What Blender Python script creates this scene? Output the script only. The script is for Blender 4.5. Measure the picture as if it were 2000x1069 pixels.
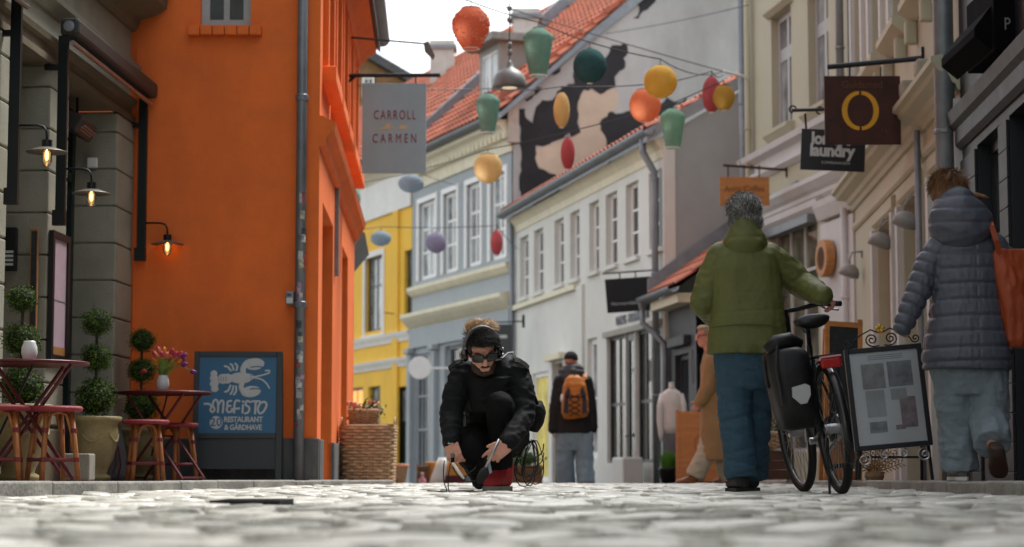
import bpy, bmesh, math, random
from mathutils import Vector, Matrix, noise, geometry
random.seed(7)
R = math.radians
S = bpy.context.scene
for o in list(bpy.data.objects): bpy.data.objects.remove(o)
COL = S.collection

# ---------------------------------------------------------------- camera
FPX, CX, CY, CAMZ = 4000.0, 1000.0, 534.5, 0.135      # focal length in photo pixels, image centre, eye height
HORIZON = 915.0
PITCH = math.atan((HORIZON - CY) / FPX)
cam = bpy.data.cameras.new('camera'); camo = bpy.data.objects.new('camera', cam); COL.objects.link(camo)
camo.location = (0, 0, CAMZ); camo.rotation_euler = (R(90) + PITCH, 0, 0)
cam.sensor_width = 36; cam.lens = FPX / 2000 * 36
cam.clip_start = 0.05; cam.clip_end = 1500
cam.dof.use_dof = True; cam.dof.focus_distance = 12.0; cam.dof.aperture_fstop = 2.6; cam.dof.aperture_blades = 7
S.camera = camo

# ---------------------------------------------------------------- sky and sun (bright overcast)
SUN_EL, SUN_AZ = 60.0, 42.0          # azimuth measured from +Y (down the street) towards +X
W = bpy.data.worlds.new('World'); S.world = W; W.use_nodes = True
nt = W.node_tree; bg = nt.nodes['Background']
sky = nt.nodes.new('ShaderNodeTexSky'); sky.sky_type = 'NISHITA'; sky.sun_disc = False
sky.sun_elevation = R(SUN_EL); sky.sun_rotation = R(SUN_AZ); sky.air_density = 1.3; sky.dust_density = 1.2; sky.ozone_density = 1.0
hs = nt.nodes.new('ShaderNodeHueSaturation'); hs.inputs['Saturation'].default_value = 0.22
nt.links.new(sky.outputs[0], hs.inputs['Color'])
wtc = nt.nodes.new('ShaderNodeTexCoord'); wn = nt.nodes.new('ShaderNodeTexNoise'); wn.inputs['Scale'].default_value = 3.2; wn.inputs['Detail'].default_value = 5   # soft cloud cover all round
wr = nt.nodes.new('ShaderNodeMapRange'); wr.inputs['From Min'].default_value = .3; wr.inputs['From Max'].default_value = .7; wr.inputs['To Min'].default_value = .8; wr.inputs['To Max'].default_value = 1.08
wm = nt.nodes.new('ShaderNodeVectorMath'); wm.operation = 'SCALE'
nt.links.new(wtc.outputs['Generated'], wn.inputs['Vector']); nt.links.new(wn.outputs['Fac'], wr.inputs['Value']); nt.links.new(hs.outputs[0], wm.inputs[0]); nt.links.new(wr.outputs[0], wm.inputs['Scale']); nt.links.new(wm.outputs[0], bg.inputs['Color'])
bg.inputs['Strength'].default_value = 0.128
sl = bpy.data.lights.new('sun', 'SUN'); sl.energy = 1.9; sl.angle = R(22); sl.color = (1, 0.98, 0.94)
so = bpy.data.objects.new('sun', sl); COL.objects.link(so)
sd = Vector((math.sin(R(SUN_AZ)) * math.cos(R(SUN_EL)), math.cos(R(SUN_AZ)) * math.cos(R(SUN_EL)), math.sin(R(SUN_EL))))
so.rotation_euler = sd.to_track_quat('Z', 'Y').to_euler(); so.location = (0, 20, 40)
S.view_settings.view_transform = 'Standard'; S.view_settings.look = 'None'
S.view_settings.gamma = 1; S.view_settings.use_curve_mapping = False; S.view_settings.exposure = 1.45
S.cycles.max_bounces = 6; S.cycles.transparent_max_bounces = 8

# ---------------------------------------------------------------- helpers
def ray(px, py):
    r, u = (px - CX) / FPX, (CY - py) / FPX
    return Vector((r, math.cos(PITCH) - u * math.sin(PITCH), math.sin(PITCH) + u * math.cos(PITCH)))
def at(px, py, Y):
    "the place that a surveyed sight line reaches at distance Y down the street"
    d = ray(px, py); return Vector((0, 0, CAMZ)) + d * (Y / d.y)

def gz(y):
    if y < 14: return 0.0
    if y < 30: return -0.0006 * (y - 14) ** 2
    if y < 60: return -0.1536 - 0.0192 * (y - 30)
    return -0.73
def swz(y): return max(0.078 - 0.005 * (y - 9), gz(y) + 0.015) if y > 9 else 0.078

class MB:
    def __init__(s): s.v = []; s.f = []
    def add(s, vs, fs, M=None):
        o = len(s.v)
        s.v += [tuple(M @ Vector(p)) if M else tuple(p) for p in vs]
        s.f += [tuple(i + o for i in f) for f in fs]; return s
    def box(s, x0, x1, y0, y1, z0, z1, M=None):
        if x1 < x0: x0, x1 = x1, x0
        if y1 < y0: y0, y1 = y1, y0
        if z1 < z0: z0, z1 = z1, z0
        return s.add([(x0,y0,z0),(x1,y0,z0),(x1,y1,z0),(x0,y1,z0),(x0,y0,z1),(x1,y0,z1),(x1,y1,z1),(x0,y1,z1)],
              [(3,2,1,0),(4,5,6,7),(0,1,5,4),(1,2,6,5),(2,3,7,6),(3,0,4,7)], M)
    def loft(s, rings, cap=True, M=None, closed=False):
        n = len(rings[0]); vs = [p for r in rings for p in r]; fs = []
        m = len(rings)
        for i in range(m if closed else m - 1):
            a, b = i * n, ((i + 1) % m) * n
            for j in range(n):
                k = (j + 1) % n; fs.append((a + j, a + k, b + k, b + j))
        if cap and not closed:
            fs.append(tuple(reversed(range(n)))); fs.append(tuple((m - 1) * n + j for j in range(n)))
        return s.add(vs, fs, M)
    def tube(s, pts, r, n=8, closed=False, M=None, flat=None):
        pts = [Vector(p) for p in pts]; m = len(pts); rings = []
        rs = r if isinstance(r, (list, tuple)) else [r] * m
        t = (pts[1] - pts[0]).normalized(); up = Vector((0, 0, 1)) if abs(t.z) < .9 else Vector((1, 0, 0))
        nn = t.cross(up).normalized()
        for i in range(m):
            a = pts[(i - 1) % m] if (closed or i > 0) else pts[i]; b = pts[(i + 1) % m] if (closed or i < m - 1) else pts[i]
            t = (b - a); t = t.normalized() if t.length > 1e-9 else Vector((0, 0, 1))
            nn = nn - t * nn.dot(t); nn = nn.normalized() if nn.length > 1e-6 else t.orthogonal().normalized(); bb = t.cross(nn)
            rings.append([pts[i] + (nn * math.cos(2 * math.pi * j / n) + bb * math.sin(2 * math.pi * j / n)) * rs[i] for j in range(n)])
        return s.loft(rings, True, M, closed)
    def lathe(s, prof, n=20, M=None, cap=True):
        return s.loft([[(r * math.cos(2 * math.pi * j / n), r * math.sin(2 * math.pi * j / n), z) for j in range(n)] for r, z in prof], cap, M)
    def ell(s, c, r, n=16, m=10, M=None):
        c = Vector(c); T = Matrix.Translation(c)
        if M: T = T @ M
        rings = []
        for i in range(m + 1):
            a = -math.pi / 2 + math.pi * i / m; k = max(math.cos(a), .02)
            rings.append([(r[0] * k * math.cos(2 * math.pi * j / n), r[1] * k * math.sin(2 * math.pi * j / n), r[2] * math.sin(a)) for j in range(n)])
        return s.loft(rings, True, T)
    def cap(s, a, b, ra, rb, n=12):
        a, b = Vector(a), Vector(b); d = b - a; L = d.length
        if L < 1e-6: return s.ell(a, (ra, ra, ra))
        q = d.to_track_quat('Z', 'Y').to_matrix().to_4x4(); T = Matrix.Translation(a) @ q; prof = []
        for i in range(5): t = R(-88 + 88 * i / 4); prof.append((ra * math.cos(t), ra * math.sin(t)))
        for i in range(5): t = R(88 * i / 4); prof.append((rb * math.cos(t), L + rb * math.sin(t)))
        return s.lathe(prof, n, T)
    def prism(s, poly, y0, y1, M=None):
        "outline in the local x/z plane, extruded along local y"
        n = len(poly); tri = geometry.tessellate_polygon([[Vector((p[0], p[1], 0)) for p in poly]])
        vs = [(p[0], y0, p[1]) for p in poly] + [(p[0], y1, p[1]) for p in poly]
        fs = [tuple(t) for t in tri] + [tuple(reversed([i + n for i in t])) for t in tri]
        fs += [(i, (i + 1) % n, (i + 1) % n + n, i + n) for i in range(n)]
        return s.add(vs, fs, M)
    def build(s, name, m, parent=None, M=None, smooth=False, bevel=0, fix=True):
        me = bpy.data.meshes.new(name); me.from_pydata(s.v, [], s.f)
        if fix:
            bm = bmesh.new(); bm.from_mesh(me); bmesh.ops.recalc_face_normals(bm, faces=bm.faces); bm.to_mesh(me); bm.free()
        if smooth: me.shade_smooth()
        return place(name, me, m, parent, M, bevel)

def place(name, me, m, parent=None, M=None, bevel=0):
    o = bpy.data.objects.new(name, me); COL.objects.link(o)
    if m is not None and not me.materials: me.materials.append(m)
    if parent: o.parent = parent
    if M is not None: o.matrix_local = M
    if bevel:
        b = o.modifiers.new('b', 'BEVEL'); b.width = bevel; b.segments = 2; b.limit_method = 'ANGLE'; b.angle_limit = R(40)
    return o
def tag(o, label=None, cat=None, group=None, kind=None):
    if label: o['label'] = label
    if cat: o['category'] = cat
    if group: o['group'] = group
    if kind: o['kind'] = kind
    return o
def thing(name, label, cat, loc=(0, 0, 0), rotz=0, group=None):
    o = bpy.data.objects.new(name, None); COL.objects.link(o); o.empty_display_size = .1
    o.location = loc; o.rotation_euler = (0, 0, rotz); return tag(o, label, cat, group)
def tree_copy(o, parent=None):
    c = o.copy(); COL.objects.link(c); c.parent = parent
    for ch in list(o.children): tree_copy(ch, c)
    return c
def text(s, size, m, parent, M, ext=.003, sx=1, spacing=1, bold=0, align='CENTER', name='lettering', shear=0):
    cu = bpy.data.curves.new(name, 'FONT'); cu.body = s; cu.size = size; cu.extrude = ext; cu.offset = bold
    cu.align_x = align; cu.align_y = 'CENTER'; cu.space_character = spacing; cu.shear = shear; cu.resolution_u = 3
    q = bpy.data.objects.new(name, cu); COL.objects.link(q); dg = bpy.context.evaluated_depsgraph_get(); dg.update()
    me = bpy.data.meshes.new_from_object(q.evaluated_get(dg)); bpy.data.objects.remove(q); me.materials.clear(); me.materials.append(m); me.name = name
    o = bpy.data.objects.new(name, me); COL.objects.link(o); o.parent = parent
    o.matrix_local = M @ Matrix.Diagonal((sx, 1, 1, 1)); return o
FACE = Matrix.Rotation(R(90), 4, 'X')        # text standing upright, read from -Y
T = Matrix.Translation

# ---------------------------------------------------------------- materials
MATS = {}
def mat(name, col, rough=.65, metal=0.0, var=.12, scale=5.0, bump=.15, bscale=80.0, spec=.4, stain=0, stain_col=None, island=0, coat=0, emit=0, stretch=None, sheen=0):
    if name in MATS: return MATS[name]
    m = bpy.data.materials.new(name); m.use_nodes = True; t = m.node_tree; N = t.nodes; L = t.links; b = N['Principled BSDF']
    b.inputs['Roughness'].default_value = rough; b.inputs['Metallic'].default_value = metal; b.inputs['Specular IOR Level'].default_value = spec
    if coat: b.inputs['Coat Weight'].default_value = coat
    if sheen: b.inputs['Sheen Weight'].default_value = sheen
    tc = N.new('ShaderNodeTexCoord'); src = tc.outputs['Object']
    if stretch:
        mp = N.new('ShaderNodeMapping'); mp.inputs['Scale'].default_value = stretch; L.new(src, mp.inputs['Vector']); src = mp.outputs[0]
    n1 = N.new('ShaderNodeTexNoise'); n1.inputs['Scale'].default_value = scale; n1.inputs['Detail'].default_value = 6; n1.inputs['Roughness'].default_value = .65
    L.new(src, n1.inputs['Vector'])
    rp = N.new('ShaderNodeValToRGB'); e = rp.color_ramp.elements
    e[0].position = .3; e[1].position = .7
    lo = [max(0, c * (1 - var)) for c in col]; hi = [min(1, c * (1 + var)) for c in col]
    e[0].color = (*lo, 1); e[1].color = (*hi, 1); L.new(n1.outputs['Fac'], rp.inputs['Fac']); out = rp.outputs['Color']
    if stain:
        n3 = N.new('ShaderNodeTexNoise'); n3.inputs['Scale'].default_value = scale * .22; n3.inputs['Detail'].default_value = 8; n3.inputs['Roughness'].default_value = .7
        mp3 = N.new('ShaderNodeMapping'); mp3.inputs['Scale'].default_value = (1, 1, .25); mp3.inputs['Location'].default_value = (3.1, 1.7, .4)
        L.new(tc.outputs['Object'], mp3.inputs['Vector']); L.new(mp3.outputs[0], n3.inputs['Vector'])
        r3 = N.new('ShaderNodeValToRGB'); r3.color_ramp.elements[0].position = .46; r3.color_ramp.elements[1].position = .72
        r3.color_ramp.elements[1].color = (stain, stain, stain, 1)
        L.new(n3.outputs['Fac'], r3.inputs['Fac'])
        mx = N.new('ShaderNodeMixRGB'); sc = stain_col or [c * .55 for c in col]; mx.inputs['Color2'].default_value = (*sc, 1)
        L.new(r3.outputs['Color'], mx.inputs['Fac']); L.new(out, mx.inputs['Color1']); out = mx.outputs[0]
    if island:
        g = N.new('ShaderNodeNewGeometry'); mr = N.new('ShaderNodeMapRange'); mr.inputs['To Min'].default_value = 1 - island; mr.inputs['To Max'].default_value = 1 + island
        oi = N.new('ShaderNodeObjectInfo'); ad = N.new('ShaderNodeMath'); ad.operation = 'ADD'; fr = N.new('ShaderNodeMath'); fr.operation = 'FRACT'
        L.new(g.outputs['Random Per Island'], ad.inputs[0]); L.new(oi.outputs['Random'], ad.inputs[1]); L.new(ad.outputs[0], fr.inputs[0])
        L.new(fr.outputs[0], mr.inputs['Value'])
        vm = N.new('ShaderNodeVectorMath'); vm.operation = 'SCALE'; L.new(out, vm.inputs[0]); L.new(mr.outputs[0], vm.inputs['Scale']); out = vm.outputs[0]
    L.new(out, b.inputs['Base Color'])
    if emit:
        L.new(out, b.inputs['Emission Color']); b.inputs['Emission Strength'].default_value = emit
    if bump:
        n2 = N.new('ShaderNodeTexNoise'); n2.inputs['Scale'].default_value = bscale; n2.inputs['Detail'].default_value = 5; L.new(src, n2.inputs['Vector'])
        bp = N.new('ShaderNodeBump'); bp.inputs['Strength'].default_value = bump; bp.inputs['Distance'].default_value = .02
        L.new(n2.outputs['Fac'], bp.inputs['Height']); L.new(bp.outputs[0], b.inputs['Normal'])
    # uneven gloss
    if rough > .15:
        rr = N.new('ShaderNodeMapRange'); rr.inputs['To Min'].default_value = max(.05, rough - .12); rr.inputs['To Max'].default_value = min(1, rough + .12)
        L.new(n1.outputs['Fac'], rr.inputs['Value']); L.new(rr.outputs[0], b.inputs['Roughness'])
    MATS[name] = m; return m
def glassmat(name, tint, clear):
    "window glass: mirror-like surface over a partly clear pane"
    m = bpy.data.materials.new(name); m.use_nodes = True; t = m.node_tree; N = t.nodes; L = t.links; b = N['Principled BSDF']
    cn = N.new('ShaderNodeTexNoise'); cn.inputs['Scale'].default_value = 2.3; cn.inputs['Detail'].default_value = 2; cr = N.new('ShaderNodeValToRGB'); cr.color_ramp.elements[0].position = .35; cr.color_ramp.elements[1].position = .65   # mottled tint: reflected surroundings and a curtain look put into the pane colour
    cr.color_ramp.elements[0].color = (*[x * .45 for x in tint], 1); cr.color_ramp.elements[1].color = (*[min(1, x * 1.5) for x in tint], 1); L.new(cn.outputs['Fac'], cr.inputs['Fac']); L.new(cr.outputs[0], b.inputs['Base Color']); b.inputs['Roughness'].default_value = .04; b.inputs['Specular IOR Level'].default_value = .7
    nz = N.new('ShaderNodeTexNoise'); nz.inputs['Scale'].default_value = 1.7; bp = N.new('ShaderNodeBump'); bp.inputs['Strength'].default_value = .06; bp.inputs['Distance'].default_value = .05
    tc = N.new('ShaderNodeTexCoord'); L.new(tc.outputs['Object'], nz.inputs['Vector']); L.new(tc.outputs['Object'], cn.inputs['Vector']); L.new(nz.outputs['Fac'], bp.inputs['Height']); L.new(bp.outputs[0], b.inputs['Normal'])
    if clear > 0:
        tr = N.new('ShaderNodeBsdfTransparent'); mx = N.new('ShaderNodeMixShader'); lw = N.new('ShaderNodeFresnel'); lw.inputs['IOR'].default_value = 1.5
        gl = N.new('ShaderNodeBsdfGlossy'); gl.inputs['Roughness'].default_value = .03
        m2 = N.new('ShaderNodeMixShader'); m2.inputs['Fac'].default_value = 1 - clear
        L.new(tr.outputs[0], m2.inputs[1]); L.new(b.outputs[0], m2.inputs[2])
        L.new(lw.outputs[0], mx.inputs['Fac']); L.new(m2.outputs[0], mx.inputs[1]); L.new(gl.outputs[0], mx.inputs[2])
        L.new(mx.outputs[0], N['Material Output'].inputs['Surface'])
    return m
GLASS = glassmat('glass_dark', (.03, .038, .045), 0)
GLASS_MID = glassmat('glass_mid', (.11, .125, .135), 0)
GLASS_WARM = glassmat('glass_warm', (.30, .30, .22), .4)
GLASS_SHOP = glassmat('glass_shop', (.05, .06, .07), .8)
GLASS_PALE = glassmat('glass_pale', (.24, .26, .27), 0)
GLASS_BULB = glassmat('glass_bulb', (.6, .6, .58), .75)
black_metal = mat('black_metal', (.012, .013, .015), .45, .3, bump=.05)
steel = mat('steel', (.45, .45, .46), .3, .9, bump=.03)
zinc = mat('zinc', (.22, .24, .26), .5, .5, var=.2, bump=.05, stain=.5)
white_paint = mat('white_paint', (.80, .80, .78), .55, var=.05, bump=.08)
# ================================================================ ground, street, pavements
stone_m = mat('granite_sett', (.55, .535, .475), .36, var=.22, scale=9, bump=.35, bscale=45, spec=.5, island=.15)
joint_m = mat('joint_sand', (.07, .068, .06), .9, var=.3, scale=12, bump=.3)
kerb_m = mat('kerb_granite', (.27, .26, .235), .6, var=.25, scale=8, bump=.4, bscale=30, island=.12, stain=.5)
pave_m = mat('pavement_brick', (.20, .155, .135), .75, var=.3, scale=14, bump=.3, bscale=25, stain=.4)
ys = [-12, -6, 0, 3, 6, 9, 12, 14] + [15 + i for i in range(16)] + [34, 40, 50, 60, 90, 150, 300, 600]
mb = MB(); rows = [[(x, y, gz(y) - .045) for x in (-300, -60, -12, -4, 0, 4, 12, 60, 300)] for y in ys]
vs = [p for r in rows for p in r]; n = 9
mb.add(vs, [(i * n + j, i * n + j + 1, (i + 1) * n + j + 1, (i + 1) * n + j) for i in range(len(ys) - 1) for j in range(n - 1)])
ground = tag(mb.build('ground', joint_m), kind='structure')

def kerb_l(y): return -2.45 + .165 * (y - 9.8)
def kerb_r(y): return 2.37 + .012 * (y - 10)
street = bpy.data.objects.new('street', None); COL.objects.link(street); tag(street, kind='structure')
# sett shapes, a dozen variants of unit size
def sett_shape(seed, npt=10):
    rnd = random.Random(seed); e = rnd.uniform(2.6, 4.2)
    out = []
    ph = rnd.uniform(0, .5)
    for j in range(npt):
        a = 2 * math.pi * (j + ph) / npt; c, s_ = math.cos(a), math.sin(a)
        k = (abs(c) ** e + abs(s_) ** e) ** (-1 / e) * rnd.uniform(.90, 1.03)
        out.append((k * c * .5, k * s_ * .5))
    tx, ty = rnd.uniform(-.06, .06), rnd.uniform(-.06, .06)
    rings = []
    for sc, z in ((1.0, -.06), (.99, -.009), (.90, .001)):
        rings.append([(x * sc, y * sc, z + (tx * x + ty * y) * .24 * (1 if z > -.05 else 0) + rnd.uniform(-.0015, .0015)) for x, y in out])
    vs = [p for r in rings for p in r] + [(rnd.uniform(-.1, .1), rnd.uniform(-.1, .1), .004)]
    fs = []
    for i in range(2):
        for j in range(npt):
            k = (j + 1) % npt; fs.append((i * npt + j, i * npt + k, (i + 1) * npt + k, (i + 1) * npt + j))
    for j in range(npt): fs.append((2 * npt + j, 2 * npt + (j + 1) % npt, 3 * npt))
    return vs, fs
VAR = [sett_shape(100 + i) for i in range(14)]
VME = []
for v_, f_ in VAR:
    me = bpy.data.meshes.new('sett'); me.from_pydata(v_, [], f_); me.shade_smooth(); me.materials.append(stone_m); VME.append(me)
cells = []; y = 2.9; row = 0
DRAIN = (-1.12, -.86, 7.62, 8.12)
while y < 25:
    dy = random.uniform(.15, .21); x = -2.9 + random.uniform(0, .2)
    while x < 2.7:
        dx = random.uniform(.17, .31)
        cx_, cy_ = x + dx / 2, y + dy / 2 + .035 * math.sin(x * 2.1 + row * .7) + random.uniform(-.012, .012)
        w_, d_ = dx - .016, dy - .022
        if kerb_l(min(cy_, 18)) + .05 < cx_ < kerb_r(cy_) - .05 or cy_ > 18.4:
            if not (DRAIN[0] - .07 < cx_ < DRAIN[1] + .07 and DRAIN[2] - .06 < cy_ < DRAIN[3] + .06) and abs(cx_) < .30 * cy_ + .3:
                cells.append((cx_, cy_, w_, d_, random.randrange(14), random.uniform(-.12, .12), random.uniform(-.008, .008), random.choice((0, math.pi))))
        x += dx
    y += dy; row += 1
cells.sort(key=lambda c: c[1] + (100 if abs(c[0]) > .26 * c[1] + .05 else 0))
for c in cells[:300]:
    o = place('sett', VME[c[4]], None, street)
    o.location = (c[0], c[1], gz(c[1]) + c[6]); o.rotation_euler = (0, 0, c[5] + c[7]); o.scale = (c[2], c[3], 1)
mb = MB()
for c in cells[300:]:
    M = T((c[0], c[1], gz(c[1]) + c[6])) @ Matrix.Rotation(c[5] + c[7], 4, 'Z') @ Matrix.Diagonal((c[2], c[3], 1, 1))
    mb.add(VAR[c[4]][0], VAR[c[4]][1], M)
tag(mb.build('sett_paving', stone_m, street, smooth=True, fix=False), kind='stuff')
# kerbs and pavements
def pavement(name, side, y0, y1, kf, wallx):
    root = bpy.data.objects.new(name, None); COL.objects.link(root); tag(root, kind='structure')
    mb = MB(); nn = 24; vs = []
    for i in range(nn + 1):
        yy = y0 + (y1 - y0) * i / nn; k = kf(yy) + side * .13
        vs += [(k, yy, swz(yy) - .006), (wallx(yy) + side * .3, yy, swz(yy) - .006)]
    mb.add(vs, [(2 * i, 2 * i + 1, 2 * i + 3, 2 * i + 2) for i in range(nn)])
    mb.build('paving', pave_m, root)
    yy = y0
    while yy < y1 - .1:
        L = random.uniform(.7, 1.1); e = min(yy + L, y1)
        a = (kf(yy) , yy); b = (kf(e), e); h = random.uniform(-.004, .004)
        d = Vector((b[0] - a[0], b[1] - a[1], 0)); ln = d.length - .008
        mb = MB(); mb.box(0, ln, 0, .125, -.2, 0)
        M = T((a[0], a[1], swz(yy) + h)) @ Matrix.Rotation(math.atan2(d.y, d.x), 4, 'Z') @ Matrix.Rotation(-math.atan2(swz(e) - swz(yy), ln), 4, 'Y')
        if side > 0: M = M @ T((0, -.125, 0))
        mb.build('kerb_stone', kerb_m, root, M=M, bevel=.012)
        yy = e
    return root
pavement('pavement_left', -1, -6, 18.3, kerb_l, lambda y: -4.107 + .05 * y)
pavement('pavement_right', 1, -6, 25, kerb_r, lambda y: 2.9 + .056 * y)
# iron drain slot between the setts
dr = thing('drain_cover', 'black iron drain cover let into the cobbles near the left kerb', 'drain cover', ((DRAIN[0] + DRAIN[1]) / 2, (DRAIN[2] + DRAIN[3]) / 2, 0))
iron = mat('cast_iron', (.016, .016, .018), .6, .4, var=.3, bump=.3)
mb = MB(); w_, d_ = .13, .25
for a in ((-w_, -w_ + .02, -d_, d_), (w_ - .02, w_, -d_, d_), (-w_ + .02, w_ - .02, -d_, -d_ + .02), (-w_ + .02, w_ - .02, d_ - .02, d_)): mb.box(a[0], a[1], a[2], a[3], -.05, .016)
mb.build('frame', iron, dr)
for i in range(9):
    MB().box(-w_ + .022, w_ - .022, -d_ + .04 + i * .05, -d_ + .065 + i * .05, -.05, .012).build('bar', iron, dr)
# ================================================================ buildings
class Fac:
    "a street front: local x runs along it, local -y points into the street, z up"
    def __init__(s, root, ox, oy, dx, dy):
        L = math.hypot(dx, dy); s.dx, s.dy = dx / L, dy / L; s.ox, s.oy = ox, oy; s.root = root
        s.Mw = T((ox, oy, 0)) @ Matrix.Rotation(math.atan2(dy, dx), 4, 'Z')
        s.M = T(-Vector(root.location)) @ s.Mw if root else s.Mw
    def uz(s, px, py, off=0):
        d = ray(px, py); n = Vector((s.dy, -s.dx, 0)); o = Vector((s.ox, s.oy, 0)) + n * off
        t = (o - Vector((0, 0, CAMZ))).dot(n) / d.dot(n); p = Vector((0, 0, CAMZ)) + d * t
        return (p.x - o.x) * s.dx + (p.y - o.y) * s.dy, p.z
    def u(s, px, py=700): return s.uz(px, py)[0]
    def z(s, px, py): return s.uz(px, py)[1]
    def P(s, u, y, z): return s.Mw @ Vector((u, y, z))
    def part(s, mb, name, m, **k): return mb.build(name, m, s.root, M=s.M, **k)
    def box(s, name, m, u0, u1, y0, y1, z0, z1, bevel=0): return s.part(MB().box(u0, u1, y0, y1, z0, z1), name, m, bevel=bevel)
    def wall(s, name, m, u0, u1, z0, z1, holes=(), depth=.16):
        us = sorted({u0, u1, *[min(max(h[i], u0), u1) for h in holes for i in (0, 1)]}); zs = sorted({z0, z1, *[h[i] for h in holes for i in (2, 3)]})
        mb = MB()
        for a, b in zip(us, us[1:]):
            for c, d in zip(zs, zs[1:]):
                mu, mz = (a + b) / 2, (c + d) / 2
                if c < z0 - 1e-6 or d > z1 + 1e-6: continue
                if any(h[0] < mu < h[1] and h[2] < mz < h[3] for h in holes): continue
                mb.add([(a, 0, c), (b, 0, c), (b, 0, d), (a, 0, d)], [(0, 1, 2, 3)])
        for h in holes:
            a, b, c, d = h[:4]; D = depth
            mb.add([(a,0,c),(a,0,d),(a,D,d),(a,D,c)], [(0,1,2,3)]); mb.add([(b,0,c),(b,D,c),(b,D,d),(b,0,d)], [(0,1,2,3)])
            mb.add([(a,0,d),(b,0,d),(b,D,d),(a,D,d)], [(0,1,2,3)]); mb.add([(a,0,c),(a,D,c),(b,D,c),(b,0,c)], [(0,1,2,3)])
        return s.part(mb, name, m, fix=False)
    def window(s, h, cols, rows, frame, glass=None, y=.09, fw=.06, mw=.032, name='window', sill=None, fd=.05, zfr=None, top=0):
        a, b, c, d = h[:4]; glass = glass or GLASS; mb = MB()
        mb.box(a, a + fw, y, y + fd, c, d); mb.box(b - fw, b, y, y + fd, c, d); mb.box(a + fw, b - fw, y, y + fd, c, c + fw); mb.box(a + fw, b - fw, y, y + fd, d - fw, d)
        ue = [a + fw + (b - a - 2 * fw) * i / cols for i in range(cols + 1)]
        fr = zfr or [i / rows for i in range(rows + 1)]; ze = [c + fw + (d - c - 2 * fw) * f for f in fr]; rows = len(fr) - 1
        for i in range(1, cols): mb.box(ue[i] - mw / 2, ue[i] + mw / 2, y + .004, y + fd - .004, c + fw, d - fw)
        for k in range(1, rows):
            for i in range(cols): mb.box(ue[i] + (mw / 2 if i else 0), ue[i + 1] - (mw / 2 if i < cols - 1 else 0), y + .006, y + fd - .006, ze[k] - mw / 2, ze[k] + mw / 2)
        w = s.part(mb, name, frame)
        for i in range(cols):
            for k in range(rows):
                MB().box(ue[i] + .002, ue[i + 1] - .002, y + .022, y + .03, ze[k] + .002, ze[k + 1] - .002).build('pane', glass if glass is not GLASS_PALE else (GLASS_PALE, GLASS_MID, GLASS_PALE)[(i * 5 + k * 3 + int(a * 7)) % 3], w)
        if sill: s.box('sill', sill, a - .05, b + .05, -.06, y, c - .07, c - .002)
        return w
    def core(s, u0, u1, z1, m, y0=.4, y1=5, z0=-1.2): return s.box('rear_wall', m, u0 + .01, u1 - .01, y0, y1, z0, z1 - .01)
    def tiles(s, u0, u1, y0, z0, pitch, run, m, name='roof_tiles', per=.23, rowl=.34):
        "pantiles: waves across, stepped rows up the slope, resting on a boarded slope"
        mb = MB(); sl = run / math.cos(pitch); nr = max(2, round(sl / rowl)); nu = max(2, round((u1 - u0) / per)) * 5
        vs = []; cu, su = math.cos(pitch), math.sin(pitch); k = 0
        for r in range(nr):
            for e in (0, 1):
                t = sl * (r + e) / nr
                for i in range(nu + 1):
                    ph = (i % 5) / 5; hh = .055 * (math.sin(math.pi * ph * 1.25) if ph < .8 else -.25) + (.0 if e else .05) + .006 * noise.noise(((i // 5) * 1.7, r * 2.3, 1))
                    vs.append((u0 + (u1 - u0) * i / nu, y0 + t * cu - hh * su, z0 + t * su + hh * cu))
        for r in range(2 * nr - 1):
            for i in range(nu): a = r * (nu + 1) + i; mb.f.append((a, a + 1, a + nu + 2, a + nu + 1))
        mb.v = vs; o = s.part(mb, name, m, fix=False); tag(o, kind='stuff')
        b = MB(); b.add([(u0, y0, z0 - .03), (u1, y0, z0 - .03), (u1, y0 + run, z0 - .03 + run * math.tan(pitch)), (u0, y0 + run, z0 - .03 + run * math.tan(pitch)),
                         (u0, y0, z0 - .15), (u1, y0, z0 - .15), (u1, y0 + run, z0 - .15 + run * math.tan(pitch)), (u0, y0 + run, z0 - .15 + run * math.tan(pitch))],
                        [(0,1,2,3),(4,5,6,7),(0,1,5,4),(1,2,6,5),(2,3,7,6),(3,0,4,7)])
        s.part(b, 'roof_boards', zinc); return o
    def gutter(s, u0, u1, y, z, m, r=.07):
        mb = MB(); rings = []
        for u in (u0, u1):
            rings.append([(u, y + r * math.cos(a), z + r * math.sin(a)) for a in [R(180 + 20 * i) for i in range(10)]] + [(u, y + (r - .012) * math.cos(a), z + (r - .012) * math.sin(a)) for a in [R(360 - 20 * i) for i in range(10)]])
        mb.loft(rings); return s.part(mb, 'gutter', m)
    def mould(s, name, m, u0, u1, z0, prof, returns=True):
        "cornice: profile of (out, up) pairs swept along the front"
        poly = [(0.0, prof[0][1])] + list(prof) + [(0.0, prof[-1][1])]
        mb = MB(); mb.loft([[(u, -o_ + .001, z0 + h_) for o_, h_ in poly] for u in (u0, u1)]); return s.part(mb, name, m)

def downpipe(root, F, u, y, z0, z1, m, r=.05, name='downpipe', collars=()):
    mb = MB().tube([(u, y, z0), (u, y, z1)], r, 12); o = F.part(mb, name, m, smooth=True)
    for c in collars:
        MB().lathe([(r + .003, -.02), (r + .012, -.012), (r + .012, .012), (r + .003, .02)], 12, T((u, y, c))).build('collar', m, o)
    return o

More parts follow.
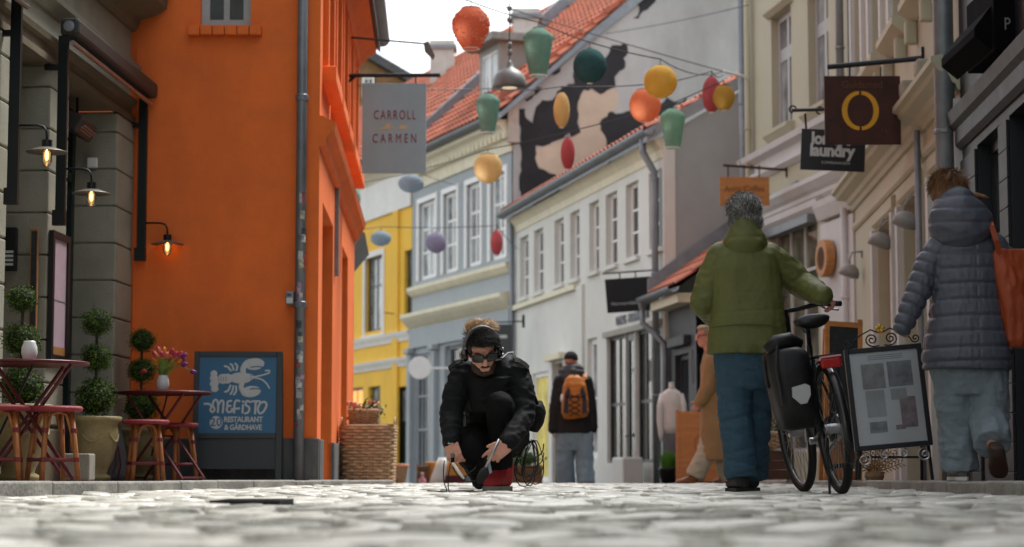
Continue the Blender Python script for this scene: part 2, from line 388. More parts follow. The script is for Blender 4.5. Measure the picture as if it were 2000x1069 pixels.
# ---------------------------------------------------------------- rusticated stone building, left edge
lstone = mat('green_grey_stone', (.30, .29, .225), .75, var=.15, scale=3, bump=.25, bscale=60, stain=.5)
lstone2 = mat('brown_stone_trim', (.15, .12, .075), .75, var=.18, scale=5, bump=.25, stain=.4)
dkgreen = mat('dark_green_paint', (.008, .02, .02), .35, var=.2, bump=.05)
LB = thing('stone_building', 'grey green stone building with rusticated pillars beside the orange house', 'building', (-3.3, 14, 0))
F = Fac(LB, -4.107 + .05 * 17.2, 17.2, .05, 1); FL = F
piers = [(-.6, -.012), (-2.6, -2.1), (-4.1, -3.6)]
opens = [(-2.1, -.6, -.1, 3.05), (-3.6, -2.6, -.1, 3.05)]
F.wall('wall', lstone, -24, -.012, 3.05, 9.5, ())
F.wall('wall', lstone, -24, -4.1, -.2, 3.05, ())
for a, b in piers:
    F.box('pier', lstone, a + .02, b - .02, .0, .42, -.2, 3.05)
    F.box('pier_base', lstone2, a - .005, b + (.005 if b < -.1 else .0), -.05, .42, -.2, .42, bevel=.015)
    z = .44; k = 0
    while z < 2.95:
        h = min(.305, 3.04 - z)
        F.box('stone_block', lstone, a + .0, b - .0, -.045, .40, z + .005, z + h - .005, bevel=.011); z += h; k += 1
F.mould('lintel_moulding', lstone2, -24, -.012, 3.05, [(.05, 0), (.05, .05), (.02, .06), (.02, .14), (.06, .15), (.07, .19), (.03, .2)])
F.mould('frieze_moulding', lstone, -24, -.012, 3.44, [(.02, 0), (.05, .02), (.09, .06), (.1, .09), (.02, .1)])
F.mould('cornice', lstone2, -24, .06, 3.84, [(.03, 0), (.06, .04), (.08, .1), (.2, .14), (.3, .2), (.31, .29), (.36, .33), (.36, .38), (.02, .42)])
F.core(-24, -.02, 9.5, lstone, y0=.6)
for a, b, c, d in opens: F.box('soffit', lstone2, a + .002, b - .002, .002, .62, 3.052, 3.12)
# doors and glass behind the openings
for a, b, c, d in opens:
    dmb = MB(); dmb.box(a, b, .30, .36, 2.45, 2.53); dmb.box(a, a + .09, .30, .36, -.1, 3.05); dmb.box(b - .09, b, .30, .36, -.1, 3.05); dmb.box(a + .09, b - .09, .30, .36, -.1, .5)
    dmb.box((a + b) / 2 - .06, (a + b) / 2 + .06, .295, .36, .5, 2.45); dmb.box(a + .09, b - .09, .30, .36, 2.97, 3.05)
    w = F.part(dmb, 'shop_door', dkgreen)
    for u0, u1, z0, z1 in ((a + .09, (a + b) / 2 - .06, .5, 2.45), ((a + b) / 2 + .06, b - .09, .5, 2.45), (a + .09, b - .09, 2.53, 2.97)):
        MB().box(u0, u1, .335, .345, z0, z1).build('pane', GLASS, w)
    MB().tube([((a + b) / 2 - .09, .27, .95), ((a + b) / 2 - .09, .27, 1.15)], .012).build('handle', steel, w)

# ---------------------------------------------------------------- orange corner house
ora = mat('orange_render', (.80, .165, .028), .8, var=.13, scale=2.2, bump=.12, bscale=60, stain=.75, stain_col=(.62, .12, .022))
plinth = mat('grey_plinth', (.085, .09, .095), .8, var=.15, bump=.25, stain=.7, stain_col=(.3, .29, .25), scale=7)
OX, OY = -1.634, 17.2
OB = thing('orange_house', 'bright orange rendered corner house with grey plinth and white framed window', 'building', (OX, OY, 0))
F = Fac(OB, OX, OY, 1, 0); FO = F
wl, wr = F.u(392, 20), F.u(490, 20); wz0 = F.z(440, 52)
hole = (wl, wr, wz0, wz0 + 1.5)
F.wall('wall', ora, -1.66, -.001, .38, 9.5, [hole], .14)
gframe = mat('grey_white_frame', (.36, .38, .38), .5, bump=.05)
F.window(hole, 2, 1, gframe, y=.06, fw=.07, mw=.05)
for i in range(6):
    a = wl - .1 + (wr - wl + .2) * i / 6; F.box('sill_brick', ora, a + .003, a + (wr - wl + .2) / 6 - .003, -.075, .0, wz0 - .085, wz0 - .002, bevel=.006)
F.box('plinth', plinth, -1.66, .02, -.025, .1, -.2, .385, bevel=.01)
F.core(-1.66, -.75, 9.5, ora, y0=.5, y1=7.2); F.box('return_wall', ora, -.75, -.05, .16, .3, .38, 9.5)
FS = Fac(OB, OX, OY, -.036, 1); F = FS
doors = [(.55, 2.35, -.2, 2.45), (4.2, 5.6, -.2, 2.47)]
ups = [(.55 + i * 1.42, 1.35 + i * 1.42, 3.62, 5.3) for i in range(5)]
F.wall('wall', ora, 0.001, 7.3, -.3, 4.97, doors + [(a, b, c, 4.85) for a, b, c, d in ups], .26)
for a, b in ((0.02, .55), (2.35, 4.2), (5.6, 7.3)): F.box('plinth', plinth, a, b - .01, -.03, .05, -.3, .38, bevel=.01)
for h in doors:
    w = F.window((h[0], h[1], .1, h[3]), 2, 1, gframe, GLASS, y=.2, fw=.08, mw=.06, zfr=[0, .3, .8, 1])
for h in ups:
    F.window((h[0], h[1], h[2], 4.85), 2, 2, gframe, GLASS, y=.14)
    F.box('window_surround', ora, h[0] - .14, h[0], -.05, .02, h[2], 4.9); F.box('window_surround', ora, h[1], h[1] + .14, -.05, .02, h[2], 4.9)
    F.box('sill', ora, h[0] - .2, h[1] + .2, -.12, .02, h[2] - .14, h[2] - .001, bevel=.012)
F.mould('string_course', ora, 0.0, 7.32, 2.86, [(.02, 0), (.05, .02), (.06, .08), (.12, .14), (.14, .2), (.02, .26)])
F.mould('eaves_cornice', ora, 0.0, 7.36, 4.97, [(.05, 0), (.08, .06), (.16, .14), (.25, .2), (.25, .28), (.02, .3)])
F.box('wall', ora, .01, 7.3, .3, .5, 4.97, 6.2)
F.gutter(-.1, 7.4, -.32, 5.34, zinc, .09)
F.tiles(-.1, 7.4, -.3, 5.32, R(45), 3.2, mat('slate', (.06, .062, .07), .6, var=.25, bump=.2))
F.box('grey_strip', zinc, 2.62, 2.72, -.04, .0, 2.0, 2.85)
F.box('end_wall', ora, 7.301, 7.33, .0, 6, -.4, 4.97)

# ---------------------------------------------------------------- far brick gable
brk = mat('brown_brick', (.20, .115, .05), .85, var=.35, scale=3, bump=.3, bscale=20, stain=.4)
BB = thing('brick_house', 'tall brown brick gable house with dark roof far behind the hanging sign', 'building', (-5, 75, 0))
F = Fac(BB, -9, 75, 1, 0); rt = F.u(835, 165); ap = F.u(640, 60)
za, zb = F.z(640, 55), F.z(835, 172)
mb = MB(); mb.prism([(0, -1), (rt, -1), (rt, zb - .3), (ap, za - .3), (0, za - 4.5)], 0, 9); F.part(mb, 'gable_wall', brk)
mb = MB(); mb.prism([(rt + .25, zb - .35), (rt + .25, zb), (ap, za + .1), (-.3, za - 4.5), (-.3, za - 4.9), (ap, za - .3)], -.3, 9.3); F.part(mb, 'roof', mat('dark_roof', (.07, .072, .078), .7, var=.25, bump=.2))
F.window((F.u(704), F.u(728), F.z(716, 190), F.z(716, 150)), 2, 2, white_paint, y=-.03, fw=.08)

# ---------------------------------------------------------------- building with grey canopy beyond the orange house
GB = thing('side_street_house', 'pale rendered house with grey canopy just past the orange house', 'building', (-2.75, 25, 0))
F = Fac(GB, -2.72, 24.7, -.05, 1)
F.wall('wall', mat('pale_render', (.42, .38, .3), .8, var=.1, stain=.4), 0, 6, -.5, 2.85, [(1.0, 2.0, -.3, 2.2)], .2)
F.window((1.0, 2.0, -.25, 2.2), 1, 1, dkgreen, y=.12, fw=.1, zfr=[0, .35, 1], name='door')
F.core(0, 6, 2.85, MATS['pale_render'], y0=.3, y1=3)
zc0, zc1 = .135 + (915 - 500) * 26 / 4000, .135 + (915 - 425) * 26 / 4000
mb = MB(); mb.prism([(-.0, zc1 + .3), (.0, zc0), (.72, zc0 - .02), (.92, zc0 + .22), (.55, zc1)], 0, 2.6, M=T((.6, 0, 0)) @ Matrix.Rotation(R(-90), 4, 'Z')); F.part(mb, 'canopy', zinc)

# ---------------------------------------------------------------- yellow house
yel = mat('yellow_render', (.80, .475, .045), .75, var=.1, scale=1.4, bump=.15, stain=.5, stain_col=(.52, .31, .04))
tile_red = mat('red_pantile', (.40, .115, .06), .7, var=.35, scale=2.5, bump=.25, bscale=30, stain=.5, stain_col=(.22, .09, .06))
trim_w = mat('white_trim', (.74, .73, .69), .65, var=.06, bump=.1, stain=.25)
cream_trim = mat('cream_trim', (.70, .65, .48), .65, var=.08, bump=.1, stain=.3)
YL = 20
YB = thing('yellow_house', 'yellow house with white bands, tall dark windows and green door', 'building', (-2.3, 46, -.8))
F = Fac(YB, -2.26 - .4 * YL / 1.077, 46.05 + YL / 1.077, .4, -1)
ez = F.z(780, 312)
h1 = (F.u(713), F.u(747), F.z(730, 647), F.z(730, 502)); h2 = (F.u(789), F.u(812), F.z(800, 631), F.z(800, 488))
h3 = (F.u(720), F.u(743), -.1, F.z(731, 755)); hd = (F.u(774), F.u(804), -.9, F.z(789, 755)); h0 = (F.u(672), F.u(709), -.1, F.z(700, 757))
F.wall('wall', yel, 0, YL, -1.2, ez, [h1, h2, h3, hd, h0], .15)
for h in (h1, h2): F.window(h, 2, 1, dkgreen, GLASS_PALE, y=.08, zfr=[0, .62, 1], fw=.06, mw=.05)
for (a, b, c, d) in (h1,):
    mb = MB(); g = .14
    mb.box(a - g, a, -.03, .02, c - .1, d + g); mb.box(b, b + g, -.03, .02, c - .1, d + g); mb.box(a, b, -.03, .02, d, d + g); mb.box(a - g - .04, b + g + .04, -.07, .02, c - .2, c - .1); F.part(mb, 'window_surround', trim_w)
F.window(h3, 2, 1, dkgreen, GLASS_PALE, y=.1, zfr=[0, .6, 1])
F.window(h0, 2, 2, dkgreen, glass=mat('lit_window', (.8, .33, .08), .5, emit=.5, bump=0), y=.1)
dw = F.window(hd, 1, 1, dkgreen, GLASS_PALE, y=.09, zfr=[.74, 1], fw=.08, name='door_frame')
F.box('door', mat('green_door', (.008, .022, .015), .4, bump=.05), hd[0] + .06, hd[1] - .06, .1, .15, -.9, hd[2] + (hd[3] - hd[2]) * .73)
for py, t_ in ((664, .22), (713, .2)):
    zz = F.z(750, py); F.mould('band', trim_w, 0, YL, zz - t_ / 2, [(.03, 0), (.05, t_ * .3), (.1, t_ * .7), (.12, t_), (.02, t_ + .02)])
fz0, fz1 = F.z(760, 418), F.z(760, 345)
F.box('frieze', trim_w, 0, YL, -.05, .0, fz0, fz1); F.mould('cornice', cream_trim, 0, YL, fz1 - .05, [(.06, 0), (.1, .06), (.2, .16), (.3, .22), (.3, .34), (.02, .36)])
pl_ = F.u(772); F.box('pilaster', yel, pl_ - .1, pl_ + .3, -.06, .0, F.z(772, 940), fz0)
F.gutter(0, YL, -.38, ez + .12, zinc, .08)
F.tiles(0, YL, -.36, ez + .16, R(42), 4.2, tile_red)
F.core(0, YL, ez, yel)
mb = MB().tube([(pl_ + .1, -.3, F.z(782, 610)), (pl_ + .1, -.08, F.z(782, 612))], .012); F.part(mb, 'house_number_bracket', black_metal)

# ---------------------------------------------------------------- blue-grey house with the painted gable
blu = mat('blue_grey_paint', (.335, .37, .385), .7, var=.08, bump=.12, stain=.4, stain_col=(.25, .275, .28))
gabl = mat('grey_gable_render', (.40, .41, .40), .85, var=.12, scale=1.2, bump=.3, bscale=40, stain=.75, stain_col=(.22, .215, .2))
BG = thing('blue_grey_house', 'blue grey house with four tall white windows and a cow painted on its gable', 'building', (0, 40, -.5))
BL = 6.4
F = Fac(BG, -2.25, 46, .375, -1); FB = F
ws = [(811, 849), (863, 893), (910, 945), (956, 990)]
zt, zbm = F.z(925, 358), F.z(925, 520)
ez = F.z(940, 262)
holes = [(F.u(818), F.u(851), zbm, zt), (F.u(866), F.u(893), zbm, zt), (F.u(912), F.u(939), zbm, zt), (F.u(958), F.u(988), zbm, zt)]
gh = [(F.u(812), F.u(843), -.4, F.z(828, 690)), (F.u(868), F.u(930), -.4, F.z(900, 672)), (F.u(950), F.u(985), -.7, F.z(968, 680))]
F.wall('wall', blu, 0, BL, -1.0, ez, holes + gh, .16)
for h in holes:
    F.window(h, 2, 3, white_paint, GLASS_PALE, y=.06, fw=.09, mw=.05)
    g = .11; mb = MB(); mb.box(h[0] - g, h[0], -.035, .02, h[2], h[3] + g); mb.box(h[1], h[1] + g, -.035, .02, h[2], h[3] + g); mb.box(h[0], h[1], -.035, .02, h[3], h[3] + g); F.part(mb, 'window_surround', white_paint)
F.window(gh[0], 4, 1, blu, GLASS, y=.05, fw=.05, mw=.035, zfr=[0, .45, .7, 1]); F.window(gh[1], 2, 1, blu, GLASS_SHOP, y=.1, zfr=[0, .7, 1]); F.window(gh[2], 1, 1, blu, GLASS, y=.1, zfr=[0, .3, 1], name='door')
F.box('shop_back', mat('shop_interior', (.34, .2, .12), .8, var=.6, scale=3), gh[1][0], gh[1][1], .9, .95, -.6, gh[1][3])
z1 = F.z(900, 548); F.mould('sill_band', cream_trim, 0, BL, z1 - .1, [(.03, 0), (.08, .04), (.14, .12), (.14, .2), (.02, .22)])
z2 = F.z(900, 615); F.mould('shop_cornice', cream_trim, -.1, BL, z2 - .1, [(.03, 0), (.1, .06), (.2, .16), (.26, .24), (.26, .32), (.02, .36)])
z3 = F.z(900, 665)
F.box('fascia', blu, -.02, BL, -.07, -.001, z3, z2 - .1)
for px in (806, 853, 936, 992):
    u = F.u(px); F.box('pilaster', blu, u - .1, u + .14, -.12, .0, -1.0, z3 - .12, bevel=.015)
    F.box('capital', blu, u - .16, u + .2, -.18, .0, z3 - .12, z3, bevel=.02); F.box('pedestal', blu, u - .17, u + .21, -.19, .0, -1.0, -.3, bevel=.02)
F.mould('cornice', cream_trim, 0, BL, ez - .62, [(.04, 0), (.05, .25), (.12, .3), (.2, .45), (.3, .52), (.3, .62), (.02, .63)])
u = .05
while u < BL - .1:
    F.box('dentil', cream_trim, u, u + .13, -.17, -.04, ez - .36, ez - .22); u += .26
F.gutter(-.1, BL + .05, -.4, ez + .08, zinc, .09)
PB = R(42)
F.tiles(-.05, BL + .35, -.36, ez + .12, PB, 4.4, tile_red)
mb = MB(); mb.prism([(-.45, ez - .1), (4.1, ez - .1 + 4.55 * math.tan(PB)), (4.1, ez + .5 + 4.55 * math.tan(PB)), (-.45, ez + .34)], -.16, .16, Matrix.Rotation(R(90), 4, 'Z')); F.part(mb, 'party_wall', zinc)
mb = MB(); mb.prism([(0, ez - .6), (3.9, ez - .6), (3.9, ez + 3.9 * math.tan(PB)), (0, ez)], -BL + .05, 0, Matrix.Rotation(R(90), 4, 'Z')); F.part(mb, 'loft', blu)
F.core(0, BL, ez, blu, y1=4)
def dormer(F, u, y, z, w, h, d):
    mb = MB(); mb.box(u, u + .12, y, y + d, z, z + h); mb.box(u + w - .12, u + w, y, y + d, z, z + h); mb.box(u + .12, u + w - .12, y, y + d, z + h - .15, z + h); mb.box(u + .12, u + w - .12, y, y + d, z, z + .1)
    o = F.part(mb, 'dormer', mat('dormer_grey', (.28, .27, .24), .7, stain=.3))
    MB().box(u - .22, u + w + .22, y - .25, y + d, z + h, z + h + .16).build('dormer_roof', mat('mossy_lead', (.25, .26, .25), .7, var=.3, stain=.5, stain_col=(.13, .14, .06)), o)
    for k in range(2):
        a = u + .12 + (w - .24) * k / 2; b = a + (w - .24) / 2
        f = MB(); f.box(a, a + .05, y + .02, y + .07, z + .1, z + h - .15); f.box(b - .05, b, y + .02, y + .07, z + .1, z + h - .15); f.box(a + .05, b - .05, y + .02, y + .07, z + .1, z + .16); f.box(a + .05, b - .05, y + .02, y + .07, z + h - .2, z + h - .15)
        f.build('window_frame', white_paint, o); MB().box(a + .05, b - .05, y + .04, y + .05, z + .16, z + h - .2).build('pane', GLASS_PALE, o)
ud, zd = F.uz(955, 190, off=-.75)
dormer(F, ud - .6, .75, zd - .05, 1.25, 1.15, 1.6)
def chimney(root, F, c, w, d, z0, z1, m):
    mb = MB(); mb.box(c[0] - w / 2, c[0] + w / 2, c[1] - d / 2, c[1] + d / 2, z0, z1)
    o = F.part(mb, 'chimney', m)
    MB().box(c[0] - w / 2 - .07, c[0] + w / 2 + .07, c[1] - d / 2 - .07, c[1] + d / 2 + .07, z1, z1 + .1).build('chimney_cap', zinc, o)
    MB().box(c[0] - w / 2 - .02, c[0] + w / 2 + .02, c[1] - d / 2 - .02, c[1] + d / 2 + .02, z1 + .1, z1 + .22).build('chimney_top', m, o)
chm = mat('whitewash_chimney', (.55, .54, .5), .8, var=.12, stain=.5)
FC = Fac(BG, 0, 0, 1, 0)
p = at(1027, 60, 45.5); chimney(BG, FC, (p.x, p.y), .58, .6, 7.6, p.z + .22, chm)
FY = Fac(YB, 0, 0, 1, 0)
p = at(864, 100, 52.5); chimney(YB, FY, (p.x, p.y), .62, .6, 7.8, p.z + .0, chm)
# gable wall
GA = Fac(BG, .02, 40.02, 1, .2)
zc = GA.z(1003, 206); rise = math.tan(R(40)); GWID = 7.5
mb = MB(); mb.prism([(0, -1), (GWID, -1), (GWID, zc + 2 * rise), (4.0, zc + 4.0 * rise), (0, zc)], 0, .3); GA.part(mb, 'gable_wall', gabl)
mb = MB(); mb.prism([(-.15, zc - .12), (4.0, zc + 4.0 * rise - .0), (4.0, zc + 4 * rise + .22), (-.15, zc + .1)], -.08, .5); GA.part(mb, 'verge', zinc)
mb = MB(); mb.prism([(-.28, zc + .02), (4.0, zc + 4.05 * rise + .16), (4.0, zc + 4 * rise + .42), (-.28, zc + .2)], .05, .9); GA.part(mb, 'verge_tiles', tile_red)
GA.box('corner_pilaster', mat('pale_stone', (.5, .44, .38), .8, var=.2, stain=.4), -.12, .1, -.1, .02, zc - .75, zc + .02)
# cow mural, painted on the gable (outline points measured on the wall)
def ragged(poly, amp=.03, seed=1):
    out = []; n = len(poly)
    for i in range(n):
        a, b = Vector(poly[i]), Vector(poly[(i + 1) % n]); k = max(1, int((b - a).length / .07))
        for j in range(k):
            p = a.lerp(b, j / k); q = Vector((p.x * 9, p.y * 9, seed)); out.append((p.x + amp * noise.noise(q), p.y + amp * noise.noise(q + Vector((7, 3, 1)))))
    return out
cowblack = mat('mural_black', (.022, .022, .026), .85, var=.4, scale=2, bump=.2, stain=.3, stain_col=(.07, .07, .075)); cowcream = mat('mural_cream', (.52, .43, .33), .85, var=.15, scale=2, bump=.2, stain=.4, stain_col=(.42, .33, .26))
def mural(pts, m, out, seed):
    k = 1 / 2.6727; poly = [GA.uz(820 + x * k, y * k) for x, y in pts]
    mb = MB(); mb.prism(ragged(poly, .055, seed), -out, .05); GA.part(mb, 'mural', m)
mural([(600,780),(640,765),(700,745),(790,712),(835,690),(825,620),(820,560),(835,500),(850,475),(900,470),(940,490),(1010,455),(1035,470),(1040,540),(1005,590),(940,640),(945,680),(970,720),(985,790),(985,900),(735,1010),(735,930),(700,905),(620,880),(603,850)], cowcream, .004, 3)
mural([(525,1060),(525,740),(520,650),(500,640),(500,600),(515,575),(550,570),(565,635),(585,640),(598,590),(610,560),(640,530),(690,530),(720,480),(760,445),(805,435),(800,380),(830,330),(960,330),(985,270),(1010,245),(1060,225),(1085,240),(1085,280),(1070,310),(1065,365),(1035,375),(1015,420),(1015,455),(940,490),(900,470),(850,475),(832,520),(820,580),(825,640),(840,690),(790,718),(780,690),(735,730),(690,745),(640,765),(610,760),(605,850),(620,880),(660,893),(700,905),(735,930),(740,1100)], cowblack, .008, 5)
mural([(940,640),(975,610),(1000,580),(1030,600),(1060,590),(1110,570),(1180,600),(1250,560),(1290,515),(1340,530),(1395,510),(1390,540),(1300,565),(1240,640),(1100,760),(985,850),(970,720),(945,680)], cowblack, .008, 8)
for i, q in enumerate([[(540,522),(575,505),(600,490),(590,515),(560,528)], [(598,470),(620,455),(640,460),(612,490),(600,500)], [(690,385),(740,355),(742,365),(705,390)], [(1110,92),(1138,82),(1150,40),(1128,20),(1135,-20),(1230,-20),(1228,12),(1190,50),(1160,62),(1140,95)], [(895,190),(930,175),(925,205),(880,215)]]):
    mural(q, cowblack, .008, 11 + i)

# ---------------------------------------------------------------- white house
wht = mat('white_render', (.66, .66, .615), .8, var=.07, scale=1.5, bump=.2, bscale=70, stain=.5, stain_col=(.5, .485, .41))
WB = thing('white_house', 'white rendered house with a row of eight narrow windows and black shopfront', 'building', (2.25, 30, -.3))
F = Fac(WB, .05, 40, .22, -1); FW = F; WL = 10.23
k = 1 / 2.546
wpx = [(90, 132), (160, 206), (262, 308), (340, 386), (435, 483), (517, 574), (617, 681), (733, 800)]
holes = [(F.u(980 + a * k, 460), F.u(980 + b * k, 460), 3.4, 4.58) for a, b in wpx]
ez = 5.02
shop = (F.u(1185), F.u(1221), .22, 2.24); door = (F.u(1222), F.u(1240), -.35, 2.24); shop2 = (F.u(1241), F.u(1291), .22, 2.24)
sm = [(F.u(1040), F.u(1071), -.1, 1.9), (F.u(1083), F.u(1104), -.5, 2.0), (F.u(1147), F.u(1166), .3, 2.3)]
F.wall('wall', wht, 0, WL, -1, ez, holes + [shop, door, shop2] + sm, .16)
for h in holes:
    F.window(h, 2, 3, white_paint, GLASS, y=.10, fw=.06, mw=.035, sill=wht)
shopblk = mat('shop_black', (.015, .016, .018), .4, bump=.04)
F.window(shop, 2, 1, shopblk, GLASS_SHOP, y=.06, fw=.05, mw=.05, zfr=[0, .46, 1]); F.window(shop2, 4, 1, shopblk, GLASS_SHOP, y=.06, fw=.05, mw=.05, zfr=[0, .46, 1])
dw = F.window(door, 1, 1, shopblk, GLASS_SHOP, y=.02, fw=.12, fd=.09, name='door')
MB().ell((door[0] + .1, -.02, 1.0 - .35), (.03, .03, .03)).build('door_knob', steel, dw)
F.box('shop_floor', mat('shop_wood', (.3, .2, .12), .7), F.u(1184), WL - .1, .2, 2.4, .1, .2)
F.box('shop_back', mat('shop_wall', (.62, .58, .52), .8, var=.4, scale=2), F.u(1184), WL - .1, 2.4, 2.45, .2, 2.4)
rnd = random.Random(4)
cl = [(.5, .5, .52), (.55, .3, .12), (.2, .22, .25), (.6, .6, .58), (.45, .4, .1), (.5, .15, .1), (.3, .35, .4)]
for i in range(16):
    u = F.u(1188) + rnd.random() * (F.u(1288) - F.u(1188)); z = rnd.choice((.2, .9, 1.3)); w_, h_ = rnd.uniform(.1, .22), rnd.uniform(.3, .8)
    mb = MB(); mb.prism([(u - w_, z), (u + w_, z), (u + w_ * .8, z + h_ * .7), (u + w_ * .3, z + h_), (u - w_ * .3, z + h_), (u - w_ * .8, z + h_ * .7)], .5 + i * .09, .58 + i * .09)
    F.part(mb, 'shop_display', mat('display%d' % (i % 7), cl[i % 7], .7, bump=0))
F.window(sm[0], 1, 1, white_paint, mat('yellow_poster', (.72, .55, .12), .6, var=.5, scale=2.2, bump=0), y=.05, fw=.08)
F.window(sm[1], 1, 1, mat('brown_wood', (.16, .075, .03), .6, var=.3), GLASS, y=.1, fw=.1, zfr=[0, .35, 1], name='door')
F.window(sm[2], 1, 2, white_paint, GLASS_PALE, y=.08, fw=.1)
F.box('door_surround', wht, sm[1][0] - .2, sm[1][0], -.05, .0, -.6, 2.05); F.box('door_surround', wht, sm[1][1], sm[1][1] + .12, -.05, .0, -.6, 2.05); F.box('door_hood', cream_trim, sm[1][0] - .25, sm[1][1] + .2, -.16, .0, 2.05, 2.16)
F.box('string_course', cream_trim, 0, F.u(1130), -.08, .0, 3.2, 3.29); F.box('pier', wht, F.u(1130), F.u(1142), -.05, .0, -.8, 3.25)
F.box('shop_lintel', mat('stone_lintel', (.33, .32, .27), .8, stain=.3), F.u(1183), F.u(1295), -.06, .0, 2.24, 2.33)
F.mould('eaves_moulding', cream_trim, 0, WL, ez - .3, [(.02, 0), (.04, .12), (.1, .2), (.16, .26), (.02, .3)])
F.gutter(-.1, WL + .1, -.26, ez + .1, zinc, .1)
F.tiles(-.05, WL + .05, -.24, ez + .10, R(30), 3.2, tile_red)
F.core(0, WL, ez, wht, y0=2.6, y1=5)
F.box('inner_wall', wht, .02, F.u(1183), .5, .6, -1, ez); F.box('inner_wall', wht, F.u(1183), WL - .02, .5, .6, 2.5, ez)
u = WL - .22; zp = F.z(1296, 640)
dp = F.part(MB().tube([(u, -.26, ez), (u, -.26, ez - .2), (u + .04, -.1, ez - .5), (u + .04, -.09, ez - .8), (u + .04, -.09, -.6)], .055, 10), 'downpipe', zinc, smooth=True)
for z in (4.4, 3.0, 1.2): MB().lathe([(.06, -.02), (.07, 0), (.06, .02)], 10, T((u + .04, -.09, z))).build('collar', zinc, dp)
F.part(MB().tube([(.12, -.08, ez), (.12, -.08, -.6)], .045, 10), 'downpipe', zinc, smooth=True)
# white house gable towards the camera
GWm = mat('grey_render', (.355, .375, .37), .85, var=.08, scale=1.3, bump=.25, bscale=45, stain=.6, stain_col=(.28, .29, .285))
GW = Fac(WB, 2.253, 29.995, 1, .2)
mb = MB(); r2 = math.tan(R(31)); mb.prism([(0, -1), (4, -1), (4, ez + 4 * r2), (-.0, ez + .02)], 0, .3); GW.part(mb, 'gable_wall', GWm)
GW.box('corner_strip', wht, -.02, .16, -.02, .0, -1, ez)
mb = MB(); mb.prism([(-.28, ez - .08), (4, ez + 4 * r2 + .06), (4, ez + 4 * r2 + .22), (-.28, ez + .1)], -.06, .3); GW.part(mb, 'verge', mat('verge_grey', (.3, .31, .33), .8, stain=.4))
mb = MB(); mb.prism([(.5, ez + .5 * r2 + .2), (4, ez + 4 * r2 + .2), (4, ez + 4 * r2 + .235), (.5, ez + .5 * r2 + .235)], -.04, .3); GW.part(mb, 'verge_tiles', tile_red)

# ---------------------------------------------------------------- low dark house
drk = mat('charcoal_paint', (.035, .037, .042), .6, var=.15, bump=.12)
DB = thing('low_dark_house', 'low charcoal shop with red tiled roof in front of the grey gable', 'building', (2.3, 29.8, -.2))
F = Fac(DB, 2.29, 29.9, .15, -1); FD = F; DL = 1.7; ez = 2.56
dh = (F.u(1318), F.u(1345), -.3, 1.75)
F.wall('wall', drk, 0, DL, -.6, ez, [dh], .14)
F.window(dh, 1, 1, drk, GLASS, y=.08, fw=.07, name='door', zfr=[0, .3, 1])
F.box('door_hood', drk, dh[0] - .1, dh[1] + .1, -.1, .0, 1.85, 2.0, bevel=.02)
F.box('soffit', cream_trim, -.05, DL, -.26, .0, ez - .14, ez - .01)
F.gutter(-.3, DL + .1, -.34, ez + .07, zinc, .085)
F.core(0, DL, ez, drk, y0=.3, y1=.9)
sl = 1.7; pch = R(35); per = .2; nT = int((DL + .1) / per)
tm = []
for vi in range(3):
    vs = []; rnd = random.Random(vi)
    for e in (0, 1):
        for i in range(6):
            a = i / 5; vs.append((a * per * 1.08, e * .36, (.045 * math.sin(math.pi * a * .9) + (.0 if e else .02)) + rnd.uniform(-.003, .003)))
    for e in (0, 1):
        for i in range(6): q = vs[e * 6 + i]; vs.append((q[0], q[1], q[2] - .016))
    fs = [(i, i + 1, i + 7, i + 6) for i in range(5)] + [(12 + i + 6, 12 + i + 7, 12 + i + 1, 12 + i) for i in range(5)] + [(i, 12 + i, 13 + i, i + 1) for i in range(5)] + [(0, 6, 18, 12), (5, 17, 23, 11)]
    me = bpy.data.meshes.new('roof_tile'); me.from_pydata(vs, [], fs); me.materials.append(tile_red); tm.append(me)
for r in range(4):
    for i in range(nT):
        o = place('roof_tile', tm[(r * 7 + i * 3) % 3], None, DB)
        o.matrix_local = F.M @ T((-.02 + i * per, -.3, ez + .09)) @ Matrix.Rotation(pch, 4, 'X') @ T((0, r * .32, r * .004)) @ Matrix.Rotation(random.uniform(-.015, .015), 4, 'Z')
mb = MB(); mb.add([(-.02, -.28, ez + .05), (DL, -.28, ez + .05), (DL, 0.85, ez + .05 + 1.13 * math.tan(pch)), (-.02, 0.85, ez + .05 + 1.13 * math.tan(pch))], [(0, 1, 2, 3)]); F.part(mb, 'roof_boards', black_metal)
mb = MB(); mb.add([(-.06, -.3, ez + .14), (.0, -.3, ez + .14), (.0, 0.98, ez + .14 + 1.28 * math.tan(pch)), (-.06, 0.98, ez + .14 + 1.28 * math.tan(pch)), (-.06, -.3, ez + .34), (-.02, -.3, ez + .34), (-.02, 0.98, ez + .36 + 1.28 * math.tan(pch)), (-.06, 0.98, ez + .36 + 1.28 * math.tan(pch))], [(0,1,2,3),(4,5,6,7),(1,2,6,5),(0,1,5,4)]); F.part(mb, 'flashing', zinc)
dp = F.part(MB().tube([(-.22, -.34, ez), (-.22, -.34, ez - .3), (-.1, -.2, ez - .45), (.02, -.07, ez - .62), (.03, -.06, ez - .8), (.03, -.06, -.5)], .045, 10), 'downpipe', zinc, smooth=True)
MB().tube([(-.22, -.34, ez + .02), (-.22, -.34, ez - .1)], [.075, .05], 10).build('hopper', zinc, dp)
# chalk-like wall mark beside the door
F.part(MB().tube([(F.u(1353) + .07 * math.cos(a), -.004, 1.55 + .25 * math.sin(a)) for a in [2 * math.pi * i / 16 for i in range(16)]], .008, 5, closed=True), 'painted_mark', mat('chalk_grey', (.2, .2, .21), .8))

